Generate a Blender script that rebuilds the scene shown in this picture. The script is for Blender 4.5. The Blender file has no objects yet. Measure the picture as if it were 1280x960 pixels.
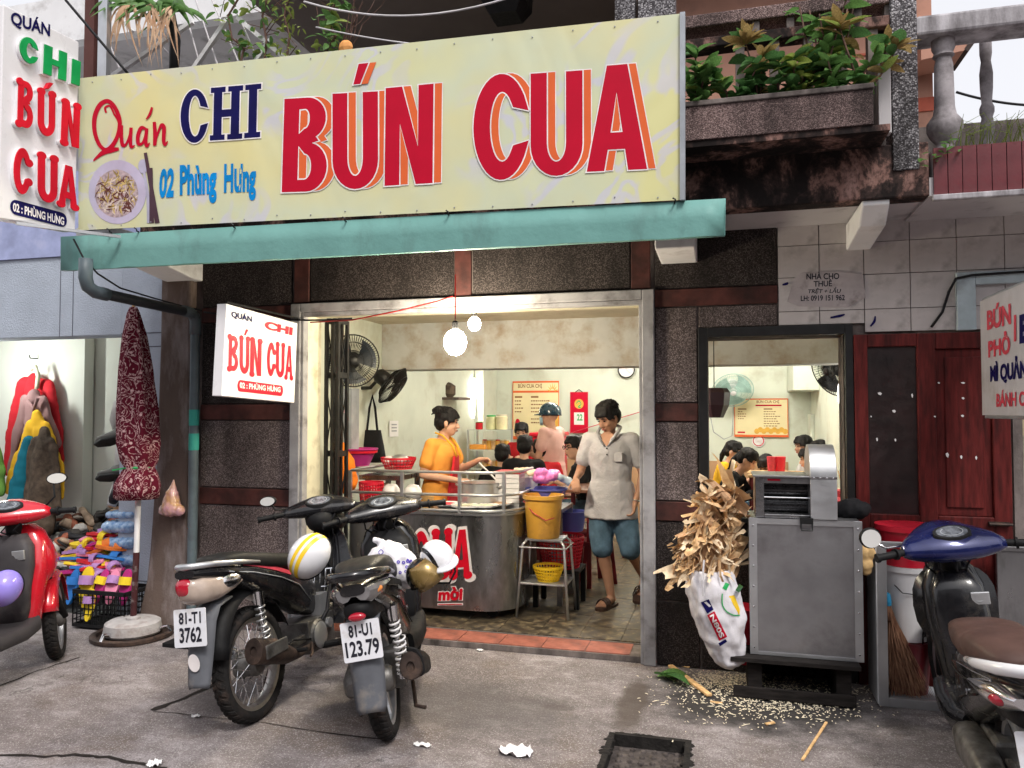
import bpy, bmesh, math, random
from math import radians as R, sin, cos, pi, tan, atan2, sqrt, hypot
from mathutils import Vector as V, Matrix, Euler, noise as mnoise
from mathutils.geometry import tessellate_polygon
random.seed(7)
C = bpy.context
sc = C.scene
col = sc.collection
# ---------------------------------------------------------------- camera
CAM = V((0.0, -5.15, 1.66)); YAW = R(15.3); PITCH = R(2.0); FPX = 961.0
cd = bpy.data.cameras.new('camera'); cam = bpy.data.objects.new('camera', cd); col.objects.link(cam)
cam.location = CAM; cam.rotation_euler = (R(90) + PITCH, 0, YAW)
cd.sensor_width = 36; cd.lens = FPX / 1280 * 36; cd.clip_start = 0.05; cd.clip_end = 400
sc.camera = cam
# ---------------------------------------------------------------- world, sun, exposure
SUN_EL, SUN_AZ = R(58), R(200)
w = bpy.data.worlds.new('World'); sc.world = w; w.use_nodes = True
wn = w.node_tree.nodes; wl = w.node_tree.links
bgn = wn['Background']
sky = wn.new('ShaderNodeTexSky'); sky.sky_type = 'NISHITA'; sky.sun_disc = False
sky.sun_elevation = SUN_EL; sky.sun_rotation = SUN_AZ; sky.air_density = 1.0; sky.dust_density = 6.0; sky.ozone_density = 1.0
hsv = wn.new('ShaderNodeHueSaturation'); hsv.inputs['Saturation'].default_value = 0.35
wl.new(sky.outputs[0], hsv.inputs['Color']); mx = wn.new('ShaderNodeMix'); mx.data_type = 'RGBA'; mx.inputs[0].default_value = .6; mx.inputs[7].default_value = (5.4, 5.35, 5.55, 1)   # thin bright overcast
wl.new(hsv.outputs[0], mx.inputs[6]); wl.new(mx.outputs[2], bgn.inputs['Color'])
bgn.inputs['Strength'].default_value = 0.15
sd = bpy.data.lights.new('sun', 'SUN'); sd.energy = 1.5; sd.angle = R(14); sd.color = (1.0, 0.955, 0.90)
sun = bpy.data.objects.new('sun', sd); col.objects.link(sun)
# light comes from over the camera's right shoulder, high
sdir = V((0.55, -0.70, 1.25)).normalized()
sun.rotation_euler = sdir.to_track_quat('Z', 'Y').to_euler()
SUN_EL = math.asin(sdir.z); sky.sun_elevation = SUN_EL; sky.sun_rotation = atan2(sdir.x, sdir.y)
sc.view_settings.view_transform = 'Standard'; sc.view_settings.look = 'None'
sc.view_settings.exposure = 0.55; sc.view_settings.gamma = 1.0
sc.cycles.use_denoising = True
sc.cycles.max_bounces = 6; sc.cycles.diffuse_bounces = 4; sc.cycles.glossy_bounces = 3
sc.cycles.transmission_bounces = 4; sc.cycles.transparent_max_bounces = 6
sc.cycles.sample_clamp_indirect = 6.0
sc.cycles.caustics_reflective = False; sc.cycles.caustics_refractive = False

# ---------------------------------------------------------------- measuring the photograph: pixel -> point at a known depth
_cr = cam.rotation_euler.to_matrix()
def P(px, py, Y=None, X=None, Z=None):
    d = _cr @ V(((px - 640) / FPX, (480 - py) / FPX, -1.0))
    if Y is not None: t = (Y - CAM.y) / d.y
    elif X is not None: t = (X - CAM.x) / d.x
    else: t = (Z - CAM.z) / d.z
    return CAM + d * t

# ---------------------------------------------------------------- objects
WL = {}
def tag(o, label=None, cat=None, group=None, kind=None):
    if label: o['label'] = label
    if cat: o['category'] = cat
    if group: o['group'] = group
    if kind: o['kind'] = kind
    return o
def T(name, label, cat, loc=(0, 0, 0), rotz=0.0, group=None):
    o = bpy.data.objects.new(name, None); col.objects.link(o)
    o.location = loc; o.rotation_euler = (0, 0, rotz); o.empty_display_size = .1
    tag(o, label, cat, group)
    WL[o] = Matrix.Translation(V(loc)) @ Matrix.Rotation(rotz, 4, 'Z')
    return o
def dup(root, loc=None, rotz=None, label=None, group=None):
    r = root.copy(); col.objects.link(r)
    if loc is not None: r.location = loc
    if rotz is not None: r.rotation_euler[2] = rotz
    if label: r['label'] = label
    if group: r['group'] = group
    for ch in list(root.children):
        c = ch.copy(); col.objects.link(c); c.parent = r
        for g in list(ch.children):
            d = g.copy(); col.objects.link(d); d.parent = c
    return r
def inst(name, me, parent, mtx):
    "a piece sharing mesh data with alike pieces; mtx in the parent's space"
    o = bpy.data.objects.new(name, me); col.objects.link(o); o.parent = parent; o.matrix_local = mtx
    WL[o] = WL.get(parent, Matrix()) @ mtx
    return o

class MB:
    def __init__(s): s.v = []; s.f = []; s.mi = []; s.cur = 0
    def add(s, vs, fs):
        b = len(s.v); s.v += [V(p) for p in vs]; s.f += [tuple(i + b for i in f) for f in fs]; s.mi += [s.cur] * len(fs)
        return s
    def mat(s, i): s.cur = i; return s
    def box(s, x0, x1, y0, y1, z0, z1, m=None):
        vs = [V((x, y, z)) for z in (z0, z1) for y in (y0, y1) for x in (x0, x1)]
        if m is not None: vs = [m @ p for p in vs]
        return s.add(vs, [(0, 2, 3, 1), (4, 5, 7, 6), (0, 1, 5, 4), (2, 6, 7, 3), (0, 4, 6, 2), (1, 3, 7, 5)])
    def bar(s, a, b, w, h=None, up=(0, 0, 1)):
        "square bar from a to b"
        a, b = V(a), V(b); h = h or w; d = (b - a).normalized(); u = V(up)
        if abs(d.dot(u)) > .97: u = V((0, 1, 0))
        r = d.cross(u).normalized(); u = r.cross(d)
        vs = [p + r * (i * w / 2) + u * (j * h / 2) for p in (a, b) for i, j in ((-1, -1), (1, -1), (1, 1), (-1, 1))]
        return s.add(vs, [(0, 1, 2, 3), (7, 6, 5, 4), (0, 4, 5, 1), (1, 5, 6, 2), (2, 6, 7, 3), (3, 7, 4, 0)])
    def tube(s, pts, r, n=10, cap=True, closed=False):
        pts = [V(p) for p in pts]; N = len(pts)
        rs = r if isinstance(r, (list, tuple)) else [r] * N
        vs = []; ref = None
        for i, p in enumerate(pts):
            if closed: d = pts[(i + 1) % N] - pts[i - 1]
            else: d = pts[min(i + 1, N - 1)] - pts[max(i - 1, 0)]
            if d.length < 1e-9: d = V((0, 0, 1))
            d.normalize()
            if ref is None:
                ref = d.orthogonal().normalized()
            ref = (ref - d * ref.dot(d))
            if ref.length < 1e-6: ref = d.orthogonal()
            ref.normalize(); q = d.cross(ref)
            for k in range(n):
                a = 2 * pi * k / n; vs.append(p + (ref * cos(a) + q * sin(a)) * rs[i])
        fs = []
        for i in range(N if closed else N - 1):
            j = (i + 1) % N
            for k in range(n):
                fs.append((i * n + k, i * n + (k + 1) % n, j * n + (k + 1) % n, j * n + k))
        if cap and not closed:
            fs.append(tuple(range(n - 1, -1, -1))); fs.append(tuple((N - 1) * n + k for k in range(n)))
        return s.add(vs, fs)
    def lathe(s, prof, c=(0, 0, 0), axis=(0, 0, 1), n=24, cap=True, a0=0, a1=2 * pi):
        "profile of (radius, height along the axis)"
        c = V(c); ax = V(axis).normalized(); u = ax.orthogonal().normalized()
        if abs(ax.z) > .99: u = V((1, 0, 0))
        if abs(ax.y) > .99: u = V((1, 0, 0))
        q = ax.cross(u); full = abs(a1 - a0 - 2 * pi) < 1e-6; m = n if full else n + 1
        vs = [c + ax * h + (u * cos(a0 + (a1 - a0) * k / n) + q * sin(a0 + (a1 - a0) * k / n)) * r for r, h in prof for k in range(m)]
        fs = []
        for i in range(len(prof) - 1):
            for k in range(n):
                k2 = (k + 1) % m
                fs.append((i * m + k, i * m + k2, (i + 1) * m + k2, (i + 1) * m + k))
        if cap and full:
            if prof[0][0] > 1e-5: fs.append(tuple(range(m - 1, -1, -1)))
            if prof[-1][0] > 1e-5: fs.append(tuple((len(prof) - 1) * m + k for k in range(m)))
        return s.add(vs, fs)
    def loft(s, secs, cap=True):
        n = len(secs[0]); vs = [p for q in secs for p in q]; fs = []
        for i in range(len(secs) - 1):
            for k in range(n):
                fs.append((i * n + k, i * n + (k + 1) % n, (i + 1) * n + (k + 1) % n, (i + 1) * n + k))
        if cap: fs.append(tuple(range(n - 1, -1, -1))); fs.append(tuple((len(secs) - 1) * n + k for k in range(n)))
        return s.add(vs, fs)
    def ell(s, c, r, m=None, n=16, k=10):
        r = r if isinstance(r, (tuple, list)) else (r, r, r); c = V(c); vs = []; fs = []
        for i in range(k + 1):
            t = pi * i / k
            for j in range(n):
                a = 2 * pi * j / n; p = V((r[0] * sin(t) * cos(a), r[1] * sin(t) * sin(a), r[2] * cos(t)))
                vs.append(c + (m @ p if m is not None else p))
        for i in range(k):
            for j in range(n): fs.append((i * n + j, (i + 1) * n + j, (i + 1) * n + (j + 1) % n, i * n + (j + 1) % n))
        return s.add(vs, fs)
    def prism(s, poly, fn, d0, d1):
        "poly: 2D loop; fn(x, y, d) -> 3D; convex or not"
        n = len(poly); vs = [fn(x, y, d0) for x, y in poly] + [fn(x, y, d1) for x, y in poly]
        fs = [(k, (k + 1) % n, n + (k + 1) % n, n + k) for k in range(n)]
        tri = tessellate_polygon([[V((x, y, 0)) for x, y in poly]])
        fs += [tuple(t) for t in tri] + [tuple(n + i for i in t[::-1]) for t in tri]
        return s.add(vs, fs)
    def flat(s, loops, fn, d0=None, d1=0.0):
        "filled 2D loops with holes, optionally with thickness from d0 to d1"
        tri = tessellate_polygon([[V((x, y, 0)) for x, y in lp] for lp in loops]); fl = [p for lp in loops for p in lp]; n = len(fl)
        vs = [fn(x, y, d1) for x, y in fl]; fs = [tuple(t) for t in tri]
        if d0 is not None:
            vs += [fn(x, y, d0) for x, y in fl]; b = 0
            for lp in loops:
                m = len(lp)
                fs += [(b + k, b + (k + 1) % m, n + b + (k + 1) % m, n + b + k) for k in range(m)]; b += m
        return s.add(vs, fs)
    def build(s, name, mat, parent=None, smooth=False, bevel=0, seg=2, sub=0, local=False, weld=False, solid=0, auto=None):
        me = bpy.data.meshes.new(name)
        vs = s.v
        mt = [mat] if not isinstance(mat, (list, tuple)) else list(mat)
        if parent is not None and not local:
            inv = WL[parent].inverted(); vs = [inv @ p for p in vs]
        me.from_pydata([tuple(p) for p in vs], [], s.f)
        for m in mt: me.materials.append(m)
        if len(mt) > 1: me.polygons.foreach_set('material_index', s.mi)
        bm = bmesh.new(); bm.from_mesh(me)
        if weld: bmesh.ops.remove_doubles(bm, verts=bm.verts, dist=1e-5)
        bmesh.ops.recalc_face_normals(bm, faces=bm.faces); bm.to_mesh(me); bm.free()
        if smooth:
            me.polygons.foreach_set('use_smooth', [True] * len(me.polygons))
            if auto: me.set_sharp_from_angle(angle=R(auto))
        o = bpy.data.objects.new(name, me); col.objects.link(o)
        if parent is not None: o.parent = parent; WL[o] = WL[parent]
        else: WL[o] = Matrix()
        if solid:
            md = o.modifiers.new('solid', 'SOLIDIFY'); md.thickness = solid; md.offset = 0
        if bevel:
            md = o.modifiers.new('bevel', 'BEVEL'); md.width = bevel; md.segments = seg; md.limit_method = 'ANGLE'; md.angle_limit = R(35)
        if sub:
            md = o.modifiers.new('sub', 'SUBSURF'); md.levels = sub; md.render_levels = sub
        return o
    def mesh(s, name, mat, smooth=False):
        me = bpy.data.meshes.new(name); me.from_pydata([tuple(p) for p in s.v], [], s.f)
        mt = [mat] if not isinstance(mat, (list, tuple)) else list(mat)
        for m in mt: me.materials.append(m)
        if len(mt) > 1: me.polygons.foreach_set('material_index', s.mi)
        if smooth: me.polygons.foreach_set('use_smooth', [True] * len(me.polygons))
        return me
def top(o, label, cat, group=None):
    "a thing that is one mesh built in world space: move its origin to its base"
    me = o.data; n = len(me.vertices); c = V((0, 0, 0)); zmin = 1e9
    for v in me.vertices: c += v.co; zmin = min(zmin, v.co.z)
    c /= n; c.z = zmin; me.transform(Matrix.Translation(-c)); o.location = c
    WL[o] = Matrix.Translation(c)
    return tag(o, label, cat, group)

def caps(mb, p0, p1, r0, r1, n=14):
    "capsule with round ends"
    p0, p1 = V(p0), V(p1); d = (p1 - p0); L = d.length; d = d / max(L, 1e-6); pts = []; rs = []
    for k in range(5):
        a = pi / 2 * k / 4; pts.append(p0 - d * r0 * cos(a)); rs.append(max(r0 * sin(a), .0006))
    for k in range(4, -1, -1):
        a = pi / 2 * k / 4; pts.append(p1 + d * r1 * cos(a)); rs.append(max(r1 * sin(a), .0006))
    mb.tube(pts, rs, n)
def ring(c, rx, ry, n=20, yaw=0, p=2.0, tilt=None):
    c = V(c); out = []
    for k in range(n):
        a = 2 * pi * k / n; ca, sa = cos(a), sin(a)
        x = rx * abs(ca) ** (2 / p) * (1 if ca >= 0 else -1); y = ry * abs(sa) ** (2 / p) * (1 if sa >= 0 else -1)
        q = V((x * cos(yaw) - y * sin(yaw), x * sin(yaw) + y * cos(yaw), 0))
        if tilt is not None: q = tilt @ q
        out.append(c + q)
    return out
def secx(x, cz, ry, rz, n=16, p=2.6, cy=0.0, top=1.0, bot=1.0):
    out = []
    for k in range(n):
        a = 2 * pi * k / n; ca, sa = cos(a), sin(a)
        y = ry * abs(ca) ** (2 / p) * (1 if ca >= 0 else -1); z = rz * abs(sa) ** (2 / p) * (1 if sa >= 0 else -1)
        y *= (top if sa > 0 else bot) * abs(sa) + (1 - abs(sa))
        out.append(V((x, cy + y, cz + z)))
    return out
_ts = bpy.data.scenes.new('workbench')
def evalmesh(o):
    "evaluate one object on its own, without touching the rest of the scene"
    par = o.parent; o.parent = None; _ts.collection.objects.link(o); 
    with C.temp_override(scene=_ts, view_layer=_ts.view_layers[0]): dg = C.evaluated_depsgraph_get()
    dg.update(); me = bpy.data.meshes.new_from_object(o.evaluated_get(dg)); _ts.collection.objects.unlink(o); o.parent = par
    return me
def push(me, amp):
    cs = [v.co.copy() for v in me.vertices]; ns = [n.vector.copy() for n in me.vertex_normals]; out = []
    for c, n in zip(cs, ns): out += (c + n * amp(c))[:]
    me.vertices.foreach_set('co', out); me.update()
def blob(name, mb, mat, parent, voxel=.01, smooth=2, wrinkle=0, wscale=8, local=False):
    "fuse the shapes of mb into ONE continuous surface"
    o = mb.build(name, mat, parent, smooth=True, local=local)
    md = o.modifiers.new('fuse', 'REMESH'); md.mode = 'VOXEL'; md.voxel_size = voxel; md.use_smooth_shade = True
    if smooth:
        sm = o.modifiers.new('relax', 'SMOOTH'); sm.factor = .5; sm.iterations = smooth
    me = evalmesh(o); o.modifiers.clear(); o.data = me
    if wrinkle:
        def amp(c):
            q = c * wscale; return wrinkle * (mnoise.noise(V((q.x, q.y, q.z * .55))) + .5 * mnoise.noise(V((q.x * 2.3, q.y * 2.3, q.z * 1.2))))
        push(me, amp)
    me.polygons.foreach_set('use_smooth', [True] * len(me.polygons))
    return o

# ---------------------------------------------------------------- materials
def lin(h):
    h = h.lstrip('#'); c = [int(h[i:i + 2], 16) / 255 for i in (0, 2, 4)]
    return tuple(x / 12.92 if x <= .04045 else ((x + .055) / 1.055) ** 2.4 for x in c)
class NT:
    def __init__(s, name):
        s.m = bpy.data.materials.new(name); s.m.use_nodes = True; s.t = s.m.node_tree; s.b = s.t.nodes['Principled BSDF']
    def n(s, ty, **kw):
        o = s.t.nodes.new(ty)
        for k, v in kw.items(): setattr(o, k, v)
        return o
    def l(s, a, b): s.t.links.new(a, b)
    def co(s, stretch=None, kind='Object'):
        tc = s.n('ShaderNodeTexCoord').outputs[kind]
        if stretch:
            mp = s.n('ShaderNodeMapping'); mp.inputs['Scale'].default_value = stretch; s.l(tc, mp.inputs[0]); return mp.outputs[0]
        return tc
    def noise(s, c, scale, detail=5, rough=.55, dist=0):
        o = s.n('ShaderNodeTexNoise'); o.inputs['Scale'].default_value = scale; o.inputs['Detail'].default_value = detail
        o.inputs['Roughness'].default_value = rough; o.inputs['Distortion'].default_value = dist; s.l(c, o.inputs['Vector']); return o.outputs[0]
    def ramp(s, f, stops, interp='LINEAR'):
        o = s.n('ShaderNodeValToRGB'); o.color_ramp.interpolation = interp; e = o.color_ramp.elements
        while len(e) < len(stops): e.new(.5)
        for k, (p, c) in enumerate(stops):
            e[k].position = p; e[k].color = (c, c, c, 1) if not isinstance(c, (tuple, list)) else (*c[:3], 1)
        s.l(f, o.inputs[0]); return o.outputs[0]
    def mix(s, f, a, b, mode='MIX'):
        o = s.n('ShaderNodeMix', data_type='RGBA', blend_type=mode)
        for sock, val in ((o.inputs[0], f), (o.inputs[6], a), (o.inputs[7], b)):
            if isinstance(val, (int, float)): sock.default_value = val if sock is o.inputs[0] else (val, val, val, 1)
            elif isinstance(val, (tuple, list)): sock.default_value = (*val[:3], 1)
            else: s.l(val, sock)
        return o.outputs[2]
    def math(s, op, a, b=None):
        o = s.n('ShaderNodeMath', operation=op)
        for k, val in enumerate((a, b)):
            if val is None: continue
            if isinstance(val, (int, float)): o.inputs[k].default_value = val
            else: s.l(val, o.inputs[k])
        return o.outputs[0]
    def bump(s, h, strength, dist=.01):
        o = s.n('ShaderNodeBump'); o.inputs['Strength'].default_value = strength; o.inputs['Distance'].default_value = dist
        s.l(h, o.inputs['Height']); s.l(o.outputs[0], s.b.inputs['Normal'])
    def fin(s, c, rough=.6, metal=0, coat=0):
        if isinstance(c, (tuple, list)): s.b.inputs['Base Color'].default_value = (*c[:3], 1)
        else: s.l(c, s.b.inputs['Base Color'])
        if isinstance(rough, (int, float)):
            s.b.inputs['Roughness'].default_value = rough
            if rough >= .7: s.b.inputs['Specular IOR Level'].default_value = .15
        else: s.l(rough, s.b.inputs['Roughness'])
        s.b.inputs['Metallic'].default_value = metal; s.b.inputs['Coat Weight'].default_value = coat
        return s.m
def M(name, c, rough=.6, metal=0, var=.18, vs=6, bump=.15, bs=60, bd=.004, dirt=None, coat=0, stretch=None, c2=None, spec=None, sss=0):
    "plain procedural surface: tone variation, roughness variation, fine relief, optional dirt (colour, amount, scale)"
    t = NT(name); co = t.co(stretch); n1 = t.noise(co, vs)
    if isinstance(c, str): c = lin(c)
    if isinstance(c2, str): c2 = lin(c2)
    a = tuple(x * (1 - var) for x in c); b = c2 or tuple(min(x * (1 + var), 1) for x in c)
    cc = t.ramp(n1, [(.32, a), (.68, b)])
    if dirt:
        dc, am, ds = dirt; n3 = t.noise(co, ds, 8, .62)
        cc = t.mix(t.ramp(n3, [(.62 - am * .35, 0.0), (.72, min(1.0, .4 + am))]), cc, lin(dc) if isinstance(dc, str) else dc)
    rr = t.ramp(t.noise(co, vs * 2.7), [(.3, max(rough - .08, .02)), (.7, min(rough + .1, 1))])
    if bump: t.bump(t.noise(t.co(), bs, 4), bump, bd)
    if spec is None and rough >= .5 and not metal: spec = .2
    if spec is not None: t.b.inputs['Specular IOR Level'].default_value = spec
    if sss: t.b.inputs['Subsurface Weight'].default_value = sss; t.b.inputs['Subsurface Radius'].default_value = (.02, .008, .004)
    return t.fin(cc, rr, metal, coat)
def E(name, c, s):
    t = NT(name); t.b.inputs['Emission Color'].default_value = (*c, 1); t.b.inputs['Emission Strength'].default_value = s
    return t.fin(c, .4)

# ---------------------------------------------------------------- lettering
_fc = {}
def font_mesh(txt, off=0.0, res=4):
    k = (txt, off)
    if k not in _fc:
        cu = bpy.data.curves.new('lettering', 'FONT'); cu.body = txt; cu.size = 1; cu.offset = off; cu.resolution_u = res
        o = bpy.data.objects.new('lettering', cu)
        me = evalmesh(o); vs = [v.co.copy() for v in me.vertices]; fs = [tuple(p.vertices) for p in me.polygons]
        bpy.data.objects.remove(o); bpy.data.curves.remove(cu); bpy.data.meshes.remove(me)
        xs = [v.x for v in vs]; ys = [v.y for v in vs]; x0, x1, y0, y1 = min(xs), max(xs), min(ys), max(ys)
        _fc[k] = ([((v.x - x0) / (x1 - x0), (v.y - y0) / (y1 - y0)) for v in vs], fs)
    return _fc[k]
def quadmap(bl, br, tl, tr=None):
    bl, br, tl = V(bl), V(br), V(tl); tr = V(tr) if tr is not None else br + tl - bl
    nrm = (br - bl).cross(tl - bl).normalized()
    def f(x, y, d=0.0): return bl * (1 - x) * (1 - y) + br * x * (1 - y) + tl * (1 - x) * y + tr * x * y + nrm * d
    return f
def text(mb, txt, f, off=0.0, d=0.0, depth=0):
    vs, fs = font_mesh(txt, off)
    mb.add([f(x, y, d) for x, y in vs], fs)
def arc(cx, cy, rx, ry, a0, a1, n=14, p=2.0):
    out = []
    for k in range(n + 1):
        a = R(a0 + (a1 - a0) * k / n); ca, sa = cos(a), sin(a)
        out.append((cx + rx * abs(ca) ** (2 / p) * (1 if ca >= 0 else -1), cy + ry * abs(sa) ** (2 / p) * (1 if sa >= 0 else -1)))
    return out
def glyph(ch, t=.33, h=.2, slab=False):
    "heavy letter outline in the unit box: stem width t, bar height h"
    if ch == 'B':
        o = [(0, 0)] + arc(.55, .26, .45, .26, -90, 90) [:-1] + [(.8, .535)] + arc(.52, .775, .43, .225, -60, 90) + [(0, 1)]
        w = .98 - t
        return [o, [(t, h * .75)] + arc(.5, .265, w - .5 + .02, .265 - h * .75, -90, 90) + [(t, .53 - h * .25)],
                [(t, .58 + h * .2)] + arc(.48, .775, w - .52, .225 - h * .7, -90, 90) + [(t, 1 - h * .72)]]
    if ch == 'U':
        return [[(0, 1)] + arc(.5, .30, .5, .30, 180, 360) + [(1, 1), (1 - t, 1)] + arc(.5, .32, .5 - t, .32 - h * .85, 360, 180) + [(t, 1)]]
    if ch == 'N':
        return [[(0, 0), (0, 1), (t * 1.12, 1), (1 - t, .38), (1 - t, 1), (1, 1), (1, 0), (1 - t * 1.12, 0), (t, .62), (t, 0)]]
    if ch == 'C':
        return [arc(.5, .5, .5, .5, 35, 325, 30) + [(1 - .01, .36)] + [(1 - t * .95, .32)] + arc(.52, .5, .52 - t, .5 - h, 315, 45, 24) + [(1 - t * .95, .68), (.99, .64)]]
    if ch == 'A':
        return [[(0, 0), (.34, 1), (.68, 1), (1, 0), (1 - t, 0), (.64, .2), (.355, .2), (t * .95, 0)], [(.40, .36), (.60, .36), (.502, .74)]]
    if ch == 'H':
        return [[(0, 0), (0, 1), (t, 1), (t, .5 + h / 2), (1 - t, .5 + h / 2), (1 - t, 1), (1, 1), (1, 0), (1 - t, 0), (1 - t, .5 - h / 2), (t, .5 - h / 2), (t, 0)]]
    if ch == 'Hs':
        s = .1; a = .46
        return [[(0, 0), (0, s), (.1, s), (.1, 1 - s), (0, 1 - s), (0, 1), (a, 1), (a, 1 - s), (.36, 1 - s), (.36, .57), (.64, .57), (.64, 1 - s), (1 - a, 1 - s), (1 - a, 1),
                 (1, 1), (1, 1 - s), (.9, 1 - s), (.9, s), (1, s), (1, 0), (1 - a, 0), (1 - a, s), (.64, s), (.64, .43), (.36, .43), (.36, s), (a, s), (a, 0)]]
    if ch == 'Is':
        s = .1
        return [[(0, 0), (0, s), (.24, s), (.24, 1 - s), (0, 1 - s), (0, 1), (1, 1), (1, 1 - s), (.76, 1 - s), (.76, s), (1, s), (1, 0)]]
    if ch == 'I': return [[(0, 0), (0, 1), (1, 1), (1, 0)]]
    if ch == 'Bs':
        g = glyph('B', t, h); g[0] = [(0, 0), (0, .07), (.07, .09), (.07, .91), (0, .93)] [::-1] + g[0][1:-1]
        return [[(0, 1), (0, .93), (.06, .9), (.06, .1), (0, .07), (0, 0)] + glyph('B', t, h)[0][1:-1]] + glyph('B', t, h)[1:]
    if ch == "'": return [[(0, 0), (.35, 1), (1, 1), (.45, 0)]]
def knob(loop_pts, r=.1):  # round knob loops for the circus-like serif letters
    return [arc(x, y, r, r * .55, 0, 350, 11) for x, y in loop_pts]
def letter(mb, ch, f, d0=None, d1=0.0, t=.33, h=.2):
    mb.flat(glyph(ch, t, h), f, d0, d1)
def stroke(mb, pts, ws, fn, d):
    "flat brush stroke through 2D points with changing width (smoothed)"
    q = []; w = []
    ws = ws if isinstance(ws, (list, tuple)) else [ws] * len(pts)
    for i in range(len(pts) - 1):
        p0, p1, p2, p3 = pts[max(i - 1, 0)], pts[i], pts[i + 1], pts[min(i + 2, len(pts) - 1)]
        for k in range(6):
            t = k / 6; q.append(tuple(.5 * (2 * p1[j] + (p2[j] - p0[j]) * t + (2 * p0[j] - 5 * p1[j] + 4 * p2[j] - p3[j]) * t * t + (3 * p1[j] - p0[j] - 3 * p2[j] + p3[j]) * t ** 3) for j in (0, 1)))
            w.append(ws[i] + (ws[i + 1] - ws[i]) * t)
    q.append(pts[-1]); w.append(ws[-1]); vs = []; n = len(q)
    for i in range(n):
        a, b = q[max(i - 1, 0)], q[min(i + 1, n - 1)]; dx, dy = b[0] - a[0], b[1] - a[1]; L = hypot(dx, dy) or 1
        nx, ny = -dy / L * w[i] / 2, dx / L * w[i] / 2
        vs += [fn(q[i][0] + nx, q[i][1] + ny, d + i * 3e-5), fn(q[i][0] - nx, q[i][1] - ny, d + i * 3e-5)]
    mb.add(vs, [(2 * i, 2 * i + 1, 2 * i + 3, 2 * i + 2) for i in range(n - 1)])
def disc(mb, cx, cy, rx, ry, fn, d, n=32):
    mb.add([fn(cx + rx * cos(2 * pi * k / n), cy + ry * sin(2 * pi * k / n), d) for k in range(n)], [tuple(range(n))])
# ================================================================ materials
def pebble(name, dark, mid, light, scale=150, grime=.75):
    t = NT(name); co = t.co()
    vo = t.n('ShaderNodeTexVoronoi'); vo.inputs['Scale'].default_value = scale; t.l(co, vo.inputs['Vector'])
    sp = t.n('ShaderNodeSeparateColor'); t.l(vo.outputs['Color'], sp.inputs[0])
    c = t.ramp(sp.outputs[0], [(.12, dark), (.5, mid), (.92, light)])
    edge = t.ramp(vo.outputs['Distance'], [(.35, 0.0), (.75, 1.0)])
    c = t.mix(edge, c, dark)
    g = t.noise(t.co((1, 1, .45)), 2.6, 8, .65)
    c = t.mix(t.ramp(g, [(.42, 0.0), (.68, grime)]), c, (.012, .010, .010))
    g2 = t.noise(co, 14, 6, .7); c = t.mix(t.ramp(g2, [(.55, 0.0), (.75, .5)]), c, (.02, .016, .015))
    t.bump(t.ramp(vo.outputs['Distance'], [(.0, 1.0), (.6, 0.0)]), .6, .004)
    return t.fin(c, .8)
M_peb = pebble('pebbledash', (.085, .066, .064), (.20, .158, .155), (.36, .30, .295), grime=.6)
M_pebd = pebble('dark pebbledash', (.022, .018, .017), (.062, .050, .047), (.125, .104, .10), grime=.85)
M_pebw = pebble('pale pebbledash', (.06, .055, .06), (.27, .26, .28), (.62, .60, .62), scale=110, grime=.75)
M_pebp = pebble('pink pebbledash', (.09, .06, .058), (.29, .20, .19), (.46, .34, .32), scale=190, grime=.8)
M_band = M('red brown render', (.085, .030, .026), .75, var=.3, vs=9, dirt=((.015, .012, .012), .55, 5), bs=130, bump=.35)
M_casing = M('cement casing', (.33, .325, .34), .8, var=.15, vs=7, dirt=((.07, .06, .055), .35, 6), bs=120, bump=.35)
M_cream = M('cream jamb paint', (.66, .63, .48), .7, var=.08, vs=4, dirt=((.28, .22, .13), .3, 5), bs=40, bump=.2)
M_room = M('pale green wall paint', (.62, .66, .57), .75, var=.06, vs=2.5, dirt=((.42, .40, .30), .24, 2.2), bs=30, bump=.15)
M_beam = M('peeling grey beam paint', (.47, .475, .46), .8, var=.1, vs=3, dirt=((.30, .22, .14), .45, 4.2), bs=26, bump=.4)
M_ceil = M('cream ceiling paint', (.66, .60, .46), .8, var=.1, vs=3, dirt=((.35, .25, .14), .3, 3))
M_black = M('black painted steel', (.012, .012, .013), .45, .3, var=.4, vs=12)
M_white = M('white painted plaster', (.74, .74, .75), .8, var=.06, vs=3, dirt=((.35, .33, .32), .25, 4), bs=60)
M_shopw = M('blue grey rough plaster', (.40, .45, .53), .85, var=.08, vs=4, bs=75, bump=.9, bd=.008)
M_cone = M('stained concrete', (.20, .17, .16), .9, var=.35, vs=7, dirt=((.02, .017, .016), .6, 5), bs=90, bump=.6, stretch=(1, 1, .5))
def soot():
    t = NT('soot stained concrete'); co = t.co((1, 1, .7)); n = t.noise(co, 4.2, 10, .68, .3); n2 = t.noise(co, 45, 4, .6)
    c = t.ramp(n, [(.46, (.014, .011, .011)), (.53, (.06, .038, .034)), (.57, (.22, .125, .105)), (.70, (.33, .20, .175))]); c = t.mix(t.ramp(n2, [(.45, 0.0), (.65, .7)]), c, (.02, .015, .014))
    t.bump(n2, .6, .006); return t.fin(c, .9)
M_beamS = soot()
M_soff = M('grey soffit plaster', (.52, .50, .51), .85, var=.1, vs=2, dirt=((.08, .07, .07), .2, 3))
M_tilew = M('dull greyish white wall tile', (.50, .465, .46), .45, var=.1, vs=5, dirt=((.12, .10, .09), .35, 4), bump=.05)
M_grout = M('dark grout', (.15, .135, .13), .9)
M_marble = M('weathered whitewash', (.52, .50, .53), .75, var=.15, vs=8, dirt=((.06, .05, .05), .7, 6), stretch=(1.5, 1.5, .35), bs=60, bump=.4)
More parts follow.
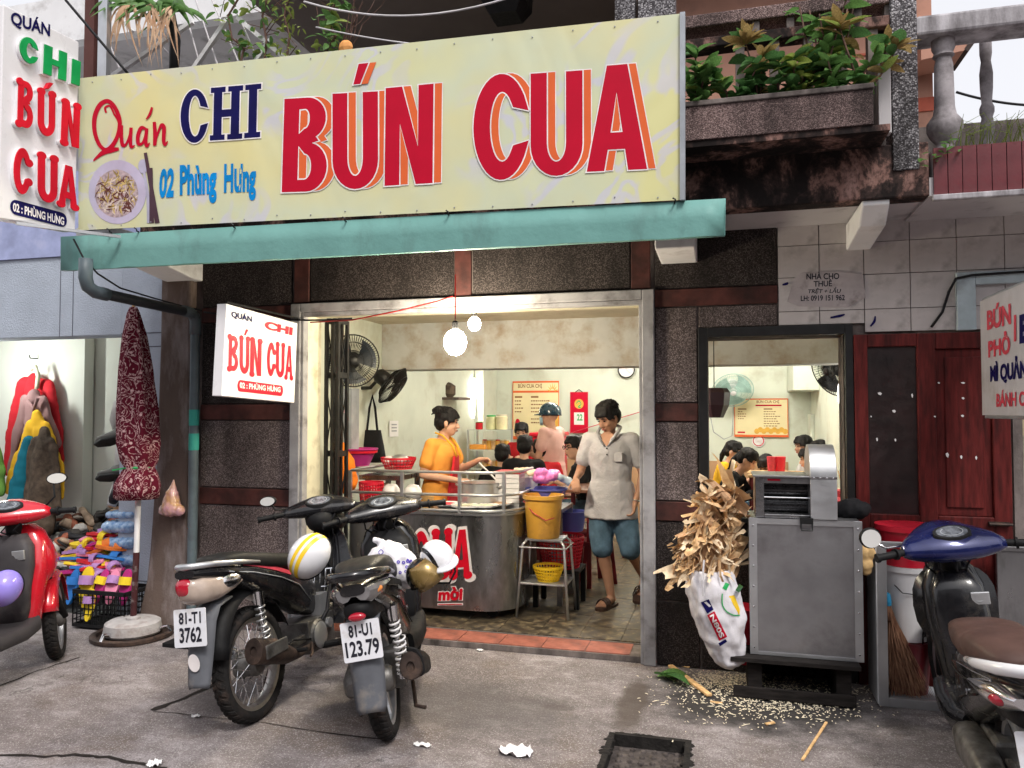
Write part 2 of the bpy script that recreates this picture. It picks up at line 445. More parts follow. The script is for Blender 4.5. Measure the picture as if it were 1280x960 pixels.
M_rtile = M('maroon glazed tile', (.125, .018, .024), .35, var=.25, vs=9, dirt=((.25, .2, .2), .12, 9))
M_peach = M('peach wall paint', (.50, .27, .20), .85, var=.08, vs=3, bs=200, bump=.3, dirt=((.2, .12, .1), .2, 3))
M_reddoor = M('red varnished door wood', (.10, .0135, .0125), .5, var=.4, vs=5, stretch=(8, 8, 1), dirt=((.02, .006, .006), .35, 3.5), bs=60, bump=.2)
M_teal = M('teal painted sheet metal', (.155, .335, .31), .5, var=.07, vs=3, dirt=((.09, .15, .14), .28, 3.5), bs=9, bump=.3, bd=.02, stretch=(1, 1, .5))
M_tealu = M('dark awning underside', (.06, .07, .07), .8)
M_alu = M('brushed aluminium', (.55, .56, .58), .38, .85, var=.12, vs=5, bs=160, bump=.1)
M_alug = M('dull grey metal trim', (.33, .35, .38), .5, .5)
M_steel = M('scuffed stainless sheet', (.40, .40, .42), .36, .9, var=.2, vs=3, dirt=((.14, .13, .13), .35, 3), bs=10, bump=.12, bd=.01)
M_steeld = M('greasy dark stainless', (.30, .30, .31), .30, .9, var=.25, vs=4, dirt=((.06, .055, .05), .4, 5), bs=14, bump=.25, bd=.01, stretch=(1, 1, .4))
M_chrome = M('chrome', (.75, .75, .77), .15, 1.0, var=.05, bump=0)
M_rust = M('rusty brown steel', (.045, .030, .025), .6, .4, var=.4, vs=14, dirt=((.14, .085, .06), .35, 11), bump=.4)
M_blackp = M('glossy black bodywork', (.008, .008, .010), .22, 0, var=.3, coat=.2, bump=.02, dirt=((.06, .052, .046), .26, 9))
M_blackm = M('matte black plastic', (.010, .010, .011), .6, var=.3, vs=10)
M_greyp = M('grey unpainted plastic', (.10, .105, .12), .55, var=.15, vs=8, dirt=((.25, .22, .19), .2, 9))
M_rubber = M('dusty tyre rubber', (.016, .015, .015), .85, var=.4, vs=9, dirt=((.065, .046, .038), .3, 12), bs=90, bump=.3)
M_redp = M('glossy red bodywork', (.50, .010, .022), .2, 0, var=.08, coat=.6, bump=0)
M_bluep = M('dark blue metallic bodywork', (.012, .018, .10), .2, .35, var=.2, coat=.6, bump=0)
M_seatb = M('black vinyl seat', (.013, .0125, .012), .52, var=.2, bs=200, bump=.2, dirt=((.06, .055, .045), .2, 5))
M_seatbr = M('brown vinyl seat', (.088, .050, .042), .5, var=.2, bs=200, bump=.2)
M_plate = M('white number plate', (.72, .73, .78), .45, var=.04, dirt=((.45, .41, .37), .32, 11), bump=.03)
M_ink = M('black plate ink', (.02, .02, .03), .5, bump=0)
M_redlens = M('red lens', (.42, .012, .03), .12, coat=.5, bump=0)
M_clear = M('clear amber lens', (.40, .32, .27), .12, coat=.5, var=.15, vs=12, bump=0)
M_orangel = M('orange lens', (.75, .25, .05), .15, coat=.5, bump=0)
M_mirror = M('mirror glass with painted reflection', (.80, .80, .78), .12, .25, var=0, bump=0)  # bright reflection put into the base colour, only slightly metallic
M_engine = M('dirty cast aluminium', (.18, .175, .17), .5, .7, var=.3, vs=14, dirt=((.03, .025, .02), .5, 10))
M_gloss = M('glossy white helmet shell', (.76, .76, .79), .2, coat=.5, var=.03, bump=0)
M_gold = M('gold tinted visor', (.30, .20, .07), .25, .5, coat=.4, var=.2, bump=0)
M_purple = M('glossy lilac helmet shell', (.30, .24, .75), .2, coat=.5, var=.04, bump=0)
M_skin = M('skin', (.43, .235, .155), .55, var=.07, vs=14, bs=220, bump=.08, sss=.06)
M_skinl = M('lighter skin', (.58, .34, .24), .55, var=.06, vs=14, bs=220, bump=.08, sss=.06)
M_hair = M('black hair', (.006, .005, .006), .62, var=.4, vs=30, stretch=(6, 6, 1), bs=120, bump=.5, spec=.25)
def cloth(name, c, **k):
    d = dict(rough=.85, var=.1, vs=5, bs=240, bump=.25); d.update(k); return M(name, c, **d)
M_polo = cloth('pale grey polo cloth', (.47, .46, .49), var=.14, bs=26, bump=.5, bd=.015)
M_denim = cloth('washed blue denim', (.085, .15, .22), var=.45, vs=7)
M_orangec = cloth('orange cloth', (.80, .34, .065))
M_redc = cloth('red cloth', (.50, .02, .03)); M_pinkc = cloth('pale pink cloth', (.70, .42, .38))
M_blackc = cloth('black cloth', (.012, .012, .014)); M_yellowc = cloth('yellow cloth', (.80, .45, .03))
M_whitec = cloth('white cloth', (.75, .74, .74)); M_magc = cloth('magenta cloth', (.22, .012, .10))
M_mauve = cloth('dusty mauve cloth', (.26, .15, .15)); M_tealc = cloth('teal padded cloth', (.01, .15, .21)); M_olive = cloth('olive brown cloth', (.075, .055, .04), var=.5, vs=14)
M_greenc = cloth('leaf green cloth', (.12, .26, .05)); M_orangeb = cloth('bright orange cloth', (.85, .22, .02))
def plas(name, c, rough=.38, **k): return M(name, c, rough, var=.06, bump=.03, **k)
M_yplas = plas('scuffed yellow plastic', (.70, .37, .055), dirt=((.35, .17, .05), .4, 6)); M_yplas2 = plas('bright yellow plastic', (.85, .55, .02)); M_rplas = plas('red plastic', (.62, .012, .035)); M_pplas = plas('magenta plastic', (.45, .03, .22))
M_bplas = plas('blue violet plastic', (.10, .12, .45)); M_wplas = plas('white plastic', (.74, .73, .74)); M_dkred = plas('dark red plastic', (.16, .012, .02)); M_gplas = plas('green plastic', (.02, .38, .10))
M_bag = plas('white plastic film', (.76, .74, .78), .3); M_pinkbag = plas('pink plastic film', (.85, .25, .66), .25); M_pinkt = plas('pinkish plastic film', (.70, .42, .50), .3)
M_sack = M('white woven sack', (.70, .68, .72), .55, var=.08, vs=8, bs=190, bump=.5, dirt=((.40, .36, .33), .3, 6))
M_wood = M('fresh split wood', (.66, .42, .20), .75, var=.3, vs=6, stretch=(5, 5, 1), bs=60, bump=.4)
M_cane = M('pressed cane fibre', (.62, .36, .165), .8, c2=(.80, .58, .34), vs=14, bs=90, bump=.6, dirt=((.36, .20, .09), .3, 9))
def LF(name, c, k=.4):
    m = M(name, c, .45, var=.35, vs=16, bump=.1, spec=.35); nt = m.node_tree; b = nt.nodes['Principled BSDF']; out = nt.nodes['Material Output']
    tr = nt.nodes.new('ShaderNodeBsdfTranslucent'); ms = nt.nodes.new('ShaderNodeMixShader'); ms.inputs[0].default_value = k
    nt.links.new(b.inputs['Base Color'].links[0].from_socket, tr.inputs[0]); nt.links.new(b.outputs[0], ms.inputs[1]); nt.links.new(tr.outputs[0], ms.inputs[2]); nt.links.new(ms.outputs[0], out.inputs[0]); return m
M_leaf = LF('green leaf', (.13, .265, .075)); M_leafl = LF('young yellow green leaf', (.27, .34, .08))
M_leafd = LF('dark green leaf', (.08, .19, .06)); M_leafr = LF('bronze tipped leaf', (.36, .25, .10))
M_stem = M('woody stem', (.12, .07, .055), .8, var=.3, vs=20); M_dry = M('dry curled leaf', (.46, .25, .14), .8, c2=(.62, .44, .30), vs=9)
M_wire = M('black cable', (.01, .01, .012), .5, bump=0); M_wirer = M('red wire', (.35, .02, .02), .5, bump=0); M_wirew = M('pale wire', (.6, .58, .6), .6, bump=0)
M_pipe = M('slate blue plastic pipe', (.10, .135, .155), .45, var=.15, vs=6, dirt=((.05, .05, .05), .3, 5)); M_piped = M('dark grey plastic pipe', (.035, .04, .047), .45, var=.2)
M_peel = M('peeling grey brown pillar render', (.17, .125, .105), .9, c2=(.10, .072, .062), vs=3.2, stretch=(1.6, 1.6, .5), dirt=((.33, .29, .29), .4, 3.1), bs=60, bump=.6)
M_paper = M('white paper', (.78, .77, .77), .7, var=.04, bump=.05); M_note = M('pink note paper', (.75, .5, .6), .7, bump=.05)
M_redink = M('red print', (.50, .002, .026), .55, bump=0, var=.05, spec=.15); M_orink = M('orange print', (.72, .135, .04), .55, bump=0, var=.05, spec=.15)
M_navy = M('navy print', (.006, .005, .075), .55, bump=0, spec=.12); M_cyan = M('cyan print', (.0, .23, .60), .55, bump=0, spec=.15); M_wink = M('white print', (.80, .76, .76), .5, bump=0, spec=.2)
M_signr = M('sign red', (.66, .006, .025), .45, bump=0, spec=.2); M_signg = M('sign green', (.008, .34, .085), .45, bump=0, spec=.2); M_signw = M('white acrylic sign face', (.80, .79, .81), .3, bump=.02, var=.03)
M_faded = M('faded red print', (.55, .06, .09), .5, bump=0, var=.2, vs=20); M_signd = M('dusty white sign face', (.50, .49, .52), .5, var=.12, vs=4, dirt=((.3, .28, .27), .3, 4))
M_conc = M('grey cement base', (.42, .40, .40), .85, var=.15, vs=9, dirt=((.16, .11, .09), .35, 7), bs=80, bump=.5)
M_char = M('blackened pallet wood', (.018, .015, .014), .85, var=.5, vs=8, stretch=(1, 6, 6), bump=.5)
M_tbl = M('brown table top', (.16, .065, .035), .35, var=.25, vs=5, stretch=(1, 8, 1))
M_broom = M('broom straw', (.13, .055, .035), .85, c2=(.42, .23, .14), vs=26, stretch=(3, 3, .3))
M_glass = M('jar glass', (.62, .66, .60), .12, var=.1, bump=0, coat=.4)
# ================================================================ the ground
FZ = .055
def pav_mat():
    t = NT('worn concrete pavement'); co = t.co()
    n1 = t.noise(co, .9, 6, .6, .4); n2 = t.noise(t.co((1, 1.6, 1)), 5, 9, .68); n3 = t.noise(co, 60, 4, .6)
    c = t.ramp(n1, [(.36, (.13, .112, .112)), (.5, (.225, .196, .198)), (.62, (.34, .305, .312))])
    c = t.mix(t.ramp(n2, [(.42, 0.0), (.60, .7)]), c, (.135, .112, .108))
    c = t.mix(t.ramp(n2, [(.34, .4), (.44, 0.0)]), c, (.43, .39, .39))
    c = t.mix(t.ramp(n3, [(.5, 0.0), (.72, .4)]), c, (.11, .095, .09)); c = t.mix(t.ramp(t.noise(co, 1.7, 8, .65, .5), [(.52, 0.0), (.66, .55)]), c, (.135, .10, .078))
    vg = t.n('ShaderNodeTexVoronoi'); vg.inputs['Scale'].default_value = 190; t.l(co, vg.inputs['Vector'])      # grit and aggregate
    sg = t.n('ShaderNodeSeparateColor'); t.l(vg.outputs['Color'], sg.inputs[0]); c = t.mix(t.ramp(sg.outputs[0], [(.80, 0.0), (.86, .45)]), c, (.07, .06, .058)); c = t.mix(t.ramp(sg.outputs[1], [(.84, 0.0), (.9, .5)]), c, (.50, .47, .46))
    dn = t.n('ShaderNodeVectorMath', operation='ADD'); wp = t.n('ShaderNodeTexNoise'); wp.inputs['Scale'].default_value = 5; wp.inputs['Detail'].default_value = 6; t.l(co, wp.inputs['Vector']); sw = t.n('ShaderNodeVectorMath', operation='SCALE'); sw.inputs['Scale'].default_value = .55; t.l(wp.outputs['Color'], sw.inputs[0]); t.l(co, dn.inputs[0]); t.l(sw.outputs[0], dn.inputs[1])
    ve = t.n('ShaderNodeTexVoronoi', feature='DISTANCE_TO_EDGE'); ve.inputs['Scale'].default_value = .8; t.l(dn.outputs[0], ve.inputs['Vector'])      # hairline cracks
    hc = t.ramp(ve.outputs['Distance'], [(.0, 1.0), (.006, .0)]); c = t.mix(t.math('MULTIPLY', hc, t.ramp(n1, [(.45, 0.0), (.6, .85)])), c, (.035, .03, .028))
    xyz = t.n('ShaderNodeSeparateXYZ'); t.l(co, xyz.inputs[0]); X, Y_ = xyz.outputs[0], xyz.outputs[1]
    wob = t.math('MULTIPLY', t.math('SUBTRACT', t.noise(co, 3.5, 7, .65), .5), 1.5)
    def spill_shade(x, y, rx, ry, colr, k):      # ragged patches: old spills, plus shade under pallet and bikes put into colour
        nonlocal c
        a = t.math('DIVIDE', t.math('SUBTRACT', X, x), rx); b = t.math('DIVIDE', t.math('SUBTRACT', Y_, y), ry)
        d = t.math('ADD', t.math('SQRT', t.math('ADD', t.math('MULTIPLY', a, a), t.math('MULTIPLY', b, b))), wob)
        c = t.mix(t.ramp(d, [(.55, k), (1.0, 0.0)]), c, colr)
    p = P(960, 880, Z=0); spill_shade(p.x, p.y, .85, .52, (.026, .023, .023), .97)  # charcoal stain, doubling as painted shade under the pallet
    p = P(790, 880, Z=0); spill_shade(p.x, p.y, .10, .50, (.075, .058, .048), .85)
    p = P(300, 870, Z=0); spill_shade(p.x, p.y, .55, .28, (.085, .075, .074), .5)
    p = P(560, 880, Z=0); spill_shade(p.x, p.y, 1.0, .45, (.07, .062, .062), .6)
    p = P(700, 885, Z=0); spill_shade(p.x, p.y, .12, .05, (.075, .06, .055), .5)
    h = t.math('ADD', t.math('ADD', t.math('MULTIPLY', n2, .6), t.math('MULTIPLY', n3, .5)), t.math('MULTIPLY', sg.outputs[2], .16)); t.bump(h, .75, .014)
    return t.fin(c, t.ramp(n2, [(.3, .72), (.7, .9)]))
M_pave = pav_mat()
# cut out the drain hole: four sheets around it
DR = [P(765, 925, Z=0), P(862, 934, Z=0)]
dx0, dx1, dy1 = P(757, 930, Z=0).x, P(864, 934, Z=0).x, P(806, 921, Z=0).y; dy0 = dy1 - .46
g = MB()
for a in ((-200, dx0, -200, 200), (dx1, 200, -200, 200), (dx0, dx1, -200, dy0), (dx0, dx1, dy1, 200)):
    g.add([(a[0], a[2], 0), (a[1], a[2], 0), (a[1], a[3], 0), (a[0], a[3], 0)], [(0, 1, 2, 3)])
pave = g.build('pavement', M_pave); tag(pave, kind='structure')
# slab edge and cracks of the pavement, flat dark strips; the wide one paints a slab edge's shadow
M_crack = M('crack dirt and slab edge shade', (.022, .018, .016), .95, bump=.5)
def ribbon(pts, wd, z0=.0):
    vs = []; n = len(pts)
    for i, p in enumerate(pts):
        d = (pts[min(i + 1, n - 1)] - pts[max(i - 1, 0)]).normalized(); s = V((-d.y, d.x, 0)); k = wd * (.55 + .9 * random.random())
        vs += [p + s * k / 2 + V((0, 0, .004)), p - s * k / 2 + V((0, 0, .004))]
    return vs, [(2 * i, 2 * i + 1, 2 * i + 3, 2 * i + 2) for i in range(n - 1)]
def crack(px, wd):
    pts = []
    for (a, b) in zip(px[:-1], px[1:]):
        for k in range(5):
            t = k / 5; q = P(a[0] + (b[0] - a[0]) * t, a[1] + (b[1] - a[1]) * t, Z=0); q += V((random.uniform(-.008, .008), random.uniform(-.012, .012), 0)); pts.append(q)
    pts.append(P(*px[-1], Z=0)); return ribbon(pts, wd)
m = MB(); m.add(*crack([(-20, 943), (60, 946), (110, 944), (150, 950), (185, 957), (215, 966)], .02)); m.build('crack', M_crack, pave)
m = MB(); m.add(*crack([(190, 889), (230, 874), (278, 851)], .035)); m.add(*crack([(192, 890), (330, 905), (480, 925)], .008)); m.build('crack', M_crack, pave)  # wide strip: dark gap and shadow of the raised slab edge, painted on
m = MB(); m.add(*crack([(0, 858), (50, 838), (100, 822)], .012)); m.build('crack', M_crack, pave)
# ---- the sunken drain in the pavement
dr = T('storm_drain', 'square sunken drain with broken black rim in the pavement', 'drain', ((dx0 + dx1) / 2, (dy0 + dy1) / 2, 0))
M_drain = M('black mouldy concrete', (.02, .018, .017), .95, var=.5, vs=10, bump=.8, bs=40, bd=.01)
m = MB()
for a in ((dx0, dx0 + .03, dy0, dy1), (dx1 - .03, dx1, dy0, dy1), (dx0 + .03, dx1 - .03, dy1 - .03, dy1), (dx0 + .03, dx1 - .03, dy0, dy0 + .03)):
    m.box(*a, -.09, .004 + .006 * random.random())
for k in range(26):
    e = random.choice(((dx0 + .01, None), (dx1 - .01, None), (None, dy1))); m.ell((e[0] or random.uniform(dx0, dx1), e[1] or random.uniform(dy0, dy1), -.004), (random.uniform(.015, .04), random.uniform(.012, .03), .014), None, 7, 5)
m.build('rim', M_drain, dr)
m = MB()
m.box(dx0 + .03, dx1 - .03, dy0 + .03, dy1 - .03, -.1, -.05)
for i in range(6):
    for j in range(6): m.ell((dx0 + .07 + (dx1 - dx0 - .14) * i / 5, dy0 + .07 + (dy1 - dy0 - .14) * j / 5 + .01 * (i % 2), -.05), (.016, .02, .012), None, 8, 4)
m.build('cover', M('mouldy drain lid', (.10, .085, .08), .95, var=.5, vs=12, dirt=((.012, .01, .01), .6, 14), bs=30, bump=.8), dr)

# ================================================================ the shop building
bld = T('shop_building', 'old pebbledash shophouse front with open noodle shop on the ground floor', 'building', (-1.5, 0, 0))
DX0, DX1, DZ = -3.05, -.51, 2.40          # door opening
CX0, CX1, CZ = -3.13, -.43, 2.465         # casing
WX0, WX1, WZ0, WZ1 = P(886, 600, Y=0).x, P(1058, 600, Y=0).x, .98, P(970, 420, Y=0).z
FX0, FX1 = P(874, 600, Y=0).x, P(1068, 600, Y=0).x; FZ1 = P(970, 408, Y=0).z
LX = P(250, 600, Y=0).x; PX0 = P(190, 600, Y=0).x; RX = P(1268, 560, Y=0).x; TX = P(972, 350, Y=0).x
WT = .27
m = MB()     # masonry behind the cladding
m.box(PX0, DX0, .012, WT, 0, 3.4); m.box(DX0, DX1, .012, WT, DZ + .005, 3.4); m.box(DX1, WX0, .012, WT, 0, 3.4)
m.box(WX0, WX1, .012, WT, 0, WZ0); m.box(WX0, WX1, .012, WT, WZ1, 3.4); m.box(WX1, P(1085, 600, Y=0).x, .012, WT, 0, 3.4); m.box(P(1085, 600, Y=0).x, 6, .012, WT, 2.1, 3.4)
m.build('wall', M_cone, bld)
def panel(x0, x1, z0, z1, mat=M_peb, name='pebble_panel', y=-.004, g=.006):
    m = MB(); m.box(x0 + g, x1 - g, y, .011, z0 + g, z1 - g); return m.build(name, mat, bld, bevel=.004, seg=1)
bandA, bandB, bandC = (1.59, 1.71), (.94, 1.068), (2.345, 2.462)
# left pier and right pier
for x0, x1 in ((LX, CX0), (CX1, FX0)):
    for z0, z1, mt in ((.0, .42, M_pebd if x0 > -1 else M_peb), (.42, .94, M_pebd if x0 > -1 else M_peb), (1.068, 1.59, M_peb), (1.71, 2.345, M_peb if x0 > -1 else M_pebd)):
        panel(x0, x1, z0, z1, mt)
    for z0, z1 in (bandA, bandB, bandC): panel(x0, x1 if z0 < 2.2 or x0 < -1 else TX, z0, z1, M_band, 'band', -.012, .002)
panel(CX1, TX, 2.462, 2.98, M_pebd); panel(LX, CX0, 2.462, 3.02, M_pebd); panel(FX0, TX, FZ1, 2.345, M_peb); panel(FX0, FX1, 0, WZ0 - .03, M_pebd)
vb = [P(378, 340, Y=0).x, P(579, 340, Y=0).x, P(801, 340, Y=0).x]
for x in vb: panel(x - .065, x + .065, 2.47, 3.0, M_band, 'band', -.012, .002)
for a, b in ((vb[0] + .065, vb[1] - .065), (vb[1] + .065, vb[2] - .065)): panel(a, b, 2.47, 3.0, M_pebd)
# door casing: front face, inner lip, jambs
m = MB(); m.box(CX0, DX0, -.03, .011, 0, CZ); m.box(DX1, CX1, -.03, .011, 0, CZ); m.box(DX0, DX1, -.03, .011, DZ, CZ)
m.build('door_casing', M_casing, bld, bevel=.006)
m = MB(); m.box(DX0, DX0 + .022, -.012, .06, 0, DZ); m.box(DX1 - .022, DX1, -.012, .06, 0, DZ); m.box(DX0 + .022, DX1 - .022, -.012, .06, DZ - .03, DZ - .002)
m.build('door_lip', M_casing, bld, bevel=.004)
m = MB(); m.box(DX0 - .02, DX0 + .012, .06, WT, 0, DZ); m.box(DX1 - .012, DX1 + .02, .06, WT, 0, DZ); m.box(DX0, DX1, .06, WT, DZ - .015, DZ + .02)
m.build('jamb', M_cream, bld)
# folding gate at the left jamb
gate = T('folding_gate', 'black steel folding gate pushed open against the left door jamb', 'gate', (DX0 + .1, .36, FZ))
zt = DZ - .02
for k in range(3):
    x = DX0 + .03 + k * .05; y0, y1 = .29 + .01 * (k % 2), .47
    m = MB()
    m.box(x, x + .022, y0, y0 + .03, FZ, zt); m.box(x, x + .022, y1 - .03, y1, FZ, zt)
    for z in (FZ + .02, .75, 1.3, 1.92, zt - .03): m.box(x + .002, x + .02, y0 + .03, y1 - .03, z, z + .045)
    m.build('leaf_frame', M_black, gate)
    m = MB()
    for z in (.28, 1.0, 1.6, 2.12): m.bar((x + .011, y0 + .03, z - .2), (x + .011, y1 - .03, z + .2), .008); m.bar((x + .011, y1 - .03, z - .2), (x + .011, y0 + .03, z + .2), .008)
    m.build('lattice', M_black, gate)
# window: dark timber frame
m = MB(); m.box(FX0, WX0, -.03, .06, WZ0 - .03, FZ1); m.box(WX1, FX1, -.03, .06, .0, FZ1); m.box(WX0, WX1, -.03, .06, WZ1, FZ1); m.box(WX0, WX1, -.035, .2, WZ0 - .03, WZ0)
m.build('window_frame', M_black, bld, bevel=.004)
# white wall tiles right of the pebbledash, each its own piece
tm = {}
xs = [P(x, 360, Y=0).x for x in (972.5, 1024, 1080, 1137.5, 1196, 1256)]; st = xs[-1] - xs[-2]
while xs[-1] < 3.2: xs.append(xs[-1] + st)
zs = [P(1140, y, Y=0).z for y in (414, 385, 341, 300)]; zs += [zs[-1] + .23, zs[-1] + .44]
for i in range(len(xs) - 1):
    for j in range(len(zs) - 1):
        x0, x1, z0, z1 = xs[i], xs[i + 1], zs[j], zs[j + 1]
        if j == 0 and x0 < P(1050, 400, Y=0).x: z0 = FZ1 + .004
        k = (round(x1 - x0, 3), round(z1 - z0, 3))
        if k not in tm:
            q = MB(); q.box(.0025, k[0] - .0025, -.008, .008, .0025, k[1] - .0025); tm[k] = q.mesh('tile', M_tilew)
        inst('tile', tm[k], bld, WL[bld].inverted() @ Matrix.Translation((x0, random.uniform(-.002, .001), z0)))
m = MB(); m.box(TX, 3.2, .004, .0105, FZ1 + .003, zs[-1]); m.build('grout', M_grout, bld)
# threshold step of red tiles
m = MB(); m.box(DX0, DX1, .012, .27, 0, .043); m.build('step', M_cone, bld, bevel=.004)
M_redt = M('worn red step tile', (.30, .105, .075), .6, var=.25, vs=7, dirt=((.08, .05, .045), .4, 5))
q = MB(); q.box(.002, .298, .002, .238, 0, .006); rt = q.mesh('tile', M_redt); q = MB(); 
for i in range(8): inst('tile', rt, bld, WL[bld].inverted() @ Matrix.Translation((DX0 + .03 + .302 * i, .018, .043)))
# interior shell
RXL, RXR, RYB = -3.42, 1.16, 6.0
m = MB(); m.box(RXL - .1, RXL, WT, RYB, 0, 3.4); m.build('side_wall', M_room, bld)
m = MB(); m.box(RXL - .1, RXR + .1, RYB, RYB + .12, 0, 3.4); m.build('back_wall', M_room, bld)
m = MB(); m.box(RXR, RXR + .1, WT, RYB, 0, 3.4); m.build('side_wall', M_room, bld)
m = MB(); m.box(RXL, RXR, WT + .002, 2.2, 2.56, 2.7); m.build('ceiling', M_ceil, bld)
m = MB(); m.box(RXL, RXR, 2.2, 2.5, P(600, 461, Y=2.2).z, 2.9); m.build('beam', M_beam, bld, bevel=.01)
m = MB(); m.box(RXL, RXR, 2.5, RYB, 2.95, 3.1); m.build('ceiling', M_ceil, bld)
pc = P(612, 520, Y=5.6)
m = MB(); m.box(RXL, pc.x, 5.3, RYB, 0, 2.95); m.build('column', M_room, bld, bevel=.01)
b0, b1 = P(990, 470, Y=5.0), P(1040, 470, Y=5.0)
m = MB(); m.box(P(990, 470, Y=5.2).x, RXR, 5.0, RYB, P(1000, 488, Y=5.0).z, 2.9); m.build('boxed_duct', M_room, bld, bevel=.01)
m = MB(); m.box(P(1012, 520, Y=5.7).x, RXR, 5.6, RYB, 0, P(1000, 518, Y=5.6).z); m.build('column', M_room, bld, bevel=.01)
M_dado = M('brown tile dado', (.45, .27, .15), .4, var=.15, vs=4)
m = MB(); m.box(pc.x, RXR - .3, RYB - .012, RYB - .001, FZ, P(950, 577, Y=6).z); m.build('dado', M_dado, bld)
# interior floor with patterned tiles
m = MB(); m.box(RXL, RXR, .275, RYB, 0, FZ - .008); flo = m.build('floor', M_grout); tag(flo, kind='structure')
def ftile():
    t = NT('patterned floor tile'); co = t.co(); n = t.noise(co, 11, 8, .72, .6); v = t.n('ShaderNodeTexVoronoi'); v.inputs['Scale'].default_value = 7; t.l(co, v.inputs['Vector'])
    c = t.ramp(n, [(.36, (.018, .015, .012)), (.48, (.07, .055, .038)), (.56, (.15, .115, .07)), (.66, (.30, .24, .15))]); c = t.mix(t.ramp(v.outputs['Distance'], [(.1, .45), (.35, 0.0)]), c, (.05, .04, .03))
    return t.fin(c, t.ramp(n, [(.3, .3), (.7, .6)]))
q = MB(); q.box(.002, .298, .002, .298, -.008, 0); ft = q.mesh('tile', ftile()); q = None
for i in range(16):
    for j in range(15):
        mt = Matrix.Translation((RXL + .02 + .3 * i, .29 + .3 * j, FZ)) @ Matrix.Translation((.15, .15, random.uniform(-.0008, .0008))) @ Matrix.Rotation(pi / 2 * random.randrange(4), 4, 'Z') @ Matrix.Translation((-.15, -.15, 0))
        inst('tile', ft, flo, mt)
# ---- left corner pillar and the drain pipe
pl = MB(); pl.loft([[V((x, y, z)) for x, y in ((a - d, -.06 - d), (b + d * .3, -.06 - d), (b + d * .3, .3), (a - d, .3))] for z, d in ((0, .10), (.35, .05), (.6, .035), (1.3, .01), (2.2, 0), (2.85, 0)) for a, b in ((P(207, 400, Y=0).x, P(243, 500, Y=0).x),)])
o = pl.build('corner_pillar', M_peel, None, bevel=.02); top(o, 'peeling grey brown pillar left of the shop, pipe running down beside it', 'pillar')
pp = T('drain_pipe', 'slate grey plastic drain pipe with elbow running from the awning down the pillar', 'pipe', (P(243, 700, Y=-.1).x, -.1, 0))
ex = P(243, 500, Y=-.1).x; ztop = P(243, 392, Y=-.1).z; el = P(110, 350, X=ex); yq = el.y
r_ = .036
m = MB(); m.tube([(ex, -.1, .02), (ex, -.1, ztop - .08)], r_, 14); m.build('riser', M_pipe, pp, smooth=True, auto=40)
m = MB(); m.tube([(ex, -.1, ztop - .16), (ex, -.1, ztop - .06), (ex, -.12, ztop - .02), (ex, -.16, ztop), (ex, -.24, ztop + .005)], r_ * 1.18, 14); m.build('elbow', M_pipe, pp, smooth=True)
m = MB(); m.tube([(ex, -.2, ztop), (ex, yq + .06, ztop + .02)], r_, 14); m.build('horizontal_run', M_piped, pp, smooth=True, auto=40)
m = MB(); m.tube([(ex, yq + .16, ztop + .016), (ex, yq + .06, ztop + .02), (ex, yq, ztop + .045), (ex, yq - .02, ztop + .1), (ex, yq - .02, ztop + .22)], r_ * 1.18, 14); m.build('elbow', M_pipe, pp, smooth=True)
m = MB()
for a, b in ((512, 532), (542, 563)):
    m.lathe([(r_ + .002, P(243, b, Y=-.14).z), (r_ + .002, P(243, a, Y=-.14).z)], (ex, -.1, 0), n=16, cap=False)
m.build('sticker', M('teal sticker', (.05, .36, .30), .5), pp)

# ================================================================ awning and main sign
AY = -1.1
a0, a1 = P(76, 338, Y=AY), P(906, 294, Y=AY); at0, at1 = P(76, 296, Y=AY), P(907, 248, Y=AY)
aw = T('awning', 'long teal sheet metal awning under the yellow shop sign', 'awning', ((a0.x + a1.x) / 2, -.5, 2.55))
f = MB(); N = 40; vs = []; fs = []
for i in range(N + 1):
    t = i / N; b = a0.lerp(a1, t); u = at0.lerp(at1, t); wv = .006 * sin(i * 1.9) + random.uniform(-.004, .004)
    vs += [u + V((0, .0, .0)), u.lerp(b, .5) + V((0, wv, 0)), b + V((0, .0 + wv * .5, random.uniform(-.003, .003))), b + V((0, .03, .0))]
for i in range(N): 
    for k in range(3): fs.append((4 * i + k, 4 * i + k + 1, 4 * i + k + 5, 4 * i + k + 4))
f.add(vs, fs); f.build('fascia', M_teal, aw, smooth=True, auto=30, solid=.003)
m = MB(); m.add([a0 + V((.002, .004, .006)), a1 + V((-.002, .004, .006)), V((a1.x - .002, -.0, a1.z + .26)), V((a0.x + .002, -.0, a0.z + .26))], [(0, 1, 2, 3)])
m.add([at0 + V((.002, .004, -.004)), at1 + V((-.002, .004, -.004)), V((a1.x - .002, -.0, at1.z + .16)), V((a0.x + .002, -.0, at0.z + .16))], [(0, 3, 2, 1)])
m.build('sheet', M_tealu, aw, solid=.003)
m = MB(); m.add([a1, V((a1.x, -.0, a1.z + .26)), V((a1.x, 0, at1.z + .16)), at1], [(0, 1, 2, 3)]); m.add([a0, V((a0.x, -.0, a0.z + .26)), V((a0.x, 0, at0.z + .16)), at0], [(0, 3, 2, 1)])
m.build('end_plate', M_teal, aw, solid=.003)
for x, y in ((137, 290), (171, 289), (292, 284), (431, 276), (560, 268), (843, 253)):
    m = MB(); p = P(x, y, Y=AY - .02); m.tube([p + V((0, .02, 0)), p, p + V((.006, -.012, .012)), p + V((-.008, -.014, .02))], .0045, 5); m.build('hook', M_black, aw)
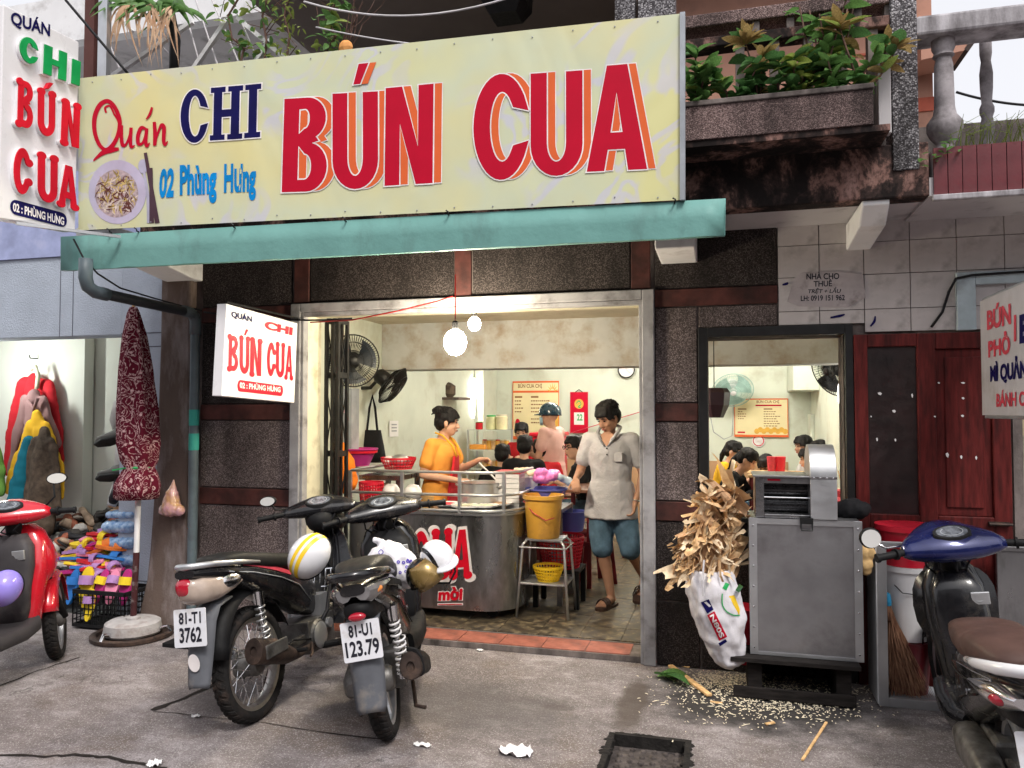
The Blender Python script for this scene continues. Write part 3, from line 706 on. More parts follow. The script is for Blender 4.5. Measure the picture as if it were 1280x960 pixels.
# concrete brackets below it
bx0, bx1 = P(222, 350, Y=-.3).x, P(254, 350, Y=-.02).x
def bracket(x0, x1, zb, zt, y1, label, yb=None):
    m = MB(); yb = yb if yb is not None else -.01
    m.add([V((x, y, z)) for x in (x0, x1) for y, z in ((0, zb), (0, zt), (y1, zt), (y1, zt - .09), (yb, zb))], [(0, 1, 2, 3, 4), (9, 8, 7, 6, 5)] + [(k, (k + 1) % 5, 5 + (k + 1) % 5, 5 + k) for k in range(5)])
    o = m.build('bracket', M_white, None, bevel=.01); top(o, label, 'bracket', 'concrete brackets under the overhang')
bracket(P(215, 350, Y=0).x, P(254, 352, Y=0).x, P(250, 352, Y=0).z, 2.9, -.95, 'cream concrete bracket under the left end of the teal awning', -.1)
m = MB(); q0, q1 = P(825, 327, Y=-.1), P(871, 302, Y=-.1); m.box(q0.x, q1.x, -.5, 0, q0.z, q1.z + .2); o = m.build('bracket', M_white, None, bevel=.008); top(o, 'short white concrete block under the right end of the teal awning', 'bracket', 'concrete brackets under the overhang')

# ---- the big banner sign
SY = AY - .012
TL, TR, BR, BL = P(98, 98, Y=SY), P(850, 17, Y=SY), P(850, 250, Y=SY), P(98, 288, Y=SY)
sgn = T('shop_sign', 'long yellow banner sign with huge red BÚN CUA above the awning', 'sign', ((TL.x + TR.x) / 2, SY, BL.z))
def banner():
    t = NT('printed yellow banner'); co = t.co(); uv = t.co(None, 'Object')
    n = t.noise(co, .8, 4, .5); c = t.ramp(n, [(.36, (.70, .64, .31)), (.5, (.60, .64, .45)), (.64, (.68, .66, .32))])
    wv = t.noise(t.co((1, 1, 1)), 1.5, 2.5, .5, 2.4)       # pale lavender scroll print
    band = t.ramp(wv, [(.44, 0.0), (.47, .6), (.51, .6), (.54, 0.0)]); msk = t.ramp(t.noise(co, 1.1, 2, .5, .3), [(.47, 0.0), (.56, 1.0)])
    c = t.mix(t.math('MULTIPLY', band, msk), c, (.56, .55, .74))
    fold = t.noise(t.co((1.0, 1, .6)), 1.5, 2.5, .5, .7); c = t.mix(t.ramp(t.noise(co, 3, 6, .6), [(.5, 0.0), (.8, .25)]), c, (.50, .50, .36)); t.bump(fold, .7, .04)
    return t.fin(c, .38)
M_ban = banner()
fS = quadmap(BL, BR, TL, TR)
m = MB(); NX, NZ = 48, 12; vs = []
for j in range(NZ + 1):
    for i in range(NX + 1):
        x, y = i / NX, j / NZ; e = min(1, 6 * min(x, 1 - x)) * min(1, 4 * min(y, 1 - y))
        vs.append(fS(x, y, .0022 * e * (mnoise.noise(V((x * 7, y * 2.2, 3))) - 1.0)))
m.add(vs, [(j * (NX + 1) + i, j * (NX + 1) + i + 1, (j + 1) * (NX + 1) + i + 1, (j + 1) * (NX + 1) + i) for j in range(NZ) for i in range(NX)])
m.build('banner', M_ban, sgn, smooth=True)
m = MB(); m.box(BL.x, BR.x, SY + .014, SY + .034, BL.z + .0, TL.z - .12); m.build('backing', M_alug, sgn)
tr_ = P(856.5, 16, Y=SY); br_ = P(856.5, 251, Y=SY); 
m = MB(); m.bar(TR.lerp(tr_, .5) + V((0, .01, 0)), BR.lerp(br_, .5) + V((0, .01, 0)), (tr_.x - TR.x), .05); m.build('edge_trim', M_alug, sgn)
m = MB()
for k in range(17):
    t = (k + .5) / 17
    for y in (.965, .025): 
        m.ell(fS(t, y + random.uniform(-.01, .01), .003), (.0045, .003, .0045), None, 6, 4)
o = m.build('staples', M_alug, sgn); tag(o, kind='stuff')
SP = lambda x, y, d=0.0: P(x, y, Y=SY) + V((0, -d * .35, 0))         # pixel of the sign face -> point on the sign plane
def sq(bl, br, tl):
    q = quadmap(SP(*bl), SP(*br), SP(*tl)); return lambda x, y, d=0.0: q(x, y, d * .35)
big = [('B', (352.5, 240.5), (408, 239), (356, 124), .35, .17), ('U', (416, 237), (473, 236), (416, 117.5), .33, .16), ('N', (481, 232.5), (541, 229), (482.5, 110.5), .31, .16),
       ('C', (592, 226), (662, 224), (592, 95), .30, .17), ('U', (663.5, 221), (728.5, 219), (663.5, 92.5), .315, .16), ('A', (733.5, 215), (809, 211.5), (733.5, 84.5), .31, .18)]
ml, mo, mw = MB(), MB(), MB()
def offp(q, dx, dy): return (q[0] + dx, q[1] + dy)
def outline(ch, t, h, s):        # letter grown by s for the white keyline
    gl = glyph(ch, t, h); return gl
def grow(lp, sx, sy, sign):
    n = len(lp); ar = sum(lp[k][0] * lp[(k + 1) % n][1] - lp[(k + 1) % n][0] * lp[k][1] for k in range(n)); sg = (1 if ar > 0 else -1) * sign; out = []
    for k in range(n):
        x0, y0 = lp[k - 1]; x1, y1 = lp[k]; x2, y2 = lp[(k + 1) % n]
        def nn(a, b):
            dx, dy = (b[0] - a[0]) / sx, (b[1] - a[1]) / sy; L = hypot(dx, dy) or 1; return (dy / L * sg, -dx / L * sg)
        n1 = nn((x0, y0), (x1, y1)); n2 = nn((x1, y1), (x2, y2)); a, b = n1[0] + n2[0], n1[1] + n2[1]; L = hypot(a, b) or 1; k_ = min(1 / max(.45, L / 2), 1.7)
        out.append((x1 + a / L * sx * k_, y1 + b / L * sy * k_))
    return out
def keyed(mb, ch, f, d, t, h, sx, sy):
    lps = glyph(ch, t, h); mb.flat([grow(l, sx, sy, 1 if i == 0 else -1) for i, l in enumerate(lps)], f, None, d)
for ch, bl, br, tl, t, h in big:
    wpx = br[0] - bl[0]; hpx = bl[1] - tl[1]
    fo = sq(offp(bl, 10.5, -1), offp(br, 10.5, -1), offp(tl, 10.5, -1)); fl = sq(bl, br, tl)
    keyed(mw, ch, fo, .0062, t, h, 1.2 / wpx, 1.2 / hpx); letter(mo, ch, fo, None, .0078, t, h)
    keyed(mw, ch, fl, .0094, t, h, 1.6 / wpx, 1.6 / hpx); letter(ml, ch, fl, None, .0110, t, h)
f1 = sq((442, 106), (461, 104), (442, 81)); f2 = sq((451.5, 105.5), (470.5, 103.5), (451.5, 80))
letter(mo, "'", f2, None, .0078); letter(ml, "'", f1, None, .0110); keyed(mw, "'", f1, .0094, 0, 0, .08, .05)
mw.build('letter_keyline', M_wink, sgn); mo.build('letter_shadow', M_orink, sgn); ml.build('red_lettering', M_redink, sgn)
mn = MB(); mk = MB()
for ch, bl, br, tl in (('C', (226, 179.5), (261, 178), (226, 113)), ('Hs', (262.5, 176), (303, 173.5), (264, 110)), ('Is', (305.5, 173), (325.5, 171.5), (307, 106.5))):
    fn = sq(bl, br, tl); t, h = .30, .12
    keyed(mk, ch, fn, .006, t, h, 1.5 / (br[0] - bl[0]), 1.5 / 66); letter(mn, ch, fn, None, .0075, t, h)
mk.build('letter_keyline', M_wink, sgn); mn.build('navy_lettering', M_navy, sgn)
mc = MB(); text(mc, '02', sq((198.5, 248), (217, 247), (200.5, 211)), .042, .006); text(mc, 'Phùng', sq((225, 255.5), (271, 254), (225, 206.5)), .042, .006); text(mc, 'Hưng', sq((280, 252), (320, 250.5), (280.5, 205)), .042, .006)
mc.build('cyan_lettering', M_cyan, sgn)
ms = MB(); cs = lambda x, y, d=0: SP(100 + x / 4.8, 90 + y / 4.8, d)      # brush script "Quán"
for pts, ws in (([(158, 245), (152, 215), (180, 205), (205, 250), (232, 310), (215, 400), (165, 465), (120, 440), (90, 360), (90, 270), (120, 200), (165, 175), (205, 205), (235, 270), (240, 320), (225, 390), (190, 450), (130, 490), (82, 535)],
                 [8, 10, 8, 8, 6, 10, 16, 16, 18, 20, 20, 18, 18, 18, 18, 16, 18, 18, 3]),
                ([(82, 530), (140, 485), (185, 470), (235, 462)], [4, 22, 24, 12]),
                ([(252, 320), (250, 390), (258, 440), (280, 430), (300, 380), (308, 335), (304, 410), (310, 450), (330, 440)], [12, 16, 16, 10, 10, 14, 16, 14, 4]),
                ([(400, 345), (370, 335), (350, 380), (352, 430), (378, 425), (398, 370), (402, 340), (396, 410), (402, 445), (420, 425)], [10, 16, 17, 16, 10, 12, 14, 16, 14, 4]),
                ([(398, 285), (420, 255), (434, 212)], [5, 12, 10]),
                ([(447, 300), (452, 370), (450, 440), (462, 390), (488, 320), (505, 335), (504, 410), (512, 438), (528, 415)], [14, 17, 14, 8, 12, 18, 16, 12, 4])):
    stroke(ms, pts, [q * 1.4 for q in ws], cs, .005 + .0045 * len(ms.v) / 900)
ms.build('script_lettering', M_redink, sgn)
# printed bowl, spoon and chopsticks
mb_ = MB(); disc(mb_, 147, 240, 36, 40, SP, .005, 44); mb_.build('bowl_print', M('bowl print', (.50, .47, .62), .4, var=.1, vs=6), sgn)
mb_ = MB(); disc(mb_, 146, 242, 27, 30, SP, .0062, 40); mb_.build('broth_print', M('broth print', (.42, .34, .36), .4, var=.4, vs=40), sgn)
mz = [MB(), MB(), MB(), MB()]
for k in range(150):
    a = random.uniform(0, 2 * pi); r = sqrt(random.random()); x, y = 146 + 24 * r * cos(a), 242 + 26 * r * sin(a); t = random.uniform(0, pi); L = random.uniform(3, 8)
    i = random.choice((0, 0, 0, 1, 2, 3) if y < 240 else (0, 1, 1, 2, 2, 3))
    stroke(mz[i], [(x - L * cos(t), y - L * sin(t)), (x + random.uniform(-2, 2), y + random.uniform(-2, 2)), (x + L * cos(t), y + L * sin(t))], [.6, random.uniform(1.2, 2.6), .6], SP, .0066 + k * .00002)
for q, cc, nm in zip(mz, ((.55, .42, .16), (.12, .04, .03), (.62, .55, .48), (.30, .22, .05)), ('noodle_print', 'beef_print', 'sprout_print', 'herb_print')): q.build(nm, M(nm.replace('_', ' '), cc, .4, bump=0, var=.3, vs=30), sgn)
mb_ = MB()
for (x0, y0), (x1, y1), wd in (((182, 191), (197, 279), 5), ((189, 210), (190, 279), 5)): stroke(mb_, [(x0, y0), ((x0 + x1) / 2, (y0 + y1) / 2), (x1, y1)], [wd * .8, wd, wd * 1.2], SP, .0068 + x0 * 1e-6)
mb_.build('chopsticks_print', M('chopsticks print', (.06, .03, .045), .4, bump=0), sgn)
mb_ = MB(); disc(mb_, 179, 208, 6, 9, SP, .0058, 20); stroke(mb_, [(180, 214), (185, 245), (186, 279)], [3, 4, 4], SP, .0060); mb_.build('spoon_print', M('spoon print', (.42, .42, .55), .4, bump=0), sgn)

# ---------------------------------------------------------------- the far side of the street, behind the viewer: a row of house fronts
op = T('opposite_houses', 'row of grey house fronts across the street', 'building', (0, -13, 0))
M_opp = M('dull grey house render', (.22, .20, .19), .9, var=.3, vs=.8, dirt=((.06, .055, .05), .4, 1.2))
m = MB()
for i in range(9):
    x = -27 + 6 * i; h = 6.2 + 1.6 * ((i * 37) % 5) / 4; m.box(x, x + 5.97, -18, -13 - .25 * ((i * 13) % 3), 0, h)
m.build('wall', M_opp, op)
m = MB()
for i in range(9):
    for j in range(2):
        for k in range(2): x = -26 + 6 * i + 2.6 * k; m.box(x, x + 1.4, -13.1, -12.96, .4 + 3 * j, 2.5 + 3 * j)
m.build('window', M_black, op)
# ================================================================ the other signs
def knobbed(mb, ch, f, d0, d1):
    "fairground letter with bulbs at the stroke ends"
    g = glyph(ch, .34, .2); mb.flat(g, f, d0, d1)
    ends = {'B': [(.08, .05), (.08, .95)], 'U': [(.17, .97), (.83, .97)], 'N': [(.17, .97), (.17, .03), (.84, .97)], 'C': [(.88, .72), (.88, .30)], 'A': [(.12, .03), (.88, .03)]}[ch]
    for k, (x, y) in enumerate(ends): mb.flat([arc(x, y, .23, .085, 0, 345, 14)], f, d0, d1 + .0006 * (k + 1))
XS = -3.95
s1 = T('vertical_sign', 'tall white lightbox sign with raised green CHI and red letters at the left edge', 'sign', P(50, 281, X=XS))
SX = lambda x, y, d=0.0: P(x, y, X=XS) + V((d, 0, 0))
fc = [SX(0, 273), SX(95, 290), SX(98, 52), SX(2, 4)]
fc[0].y = fc[3].y = (fc[0].y + fc[3].y) / 2; fc[1].y = fc[2].y = (fc[1].y + fc[2].y) / 2
m = MB(); m.add([p for p in fc] + [p + V((-.09, 0, 0)) for p in fc], [(0, 1, 2, 3), (7, 6, 5, 4), (0, 4, 5, 1), (1, 5, 6, 2), (2, 6, 7, 3), (3, 7, 4, 0)]); m.build('cabinet', M_signw, s1, bevel=.006)
sx = lambda bl, br, tl: quadmap(SX(*bl), SX(*br), SX(*tl))
m = MB(); text(m, 'QUÁN', sx((13, 33), (62, 48.5), (13.5, 10)), .03, .003); m.build('navy_lettering', M_navy, s1)
def raised(parts, mat, name, fnc):
    a, b = MB(), MB()
    for ch, q in parts:
        f = sx(*q); w, h = q[1][0] - q[0][0], q[0][1] - q[2][1]
        if fnc is knobbed: knobbed(a, ch, f, .022, .030); knobbed(b, ch, lambda x, y, d, f=f: f(.5 + (x - .5) * 1.05, .5 + (y - .5) * 1.02, d), 0.0005, .022)
        else: letter(a, ch, f, .022, .030, .34, .2); letter(b, ch, lambda x, y, d, f=f: f(.5 + (x - .5) * 1.1, .5 + (y - .5) * 1.06, d), .0005, .022, .38, .24)
    b.build('letter_side', M_signw, s1); a.build(name, mat, s1)
raised([('C', ((20, 75), (43, 84), (21, 43))), ('H', ((50, 92), (78, 102), (51.5, 56))), ('I', ((85, 104.5), (95, 108), (86.5, 74)))], M_signg, 'green_lettering', letter)
raised([('B', ((17.5, 157), (36, 163), (19, 99))), ('U', ((43, 168), (64, 173), (43.5, 112))), ('N', ((72, 179), (94, 186), (74, 125))), ('C', ((12, 240), (33, 246), (14, 182))), ('U', ((43, 251), (67, 256), (43.5, 192))), ('A', ((69, 256), (92, 262), (70, 204)))], M_signr, 'red_lettering', knobbed)
m = MB(); letter(m, "'", sx((53, 111), (60, 113), (55, 103)), .0005, .03); m.build('accent', M_signr, s1)
m = MB(); f = sx((12, 267), (83, 285), (12.5, 248)); pill = arc(.1, .5, .1, .5, 90, 270, 10) + arc(.9, .5, .1, .5, -90, 90, 10); m.flat([pill], f, None, .003); m.build('blue_panel', M_navy, s1)
m = MB(); text(m, '02 : PHÙNG HƯNG', sx((15.5, 264), (79.5, 282), (15.5, 250.5)), .035, .0045); m.build('white_lettering', M_wink, s1)
m = MB(); a = P(20, 279, X=XS + .02); b = P(150, 296, Y=AY - .02); m.bar(a, b, .018, .018); m.build('support_arm', M_alu, s1)

XH = P(370, 450, Y=-.1).x
s2 = T('hanging_sign', 'small white square sign hung on a rod beside the doorway', 'sign', P(325, 499, X=XH))
SX = lambda x, y, d=0.0: P(x, y, X=XH) + V((d, 0, 0))
fc = [SX(277, 495), SX(368, 503.5), SX(372, 404), SX(283, 379.5)]
m = MB(); m.add([p for p in fc] + [p + V((-.07, 0, 0)) for p in fc], [(0, 1, 2, 3), (7, 6, 5, 4), (0, 4, 5, 1), (1, 5, 6, 2), (2, 6, 7, 3), (3, 7, 4, 0)]); m.build('cabinet', M_signw, s2, bevel=.004)
m = MB(); text(m, 'QUÁN', sx((289, 397.5), (314.5, 404), (289, 387)), .03, .003); m.build('navy_lettering', M_navy, s2)
m = MB(); text(m, 'CHI', sx((330, 411), (365, 419.5), (331, 400.5)), .055, .003)
for ch, q in (('B', ((285, 463), (297, 464.5), (286, 418.5))), ('U', ((299, 467), (311, 468), (299.5, 421))), ('N', ((312, 468.5), (326, 470.5), (313, 423))), ('C', ((333, 470), (343, 471), (334, 427))), ('U', ((344.5, 471.5), (355, 472.5), (345, 429))), ('A', ((356, 472.5), (365, 474), (357, 431)))):
    knobbed(m, ch, sx(*q), None, .003)
letter(m, "'", sx((304.5, 419), (309.5, 420), (305.5, 411)), None, .003); m.build('red_lettering', M_signr, s2)
m = MB(); m.flat([arc(.05, .5, .05, .5, 90, 270, 8) + arc(.95, .5, .05, .5, -90, 90, 8)], sx((296, 489), (353, 495.5), (297, 474.5)), None, .003); m.build('red_panel', M_signr, s2)
m = MB(); text(m, '02 : PHÙNG HƯNG', sx((299, 485), (350, 490.5), (299, 476)), .03, .0045); m.build('white_lettering', M_wink, s2)
m = MB(); y0 = SX(283, 379).y; z = SX(330, 388).z + .03; m.tube([(XH - .035, y0 + .05, SX(283, 378).z + .01), (XH - .035, -.02, SX(372, 400).z + .02)], .008, 8); m.build('rod', M_black, s2)

XR = P(1229, 450, Y=-.28).x
s3 = T('noodle_stall_sign', 'grey framed sign with red and navy words BÚN PHỞ at the right edge', 'sign', P(1260, 518, X=XR))
SX = lambda x, y, d=0.0: P(x, y, X=XR) + V((-d, 0, 0))
sx = lambda bl, br, tl: quadmap(SX(*bl), SX(*br), SX(*tl))
fc = [SX(1232, 519), SX(1330, 514), SX(1330, 318), SX(1225, 377)]; fc[0].y = fc[3].y; fc[1].y = fc[2].y; fc[1].z = fc[0].z; fc[2].z = fc[3].z
m = MB(); m.add([p for p in fc] + [p + V((.08, 0, 0)) for p in fc], [(0, 1, 2, 3), (7, 6, 5, 4), (0, 4, 5, 1), (1, 5, 6, 2), (2, 6, 7, 3), (3, 7, 4, 0)]); m.build('panel', M_signd, s3)
m = MB()
for a, b in ((0, 1), (1, 2), (2, 3), (3, 0)): m.bar(fc[a] + V((.03, 0, 0)), fc[b] + V((.03, 0, 0)), .036, .036) if a in (0, 2) else m.bar(fc[a] + V((.03, 0, 0)), fc[b] + V((.03, 0, 0)), .037, .037)
m.build('frame', M_alug, s3, bevel=.003)
m = MB(); text(m, 'BÚN', sx((1234.5, 413), (1264.5, 405.5), (1234, 383)), .045, .003); text(m, 'PHỞ', sx((1236, 447.5), (1263.5, 442), (1235.5, 420)), .045, .003); text(m, 'BÁNH CANH', sx((1246, 509), (1306, 506.5), (1246, 488)), .035, .003)
m.flat([[(0, 0), (1, 0), (1, 1), (0, 1)]], sx((1268, 427), (1271, 426.5), (1268, 394)), None, .003); m.build('red_lettering', M_faded, s3)
m = MB(); text(m, 'MÌ QUẢNG', sx((1238.5, 481), (1294, 475.5), (1238, 451)), .045, .003); text(m, 'B', sx((1275, 430), (1288, 427), (1275, 394)), .05, .003); m.build('navy_lettering', M_navy, s3)
s4 = MB(); q = [P(1196, 413, Y=-.03), P(1220, 413, Y=-.03), P(1196, 341, Y=-.03), P(1330, 330, Y=-.03)]
s4.box(q[0].x, q[1].x, -.045, -.012, q[0].z, q[2].z); s4.box(q[1].x, q[3].x, -.045, -.012, q[2].z - .075, q[2].z)
o = s4.build('door_surround', M('pale blue painted timber', (.42, .50, .54), .7, dirt=((.2, .2, .2), .3, 5)), None, bevel=.004); top(o, 'pale blue painted corner of a door surround behind the right sign', 'door surround')

# ================================================================ balcony over the street at the right
BY = -.6
def zof(px, py, Y): return P(px, py, Y=Y).z
bx1 = P(1162, 230, Y=BY).x; zb0, zb1 = zof(960, 258, BY), zof(960, 193, BY)
bal = T('balcony', 'soot stained concrete balcony with pink rendered rails above the right window', 'balcony', (.3, BY, zb0))
m = MB(); m.box(-4.0, bx1, BY, BY + .14, zb0, zb1); m.build('edge_beam', M_beamS, bal, bevel=.01)
m = MB(); m.box(bx1, 3.4, BY + .005, 0, zb0, zb0 + .1); m.box(-4.0, bx1, BY + .14, .01, zb0 + .012, zb0 + .1); m.build('soffit', M_soff, bal)
pX0, pX1 = P(1114, 100, Y=BY).x, P(1147, 100, Y=BY).x
m = MB(); m.box(pX0, pX1, BY - .012, BY + .17, zb1 - .15, 5.2); m.build('pillar', M_pebw, bal, bevel=.006)
m = MB(); px0, px1 = P(1097, 120, Y=-.66).x, P(1113, 120, Y=-.66).x; m.box(px0, px1, -.68, -.62, zof(1105, 168, -.66), zof(1105, 62, -.66)); m.build('post', M_soff, bal, bevel=.004)
for (ya, yb, mt, d) in ((14, 30, M_pebp, .16), (44, 57, M_beamS, .12)):
    m = MB(); m.box(-4.0, pX0, BY, BY + d, zof(900, yb, BY), zof(900, ya, BY)); m.build('rail', mt, bal, bevel=.008)
for x in (925, 968, 1010, 1052, 1090):
    m = MB(); q = P(x, 90, Y=BY + .06); m.box(q.x - .025, q.x + .025, BY + .02, BY + .1, zb1, zof(900, 57, BY)); m.build('rail_post', M_cone, bal)
    m = MB(); q = P(x + 20, 90, Y=BY + .06); m.box(q.x - .02, q.x + .02, BY + .02, BY + .1, zof(900, 44, BY), zof(900, 30, BY)); m.build('rail_post', M_cone, bal)
# tiled parapet with balusters
tz0, tz1 = zof(1220, 240, BY - .01), zof(1220, 181, BY - .01); tx = P(1166, 210, Y=BY).x
m = MB(); m.box(tx + .002, 3.4, BY + .005, BY + .3, zb0 + .1, tz1 - .005); m.build('parapet', M_marble, bal)
m = MB(); m.box(tx - .01, 3.4, BY - .03, BY + .004, tz0 - .035, tz0 - .003); m.build('ledge', M_marble, bal, bevel=.006)
tw = P(1184.5, 210, Y=BY).x - P(1166.5, 210, Y=BY).x
q = MB(); q.box(.002, tw - .002, -.012, .004, 0, tz1 - tz0); rt = q.mesh('tile', M_rtile)
for i in range(26): inst('tile', rt, bal, WL[bal].inverted() @ Matrix.Translation((tx + tw * i, BY + random.uniform(-.002, .001), tz0)))
m = MB(); q0, q1 = zof(1200, 38, BY - .02), zof(1200, 13, BY - .02); m.box(pX1 - .005, 3.4, BY - .02, BY + .18, q0, q1); m.build('handrail', M_marble, bal, bevel=.015)
M_balu = M('grimy grey baluster stone', (.34, .315, .33), .85, var=.2, vs=12, dirt=((.07, .06, .06), .6, 8), bs=50, bump=.5)
def baluster(x, y, z0, z1, sc_, label, big=True):
    H = z1 - z0
    pr = [(.075, 0), (.085, .03), (.06, .06), (.055, .1), (.095, .16), (.115, .22), (.115, .28), (.075, .35), (.065, .42), (.06, .78), (.05, .84), (.07, .86), (.06, .89), (.075, .93), (.075, 1.0)] if big else \
         [(.05, 0), (.055, .06), (.04, .1), (.055, .2), (.06, .3), (.045, .38), (.06, .42), (.06, .46), (.042, .5), (.052, .62), (.055, .74), (.04, .84), (.05, .9), (.05, 1.0)]
    m = MB(); m.lathe([(r * sc_, z0 + h * H) for r, h in pr], (x, y, 0), n=20); o = m.build('baluster', M_balu, bal, smooth=True, auto=50)
    return o
q = P(1180, 110, Y=BY + .08); baluster(q.x, q.y, tz1 - .02, q0, .78, '')
q = P(1233, 110, Y=BY + .3); baluster(q.x, q.y, tz1 - .02, q0 + .06, .62, '', False)
q = P(1302, 110, Y=BY + .08); baluster(q.x, q.y, tz1 - .02, q0, .68, '')
# sloping concrete bracket under the slab
m = MB(); a, b, c_, d_ = P(1072, 285, Y=-.33), P(1072, 305, Y=-.33), P(1095, 305, Y=-.33), None
xa, xb = P(1073, 290, Y=-.45).x, P(1100, 290, Y=-.45).x
m.add([V((x, y, z)) for x in (xa, xa + .14) for y, z in ((-.0, zb0 + .005), (-.58, zb0 + .005), (-.58, zb0 - .025), (-.47, zb0 - .12), (0, zb0 - .16))], [(0, 1, 2, 3, 4), (9, 8, 7, 6, 5)] + [(k, (k + 1) % 5, 5 + (k + 1) % 5, 5 + k) for k in range(5)])
o = m.build('bracket', M_white, None, bevel=.008); top(o, 'white flaking concrete bracket under the balcony, over the tiled wall', 'bracket', 'concrete brackets under the overhang')
# planter
PY = -.88; ppz0, ppz1 = zof(980, 165, PY), zof(980, 122, PY); ppx0, ppx1 = P(862, 140, Y=PY).x - .15, P(1092, 140, Y=PY).x
plt = T('planter_box', 'long pinkish concrete planter box stained black below on the balcony edge', 'planter', ((ppx0 + ppx1) / 2, -.74, ppz0))
m = MB(); m.box(ppx0, ppx1, PY, PY + .035, ppz0, ppz1); m.box(ppx0, ppx1, BY - .035, BY - .004, ppz0, ppz1); m.box(ppx0, ppx0 + .03, PY + .035, BY - .035, ppz0, ppz1); m.box(ppx1 - .03, ppx1, PY + .035, BY - .035, ppz0, ppz1)
m.build('side', M_pebp, plt, bevel=.004)
m = MB(); m.box(ppx0 + .002, ppx1 + .08, PY + .01, BY + .0, ppz0 - .035, ppz0 - .002); m.build('base', M_beamS, plt)
m = MB(); m.box(ppx0 - .004, ppx1 + .004, PY - .01, PY + .04, ppz1 + .001, ppz1 + .03); m.build('rim', M_cone, plt, bevel=.005)
m = MB(); m.box(ppx0 + .03, ppx1 - .03, PY + .036, BY - .036, ppz0 + .01, ppz1 - .02); m.build('soil', M('dark potting soil', (.03, .02, .015), .95, bump=.8), plt)
# plants of the planter: every leaf a piece of its own
def leafmesh(name, mat, L=1.0, W=.45, curl=.25):
    m = MB(); N = 5; vs = []
    for i in range(N + 1):
        t = i / N; wd = W * (sin(pi * min(1, t * .92 + .06)) ** .8) / 2; z = -curl * t * t
        vs += [V((t * L, -wd, z + wd * .35)), V((t * L, 0, z)), V((t * L, wd, z + wd * .35))]
    fs = []
    for i in range(N):
        for k in (0, 1): fs.append((3 * i + k, 3 * i + k + 1, 3 * i + k + 4, 3 * i + k + 3))
    m.add(vs, fs); return m.mesh(name, mat, True)
LV = [leafmesh('leaf', M_leaf), leafmesh('leaf', M_leafl, W=.4), leafmesh('leaf', M_leafd, W=.6), leafmesh('leaf', M_leafr, W=.36)]
def aim(d, roll=0):
    d = V(d).normalized(); q = d.to_track_quat('X', 'Z').to_matrix().to_4x4(); return q @ Matrix.Rotation(roll, 4, 'X')
def plant(px, label, Hs, kind, n, spread, size, rosette=False, stems=3, y=-.74):
    b = V((P(px, 110, Y=y).x, y, ppz1 - .02)); t = T('planter_plant', label, 'plant', b, 0, 'plants in the balcony planter')
    ms = MB(); inv = WL[t].inverted(); spots = []
    for s in range(stems):
        a = random.uniform(0, 2 * pi); tip = b + V((cos(a) * spread * .5, sin(a) * spread * .35 - .04, Hs * random.uniform(.7, 1.05))); mid = (b + tip) / 2 + V((random.uniform(-.03, .03), random.uniform(-.03, .03), 0))
        ms.tube([b + V((random.uniform(-.04, .04), 0, 0)), mid, tip], [.008, .006, .004], 6); spots.append((mid, tip, b))
    ms.build('stem', M_stem, t, smooth=True)
    for k in range(n):
        mid, tip, bb = random.choice(spots); u = random.random() ** .7
        p = bb.lerp(mid, u * 2) if u < .5 else mid.lerp(tip, u * 2 - 1)
        if rosette and random.random() < .75: p = tip; el_ = random.uniform(.1, 1.1)
        else: el_ = random.uniform(-.2, .8)
        a = random.uniform(0, 2 * pi); d = V((cos(a) * cos(el_), sin(a) * cos(el_), sin(el_))); sc_ = size * random.uniform(.7, 1.25)
        me = LV[kind if random.random() < .7 else random.choice((0, 1, 2))]
        inst('leaf', me, t, inv @ Matrix.Translation(p) @ aim(d, random.uniform(-.6, .6)) @ Matrix.Scale(sc_, 4))
plant(872, 'bushy green plant with pointed leaves at the left end of the planter', .30, 0, 90, .34, .12)
plant(918, 'dense round leaved green plant low in the planter', .24, 2, 100, .32, .095)
plant(945, 'plant with bronze rosette of narrow leaves above the low greenery', .36, 3, 50, .12, .12, True, 2)
plant(975, 'dark green low leafy plant in the middle of the planter', .24, 2, 100, .34, .095)
plant(992, 'yellowish green soft leaved plant in the middle of the planter', .30, 1, 90, .28, .105)
plant(1030, 'tallest planter plant with upright brown stems and fresh leaf tips', .56, 0, 110, .30, .105, False, 7)
plant(1052, 'green plant hanging over the rim near the right end of the planter', .26, 0, 90, .34, .10)
plant(1078, 'bronze rosette plant leaning right past the pebbled pillar', .36, 3, 60, .34, .13, True, 4)
# small weeds on the parapet
wd_ = T('parapet_weed', 'small green weed rooted at the foot of the fat baluster', 'plant', (P(1165, 172, Y=BY).x, BY - .03, tz1))
for k in range(16):
    a = random.uniform(0, 2 * pi); inst('leaf', LV[0], wd_, Matrix.Translation((random.uniform(-.08, .12), random.uniform(-.03, .03), random.uniform(-.1, .03))) @ aim((cos(a), sin(a) - .5, random.uniform(-.2, .6))) @ Matrix.Scale(random.uniform(.04, .065), 4))
gm = MB()
for k in range(40):
    x = random.uniform(0, .45); h = random.uniform(.05, .16); gm.tube([(wd_.location.x + .08 + x, BY + .02, tz1 - .02), (wd_.location.x + .08 + x + random.uniform(-.05, .05), BY - .02, tz1 + h * .7), (wd_.location.x + .08 + x + random.uniform(-.1, .1), BY - .05, tz1 + h)], [.003, .002, .001], 4)
o = gm.build('grass', M_leafl, None); top(o, 'thin grass growing along the parapet top', 'grass'); tag(o, kind='stuff')

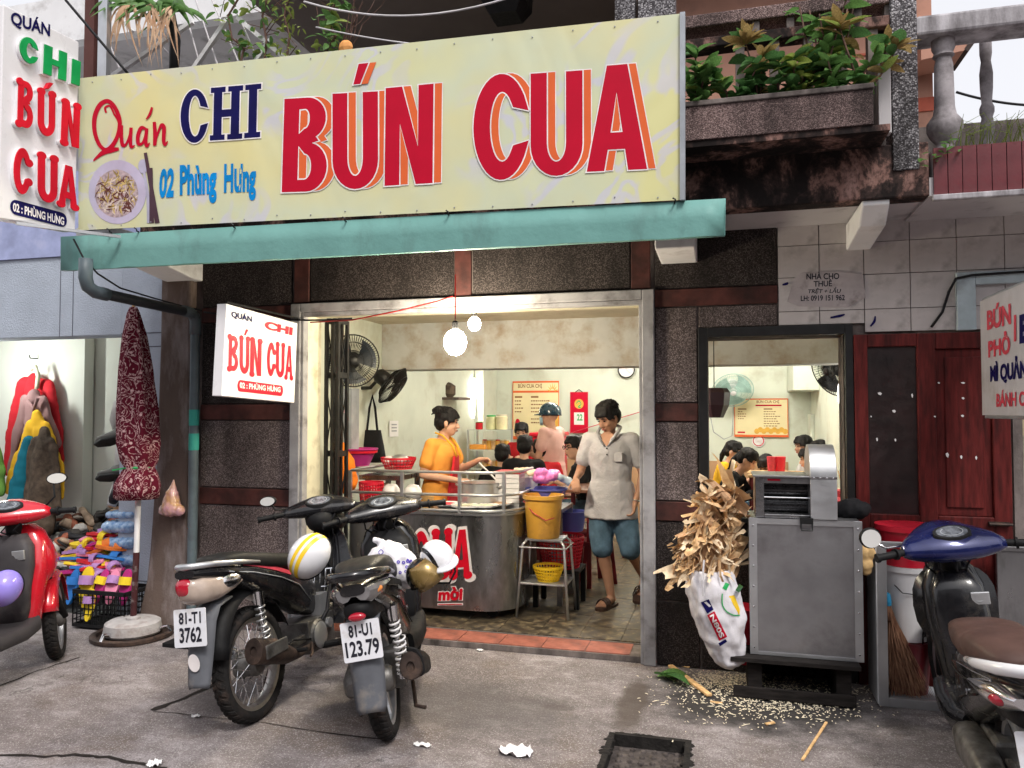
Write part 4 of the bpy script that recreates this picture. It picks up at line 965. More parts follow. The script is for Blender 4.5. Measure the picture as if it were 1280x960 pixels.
# ================================================================ upper storey and neighbours
ups = T('upper_storey', 'shaded upper storey with brown wall and overhanging ceiling behind the sign', 'building', (-.5, 1.5, 3.4))
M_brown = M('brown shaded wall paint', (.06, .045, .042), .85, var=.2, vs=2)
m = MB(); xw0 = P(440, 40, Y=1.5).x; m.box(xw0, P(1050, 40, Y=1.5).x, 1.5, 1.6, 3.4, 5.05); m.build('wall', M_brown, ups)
m = MB(); m.box(xw0 - .2, P(845, 20, Y=.2).x, -.35, 1.5, 4.95, 5.1); m.box(P(845, 20, Y=.2).x + .002, P(1190, 20, Y=.2).x, .1, 1.5, 4.95, 5.1); m.build('ceiling', M('grey brown ceiling', (.15, .125, .12), .85, var=.1, vs=2), ups)  # right-hand slab is out of view, added to shade the peach wall
m = MB(); xw = P(1166, 100, Y=.6).x; m.box(P(820, 100, Y=.6).x, xw, .6, .75, 2.95, 5.6); m.build('wall', M_peach, ups)
m = MB(); 
for y0, y1 in ((122, 139), (58, 61)): m.box(P(1000, 100, Y=.6).x, xw + .004, .59, .599, zof(1160, y1, .6), zof(1160, y0, .6))
m.build('wall_stripe', M('coral stripe', (.55, .14, .09), .7), ups)
m = MB(); e0, e1, e2, e3 = P(1140, 52, Y=.55), P(1222, 40, Y=.55), P(1191, 84, Y=.55), P(1140, 95, Y=.55)
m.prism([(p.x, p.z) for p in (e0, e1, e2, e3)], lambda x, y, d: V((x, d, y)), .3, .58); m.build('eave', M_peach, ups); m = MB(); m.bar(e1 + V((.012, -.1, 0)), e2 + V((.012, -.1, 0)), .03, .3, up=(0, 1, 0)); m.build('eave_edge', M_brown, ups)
ln = T('ceiling_lantern', 'square black lantern hanging under the upper ceiling', 'lamp', P(633, 20, Y=.3)); c_ = P(633, 24, Y=.3)
m = MB(); m.loft([[c_ + V((sx_ * a, sy_ * a, z)) for sx_, sy_ in ((-1, -1), (1, -1), (1, 1), (-1, 1))] for a, z in ((.10, 0), (.16, .10), (.17, .30), (.10, .38))]); m.build('shade', M_black, ln, bevel=.006)
m = MB(); m.tube([c_ + V((0, 0, .38)), (c_.x, c_.y, 4.95)], .012, 8); m.build('rod', M_black, ln)
pn = MB(); a = P(770, 14, Y=-.5); pn.box(a.x, a.x + .12, -.55, -.45, 3.4, 4.2); pn.box(a.x + .14, a.x + .36, -.55, -.45, 3.4, 4.2); o = pn.build('parapet', M_pebw, None); top(o, 'pale pebbled parapet panel just above the sign at its right', 'parapet')
nb = T('neighbour_building', 'white neighbouring building with shaded grey wall and balcony above the sign', 'building', (-5, 2.2, 2.9))
m = MB(); nx1 = P(412, 20, Y=.9).x; m.box(-9, nx1, .9, 1.02, zof(200, 34, .9), zof(200, -25, .9)); m.build('parapet', M_white, nb)
m = MB(); m.box(-9, nx1, 1.02, 2.2, zof(200, 34, .9) + .01, zof(200, 34, .9) + .12); m.build('soffit', M_soff, nb)
M_gw = M('grey shaded plaster', (.55, .54, .57), .85, var=.08, vs=2)
m = MB(); m.box(-9, nx1 - .2, 2.2, 2.35, 2.9, 6); m.build('wall', M_gw, nb)
for x0, x1, ya, yb in ((100, 420, 52, 60),):
    m = MB(); m.box(-9, nx1 - .25, 2.12, 2.195, zof(200, yb, 2.12), zof(200, ya, 2.12)); m.build('moulding', M_white, nb)
for a, b in ((375, 384), (394, 402), (282, 290)):
    m = MB(); m.box(P(a, 50, Y=1.6).x, P(b, 50, Y=1.6).x, 1.6, 1.7, 2.9, 5.2); m.build('column', M_white, nb)
m = MB(); m.box(P(384, 50, Y=1.75).x, P(394, 50, Y=1.75).x, 1.75, 1.8, 2.9, 4.6); m.build('window', M('pale blue glass', (.55, .68, .80), .2), nb)
m = MB(); q = P(40, 40, Y=3.2); m.box(-12, q.x + .9, 3.2, 3.4, 2.9, zof(60, 4, 3.2)); m.build('far_wall', M('mildewed pink white wall', (.55, .48, .48), .85, dirt=((.1, .08, .08), .5, 2)), nb)
# poles, rods and lattice behind the sign
for x0, x1, mt, nm, lb in ((105, 117, M('brown painted steel', (.10, .04, .035), .6), 'post', 'dark brown steel post behind the left end of the yellow sign'), (122, 133, M_alu, 'post', 'bright grey steel post behind the left end of the yellow sign')):
    a, b = P(x0, 60, Y=-1.0), P(x1, 60, Y=-1.0); m = MB(); m.box(a.x, b.x, -1.0, -.96, 3.3, 4.6); o = m.build(nm, mt, None); top(o, lb, 'post', 'posts behind the sign')
lt = T('balcony_lattice', 'white lattice rail with thin rods standing behind the yellow sign', 'railing', (-3, -.7, 3.3))
for (a, b), wd in ((((129, 103), (241, 27)), .028), (((238, 92), (286, 22)), .028), (((297, 22), (362, 78)), .028), (((318, 80), (339, 50)), .028), (((166, 40), (130, 0)), .02)):
    m = MB(); m.bar(P(*a, Y=-.75), P(*b, Y=-.75), wd); m.build('bar', M_white, lt)
for a, b in (((226, -5), (253, 92)), ((243, -5), (275, 90)), ((263, -5), (300, 82)), ((131, 40), (155, 100)), ((205, 60), (232, 95)), ((290, 0), (325, 82))):
    m = MB(); m.tube([P(*a, Y=-.7), P(*b, Y=-.7)], .006, 6); m.build('rod', M_wirew, lt)
# pandanus with dry skirt
pd = T('pandanus_plant', 'spiky plant with green crown and brown dry leaves hanging over the sign', 'plant', P(217, 95, Y=-.85)); inv = WL[pd].inverted()
m = MB(); m.tube([P(217, 100, Y=-.85), P(219, 50, Y=-.85), P(212, 10, Y=-.85), P(205, -10, Y=-.85)], [.03, .035, .03, .03], 8); m.build('stem', M_black, pd, smooth=True)
def strapleaf(parent, p0, p1, p2, w0, mat, nm='leaf'):
    m = MB(); N = 7; vs = []; 
    for i in range(N + 1):
        t = i / N; p = p0 * (1 - t) ** 2 + p1 * 2 * t * (1 - t) + p2 * t * t; d = ((p1 - p0) * (1 - t) + (p2 - p1) * t).normalized(); s = d.cross(V((random.uniform(-.1, .1), -1, .2))).normalized(); wd = w0 * (1 - t ** 2.5) * (.7 + .5 * random.random())
        vs += [p - s * wd / 2, p + V((0, -wd * .25, 0)), p + s * wd / 2]
    m.add(vs, [(3 * i + k, 3 * i + k + 1, 3 * i + k + 4, 3 * i + k + 3) for i in range(N) for k in (0, 1)]); return m.build(nm, mat, parent, smooth=True)
for hx, hy in ((168, 6), (196, 8), (214, 14)):
    h = P(hx, hy, Y=-.9)
    for k in range(9):
        a = pi * k / 8; strapleaf(pd, h, h + V((cos(a) * .16, random.uniform(-.15, .1), .06)), h + V((cos(a) * .28, random.uniform(-.2, .1), -.06 - .12 * random.random())), .05, M_leaf)
    for k in range(14):
        e = P(hx + random.uniform(-32, 18), random.uniform(35, 90), Y=-.95); strapleaf(pd, h, h.lerp(e, .3) + V((random.uniform(-.1, .1), -.08, .08)), e, .026, M_dry, 'dry_leaf')
# twining creepers
def creeper(pts, label, n, kind=0, size=.05):
    w_ = [P(x, y, Y=-.82) for x, y in pts]; t = T('creeper', label, 'plant', w_[0]); inv = WL[t].inverted(); m = MB(); m.tube(w_, [.007] * len(w_), 6)
    for k in range(5):
        i = random.randrange(len(w_) - 1); p = w_[i].lerp(w_[i + 1], random.random()); m.tube([p, p + V((random.uniform(-.12, .12), random.uniform(-.05, .05), random.uniform(0, .1))), p + V((random.uniform(-.22, .22), random.uniform(-.08, .08), random.uniform(.0, .22)))], [.004, .003, .002], 5)
    m.build('stem', M_stem, t)
    for k in range(n):
        i = random.randrange(len(w_) - 1); p = w_[i].lerp(w_[i + 1], random.random()) + V((random.uniform(-.09, .09), random.uniform(-.06, .06), random.uniform(-.04, .1))); a = random.uniform(0, 2 * pi)
        inst('leaf', LV[random.choice((kind, kind, 1))], t, inv @ Matrix.Translation(p) @ aim((cos(a), sin(a), random.uniform(-.8, .3)), random.uniform(-1, 1)) @ Matrix.Scale(size * random.uniform(.6, 1.2), 4))
creeper([(330, 80), (333, 50), (328, 20), (335, -5)], 'upright brown stem with sparse green leaves behind the sign', 40, 0, .075)
creeper([(300, 82), (305, 60), (290, 48), (285, 20), (300, -5)], 'thin leafy vine climbing between the white lattice bars', 50, 0, .07)
creeper([(358, 76), (362, 45), (355, 20), (362, -5)], 'dense pale vine climbing beside the white column', 80, 1, .05)
creeper([(405, 68), (420, 45), (408, 22), (425, -5)], 'leafy creeper right of the white column above the sign', 70, 0, .085)
bt = T('bare_twigs', 'leafless twisted twigs above the sign next to the leafy creeper', 'plant', P(432, 64, Y=-.8)); m = MB()
for k in range(9):
    a = P(430 + random.uniform(-8, 8), 64, Y=-.8); pts = [a]
    for j in range(5): pts.append(pts[-1] + V((random.uniform(-.03, .075), random.uniform(-.03, .03), random.uniform(.03, .11))))
    m.tube(pts, [.004, .004, .003, .003, .002, .002], 5)
m.build('stem', M_stem, bt)
lf = MB(); lf.ell(P(432, 60, Y=-.85), (.05, .03, .05), None, 8, 6); o = lf.build('dry_leaf', M('orange dry leaf', (.65, .30, .10), .7), bt)
# overhead cables
def cable(pts, r, mat, label, Y=None):
    m = MB(); m.tube(pts, r, 6); o = m.build('cable', mat, None, smooth=True); return top(o, label, 'cable')
def sag(a, b, s, n=12): return [a.lerp(b, k / n) + V((0, 0, -s * 4 * (k / n) * (1 - k / n))) for k in range(n + 1)]
cable(sag(P(380, 2, Y=-1.0), P(640, -4, Y=-1.0), .10), .006, M_wirew, 'pale cable sagging above the yellow sign')
cable(sag(P(395, 34, Y=-.95), P(525, 56, Y=-.95), .01), .005, M_wirew, 'short pale wire ending on top of the yellow sign')
cable(sag(P(82, 0, Y=-1.2), P(160, 92, Y=-1.05), .0), .009, M_wire, 'black cable slanting behind the tall white sign')
cable([P(92, 299, Y=-1.14), P(104, 322, Y=-1.14), P(122, 342, Y=-1.1), P(150, 360, Y=-.9), P(190, 372, Y=-.5), P(222, 381, Y=-.2), P(252, 388, Y=-.07)], .006, M_wire, 'black cable looping from the awning down to the pillar')
cable(sag(P(255, 390, Y=-.05), P(408, 400, Y=-.05), .02) + [P(440, 398, Y=-.06)], .007, M_wire, 'black cable along the top of the hanging sign to the doorway')
cable([P(388, 403, Y=-.06), P(440, 400, Y=-.2), P(500, 388, Y=-.3), P(545, 377, Y=-.35), P(566, 370, Y=-.38)], .005, M_wirer, 'red wire rising across the doorway to the bulb')
cable([P(1164, 409, Y=-.03), P(1178, 390, Y=-.035), P(1186, 365, Y=-.04), P(1195, 348, Y=-.05), P(1215, 344, Y=-.06), P(1290, 339, Y=-.06)], .008, M_wire, 'black cable dangling over the white wall tiles')
cable(sag(P(1195, 115, Y=3), P(1300, 132, Y=3), .03), .012, M_wire, 'distant power line behind the balusters'); 
# rental notice stuck on the tiles
nt = T('rental_notice', 'torn rental notice NHÀ CHO THUÊ stuck on the white tiles', 'notice', P(1028, 385, Y=-.012)); NP = lambda x, y, d=0: P(x, y, Y=-.0125 - d)
m = MB(); m.flat([[(992, 348), (1003, 340), (1050, 339), (1078, 343), (1082, 372), (1060, 384), (998, 383), (984, 377)]], lambda x, y, d: NP(x, y, d), None, 0); m.build('sheet', M('weathered paper', (.44, .40, .41), .85, dirt=((.15, .13, .12), .3, 9)), nt)
m = MB()
for s, bl, br, tl in (('NHÀ CHO', (1008, 349.5), (1049, 349), (1008, 340)), ('THUÊ', (1017, 358.5), (1040, 358), (1017, 349.5)), ('TRỆT + LẦU', (1009, 368), (1050, 367.5), (1011, 359)), ('LH: 0919 151 962', (1001, 376.5), (1056, 375.5), (1001, 369.5))):
    text(m, s, quadmap(NP(*bl), NP(*br), NP(*tl)), .02, .0008)
m.build('lettering', M_ink, nt)
sc_ = MB()
for x0, y0, x1, y1 in ((1088, 408, 1094, 395), (1038, 397, 1056, 393), (978, 356, 985, 353)):
    stroke(sc_, [(x0, y0), ((x0 + x1) / 2 + 2, (y0 + y1) / 2), (x1, y1)], [2, 3.4, 1.5], NP, .0015 + .0001 * x0 / 1000)
o = sc_.build('ink_mark', M_navy, None); top(o, 'dark ink scrawl on the tiles above the black window frame', 'graffiti')
# red timber doors
RD = T('red_door', 'red varnished timber door leaf with dark left panel right of the window', 'door', (P(1165, 600, Y=-.02).x, -.02, 0))
x0, x1 = P(1069, 550, Y=-.03).x, P(1264, 550, Y=-.03).x; z1 = P(1165, 416, Y=-.03).z; zr = P(1165, 655, Y=-.03).z
L_ = [P(x, 550, Y=-.03).x for x in (1086, 1148, 1171, 1241)]; zt_ = P(1120, 433, Y=-.03).z
m = MB()
m.box(x0, L_[0], -.035, .0, 0, z1); m.box(L_[1], L_[2], -.035, .0, 0, z1); m.box(L_[3], x1, -.034, .001, 0, z1)
m.box(L_[0], L_[1], -.034, .0, zt_, z1); m.box(L_[2], L_[3], -.034, .0, zt_ - .02, z1)
for zz, hh in ((zr - .05, .1), (.03, .16)): m.box(L_[0], L_[1], -.034, .0, zz, zz + hh); m.box(L_[2], L_[3], -.034, .0, zz, zz + hh)
m.build('frame', M_reddoor, RD, bevel=.005)
m = MB(); m.box(L_[0], L_[1], -.012, .0, zr + .05, zt_); m.build('panel', M('black stained panel', (.016, .007, .007), .4, var=.5, vs=7), RD)
for a, b in ((zr + .05, zt_ - .02), (.19, zr - .05)):
    m = MB(); m.box(L_[2], L_[3], -.014, .0, a, b); m.box(L_[2] + .05, L_[3] - .05, -.024, -.014, a + .05, b - .05); m.build('panel', M_reddoor, RD, bevel=.006)
m = MB(); m.box(L_[0], L_[1], -.012, .0, .19, zr - .05); m.build('panel', M_reddoor, RD)
m = MB()
for x, y, w_, h_ in ((1097, 491, 9, 5), (1139, 493, 4, 7), (1115, 513, 8, 5), (1088, 520, 3, 3), (1095, 548, 4, 6), (1118, 549, 4, 5), (1201, 478, 9, 3), (1202, 497, 6, 4), (1167, 520, 5, 3), (1201, 519, 7, 4), (1172, 478, 5, 3), (1182, 567, 7, 8), (1200, 570, 5, 6), (1219, 571, 4, 6)):
    w_, h_ = w_ * .62, h_ * .62
    yy = -.0135 if x < 1148 else (-.0255 if 1180 < x < 1232 else (-.0365 if x < 1171 else -.0155)); fq = lambda a, b, d, yy=yy: P(a, b, Y=yy)
    m.flat([[(x, y), (x + w_ * .6, y - h_ * .3), (x + w_, y + h_ * .3), (x + w_ * .7, y + h_), (x + w_ * .2, y + h_ * .7)]], fq, None, 0)
m.build('paper_scrap', M_paper, RD)
m = MB(); a = P(1250, 655, Y=-.04); m.box(a.x - .06, a.x + .05, -.05, -.036, a.z - .012, a.z + .012); m.tube([a + V((-.06, -.02, 0)), a + V((.06, -.02, 0))], .008, 8); m.build('bolt', M_rust, RD)
# wall return right of the door with a price card
m = MB(); m.box(x1 + .01, x1 + .06, -.03, .25, 0, P(1270, 500, Y=0).z); o = m.build('door_post', M_cone, None); top(o, 'grimy brown door post at the right edge below the sign', 'post')
m = MB(); m.box(x1 + .06, 3, .5, .6, 0, 2.3); o = m.build('wall', M_cream, None); top(o, 'pale inner wall glimpsed at the right edge behind the door post', 'wall')
pcd = T('price_card', 'yellowish price card with red figure at the right edge', 'sign', P(1274, 545, Y=.2)); m = MB(); a, b = P(1268, 544, Y=.2), P(1288, 521, Y=.2); m.box(a.x, b.x, .2, .21, a.z, b.z); m.build('card', M('yellowed card', (.75, .62, .40), .6), pcd); m = MB(); text(m, '3-', quadmap(P(1270, 534, Y=.198), P(1278, 533, Y=.198), P(1270, 523, Y=.198)), .03); m.build('lettering', M_redink, pcd)
m = MB(); a, b = P(1246, 780, Y=-.12), P(1300, 690, Y=-.12); m.box(a.x, b.x, -.14, -.11, 0, b.z); m.box(a.x - .02, b.x, -.15, -.1, b.z, b.z + .03); o = m.build('metal_board', M_steeld, None, bevel=.004); top(o, 'dull grey metal board leaning on the red door behind the blue scooter', 'board')
# ================================================================ the clothes and shoe shop at the left
M_lroom = M('pale cream shop wall', (.70, .71, .65), .75, var=.04, vs=2, bs=30)
ls = T('left_shop', 'left neighbour shop with rough blue grey plaster lintel and pale interior', 'building', (-5.2, 0, 0))
lz0, lz1 = zof(110, 420, 0), zof(110, 319, 0); lx1 = P(207, 380, Y=0).x; lpx = P(150, 600, Y=0).x
m = MB(); m.box(-9, lpx, -.012, .2, lz0, lz1); m.build('lintel', M_shopw, ls, bevel=.006)
m = MB(); m.box(lpx, lx1, -.012, .2, 0, lz1); m.build('pier', M_shopw, ls, bevel=.006)
m = MB(); m.box(-9, lx1, -.03, .3, lz1 + .0, lz1 + .7); m.build('fascia', M('lilac blue wall paint', (.33, .37, .58), .85, dirt=((.5, .5, .6), .2, 3)), ls)
m = MB(); gv = M('plaster groove', (.13, .14, .17), .9)
for x in (75, 91): q = P(x, 370, Y=-.013).x; m.box(q, q + .007, -.0145, -.0122, lz0, lz1)
for y in (417, 434, 727, 746): z = zof(178, y, -.013); m.box(lpx, lx1, -.0145, -.0122, z, z + .008)
m.build('groove', gv, ls)
m = MB(); cx1 = P(85, 560, Y=.9).x; m.box(-9, cx1, 1.08, 1.2, 0, 2.9); m.build('inner_wall', M_lroom, ls)
m = MB(); m.box(-9, lx1, 1.22, 1.3, 0, 2.9); m.build('back_wall', M_lroom, ls)
m = MB(); m.box(-9, lx1, .2, 2.2, 2.7, 2.8); m.build('ceiling', M_lroom, ls)
m = MB(); m.box(lx1 - .06, lx1 - .005, .2, 2.2, 0, 2.7); m.build('side_wall', M_lroom, ls)
JY = .99
tb = T('fluorescent_tube', 'bright tube at the far left edge lighting the clothes shop', 'lamp', P(-30, 470, Y=.45)); m = MB(); a, b = P(-30, 480, Y=.42), P(-30, 440, Y=.42); m.tube([a, b], .02, 12); m.build('glass', E('lit shop tube', (.95, 1, .93), 160), tb, smooth=True); m = MB(); m.box(a.x - .08, a.x - .05, .40, .44, a.z - .03, 2.7); m.build('batten', M_wplas, tb)
def garment(name, label, mat, body, sleeves, dz=0.0, puff=0, collar=None, extra=None):
    "hung jacket: fused body, collar and sleeves at its own depth; pixel outline -> real distance"
    m = MB(); Y = JY - dz
    for (a, b, r0, r1) in body + sleeves:
        caps(m, P(*a, Y=Y), P(*b, Y=Y), r0, r1, 10)
    t = T(name, label, 'jacket', P(*body[-1][1], Y=Y), 0, 'jackets on the wall hook')
    o = blob('body', m, mat, t, .014, 4, .022 if not puff else .008, 7)
    if puff:
        push(o.data, lambda c: .004 * abs(sin(c.z * 38 + 1.5 * mnoise.noise(c * 6))) + .012 * mnoise.noise(c * 9))
    # flatten against the wall a little
    for v in o.data.vertices: v.co.y *= .62
    if collar:
        c = MB(); c.tube([P(x, y, Y=Y - .075) for x, y in collar[0]], collar[1], 8); c.build('collar', collar[2], t, smooth=True)
    return t
garment('red_jacket', 'red padded jacket at the back of the wall hook', M_redc, [((43, 478), (42, 530), .09, .12), ((42, 530), (42, 580), .12, .12), ((30, 480), (58, 482), .07, .07)], [((28, 482), (15, 540), .07, .06), ((15, 540), (9, 590), .06, .045), ((60, 485), (72, 540), .07, .06), ((72, 540), (74, 580), .06, .05)], 0, 1, ([(38, 462), (44, 458), (48, 470), (46, 486)], .022, M_cream))
garment('mauve_coat', 'dusty mauve coat hung over the red jacket', M_mauve, [((42, 495), (42, 560), .07, .12), ((42, 560), (42, 620), .12, .12)], [((32, 500), (18, 560), .055, .05), ((54, 500), (70, 555), .055, .05), ((18, 560), (12, 590), .05, .04)], .12, 0, ([(35, 500), (42, 512), (47, 498)], .018, M_mauve))
garment('yellow_jacket', 'mustard yellow jacket with open front on the wall hook', M_yellowc, [((46, 520), (50, 540), .055, .09), ((40, 535), (26, 580), .08, .07), ((56, 535), (72, 585), .07, .06)], [((24, 570), (10, 612), .055, .045), ((74, 580), (76, 620), .045, .04)], .22, 1)
garment('teal_jacket', 'teal padded jacket hanging low between yellow and olive ones', M_tealc, [((36, 552), (27, 590), .06, .085), ((27, 590), (20, 640), .085, .07)], [((20, 600), (12, 640), .05, .05)], .29, 1)
garment('olive_coat', 'olive brown coat nearest the front of the wall hook', M_olive, [((45, 552), (63, 553), .055, .05), ((55, 540), (52, 590), .06, .12), ((52, 590), (52, 655), .12, .14)], [((42, 560), (34, 640), .05, .05), ((66, 560), (72, 640), .05, .05)], .34, 0)
garment('green_jacket', 'leaf green jacket at the left edge behind the red scooter', M_greenc, [((-8, 560), (-4, 590), .07, .10), ((-4, 590), (-2, 612), .08, .07)], [], .34)
m = MB(); h = P(43, 448, Y=JY + .05); m.tube([h + V((0, .05, 0)), h, h + V((0, -.05, .0)), h + V((0, -.06, .03))], .006, 6); o = m.build('hook', M_black, None); top(o, 'small wire hook holding the jackets on the pale wall', 'hook')
# heap of second-hand shoes
def shoe_mesh(mat, sole):
    m = MB(); N = 7; secs = []
    for i, (x, w_, h) in enumerate(((-.13, .025, .05), (-.11, .034, .085), (-.05, .034, .095), (0, .036, .06), (.06, .044, .045), (.11, .04, .04), (.14, .018, .028))):
        secs.append([V((x, w_ * cos(2 * pi * k / 10), .018 + h / 2 + h / 2 * sin(2 * pi * k / 10))) for k in range(10)])
    m.loft(secs); m.mat(1); m.loft([[V((x, w_ * s, z)) for s, z in ((-1, 0), (1, 0), (1.0, .02), (-1.0, .02))] for x, w_ in ((-.135, .028), (-.06, .036), (.06, .046), (.145, .02))])
    return m.mesh('shoe', [mat, sole], True)
pal = [(.03, .03, .033), (.25, .14, .08), (.40, .30, .22), (.10, .05, .035), (.5, .48, .45), (.30, .10, .06), (.06, .055, .05), (.35, .20, .12)]
shs = [shoe_mesh(M('worn shoe leather', c, .6, var=.3, vs=20), M('shoe sole', (.35, .32, .28) if k % 2 else (.04, .04, .04), .8)) for k, c in enumerate(pal)]
ca, cb = P(60, 700, Y=.35), P(145, 700, Y=.35)
for k in range(130):
    u, v = random.random(), random.random(); x = P(20 + 128 * u, 700, Y=.25 + .9 * v).x; y = .15 + 1.0 * v
    hgt = .03 + .62 * v * (.55 + .45 * u) + random.uniform(0, .12)
    ci = random.randrange(8); o = bpy.data.objects.new('shoe', shs[ci]); col.objects.link(o); o.location = (x, y, hgt); o.rotation_euler = (random.uniform(-.7, .7), random.uniform(-.7, .7), random.uniform(0, 6.3))
    tag(o, 'worn %s shoe %s in the heap inside the left shop' % (('black', 'brown', 'beige', 'dark brown', 'off white', 'reddish brown', 'charcoal', 'tan')[ci], ('low at the front' if v < .33 else 'half way up' if v < .66 else 'high at the back') + (' left' if u < .33 else ' centre' if u < .66 else ' right')), 'shoe', 'second-hand shoes heaped in the left shop')
hp = MB(); hp.loft([[V((x, y, 0)) if z == 0 else V((x, y, z)) for x, y, z in ((P(0, 700, Y=.1).x, .05, 0), (P(150, 700, Y=.1).x, .05, 0), (P(150, 700, Y=1.1).x, 1.2, 0.0), (P(0, 700, Y=1.1).x, 1.2, 0))], [V(p) for p in ((P(10, 700, Y=.3).x, .4, .12), (P(148, 700, Y=.3).x, .4, .14), (P(148, 700, Y=1.05).x, 1.15, .6), (P(10, 700, Y=1.05).x, 1.15, .45))]])
o = hp.build('shoe_rack', M_black, None); top(o, 'low dark rack under the heap of shoes', 'rack')
# trainers hung up by the parasol
TRN = [shoe_mesh(M('black trainer', (.02, .02, .024), .5), M('pale rubber sole', (.6, .6, .58), .6)), shoe_mesh(M('grey and black trainer', (.14, .14, .13), .6), M('black rubber', (.02, .02, .02), .7))]
for k, (x, y, lb, rz) in enumerate(((146, 520, 'dark trainer hung highest left of the parasol', 2.4), (141, 552, 'grey black trainer with its toe pointing left beside the parasol', 3.3), (150, 578, 'black trainer pointing down beside the parasol', 2.2), (138, 598, 'black trainer with white sole below the others', 3.0), (146, 615, 'black trainer standing on its heel lowest beside the parasol', 1.9))):
    o = bpy.data.objects.new('trainer', TRN[k % 2]); col.objects.link(o); o.location = P(x, y, Y=.25); o.rotation_euler = (.5, (.9, .25, 1.1, .15, -.8)[k], rz); o.scale = (1.1, 1.25, 1.25); tag(o, lb, 'shoe', 'trainers hung at the left shop')
# crate of slippers
cr0, cr1 = P(82, 785, Z=.02), P(163, 785, Z=.02); cy = (cr0.y + cr1.y) / 2; ch_ = zof(120, 741, cy) - .02
crate = T('slipper_crate', 'black plastic lattice crate full of bright slippers', 'crate', ((cr0.x + cr1.x) / 2, cy + .16, .02)); W0, W1 = cr0.x, cr1.x
for (a, b) in (((W0, cy), (W1, cy)), ((W0, cy + .3), (W1, cy + .3)), ((W0, cy), (W0, cy + .3)), ((W1, cy), (W1, cy + .3))):
    m = MB(); a, b = V((*a, 0)), V((*b, 0)); L = (b - a).length
    m.bar(a + V((0, 0, ch_ + .02)), b + V((0, 0, ch_ + .02)), .02, .03); m.bar(a + V((0, 0, .03)), b + V((0, 0, .03)), .016, .02)
    n = int(L / .035)
    for k in range(n + 1): p = a.lerp(b, k / n); m.bar(p + V((0, 0, .03)), p + V((0, 0, ch_ + .02)), .006)
    for k in range(1, 6): z = .03 + (ch_ - .01) * k / 6; m.bar(a + V((0, 0, z)), b + V((0, 0, z)), .006)
    m.build('lattice_side', M_blackm, crate)
m = MB(); m.box(W0, W1, cy, cy + .3, .015, .025); m.build('base', M_blackm, crate)
def slipper(mat, strap):
    m = MB(); lp = [(.13 * cos(a) + (.01 if cos(a) > 0 else 0), (.048 if cos(a) > -.2 else .038) * sin(a)) for a in [2 * pi * k / 18 for k in range(18)]]
    m.prism(lp, lambda x, y, d: V((x, y, d)), 0, .022); m.mat(1)
    m.loft([[V((.05 + .03 * s, .05 * cos(a) , .02 + .05 * sin(a))) for a in [pi * k / 8 for k in range(9)]] + [V((.05 + .03 * s, .042 * cos(a), .02 + .042 * sin(a))) for a in [pi * k / 8 for k in range(8, -1, -1)]] for s in (-1, 1)])
    return m.mesh('slipper', [mat, strap])
cl = {k: M(k + ' foam', c, .6, bump=.1) for k, c in (('blue', (.03, .17, .50)), ('yellow', (.80, .58, .03)), ('magenta', (.45, .03, .20)), ('pink', (.75, .25, .40)), ('red', (.60, .03, .04)), ('lilac', (.40, .22, .48)), ('orange', (.75, .2, .04)))}
SL = {k: slipper(v, cl[random.choice(list(cl))]) for k, v in cl.items()}
def put(me, nm, p, rot, label, cat, group, s=1):
    o = bpy.data.objects.new(nm, me); col.objects.link(o); o.location = p; o.rotation_euler = rot; o.scale = (s,) * 3; tag(o, label, cat, group); return o
gS = 'slippers for sale'
for x, k, ry, lb in ((91, 'blue', -1.3, 'blue slipper standing sole out at the left of the crate'), (108, 'yellow', -1.35, 'large yellow slipper standing in the crate'), (126, 'magenta', -1.2, 'magenta slipper beside the yellow one'), (140, 'pink', -1.1, 'pink slipper leaning at the right of the crate'), (157, 'magenta', -1.35, 'dark pink slipper upright against the parasol pole')):
    p = P(x, 735, Y=cy + .08); put(SL[k], 'slipper', (p.x, cy + .09, p.z), (0, ry, pi / 2 + random.uniform(-.3, .3)), lb, 'slipper', gS, 1.15 if k == 'yellow' else 1.0)
p = P(113, 757, Y=cy + .03); put(SL['yellow'], 'slipper', p, (0, -1.4, pi / 2), 'yellow slipper seen through the crate lattice', 'slipper', gS, .9)
ks = list(SL)
for k in range(34):
    u = random.random(); x, y = 92 + 55 * u, 668 + 54 * random.random(); y = max(y, 700 - 60 * u); p = P(x, y, Y=cy + .16 + (725 - y) * .003); kk = random.choice(ks); put(SL[kk], 'slipper', p, (random.uniform(-.5, .5), random.uniform(-.4, .3), random.uniform(-.6, .9)), '%s slipper tossed %s %s the pile above the crate' % (kk, 'high on the' if y < 690 else 'half way up the' if y < 705 else 'low on the', 'left of' if x < 110 else 'middle of' if x < 128 else 'right of'), 'slipper', 'loose slippers piled above the crate')
# stacked bundles of blue slippers in film
M_film = M('blue slippers in clear film', (.09, .24, .52), .2, c2=(.42, .58, .78), vs=26, coat=.6, bump=.6, bs=30)
for k, (y, h, lb) in enumerate(((700, .12, 'lowest blue wrapped bundle of slippers'), (678, .12, 'second blue wrapped bundle from the bottom of the stack'), (658, .12, 'third blue wrapped bundle, paler film'), (643, .07, 'flat deep blue bundle on top of the stack'))):
    m = MB(); a, b = P(134 + 2 * k, y, Y=.02), P(168, y, Y=.02)
    for i in range(7): caps(m, a.lerp(b, i / 6) + V((0, -.03, 0)), a.lerp(b, i / 6) + V((0, .16, 0)), h * .42, h * .42, 8)
    o = blob('slipper_bundle', m, M_film, None, .012, 1, .006, 30); top(o, lb, 'bundle', 'wrapped bundles stacked at the left shop')
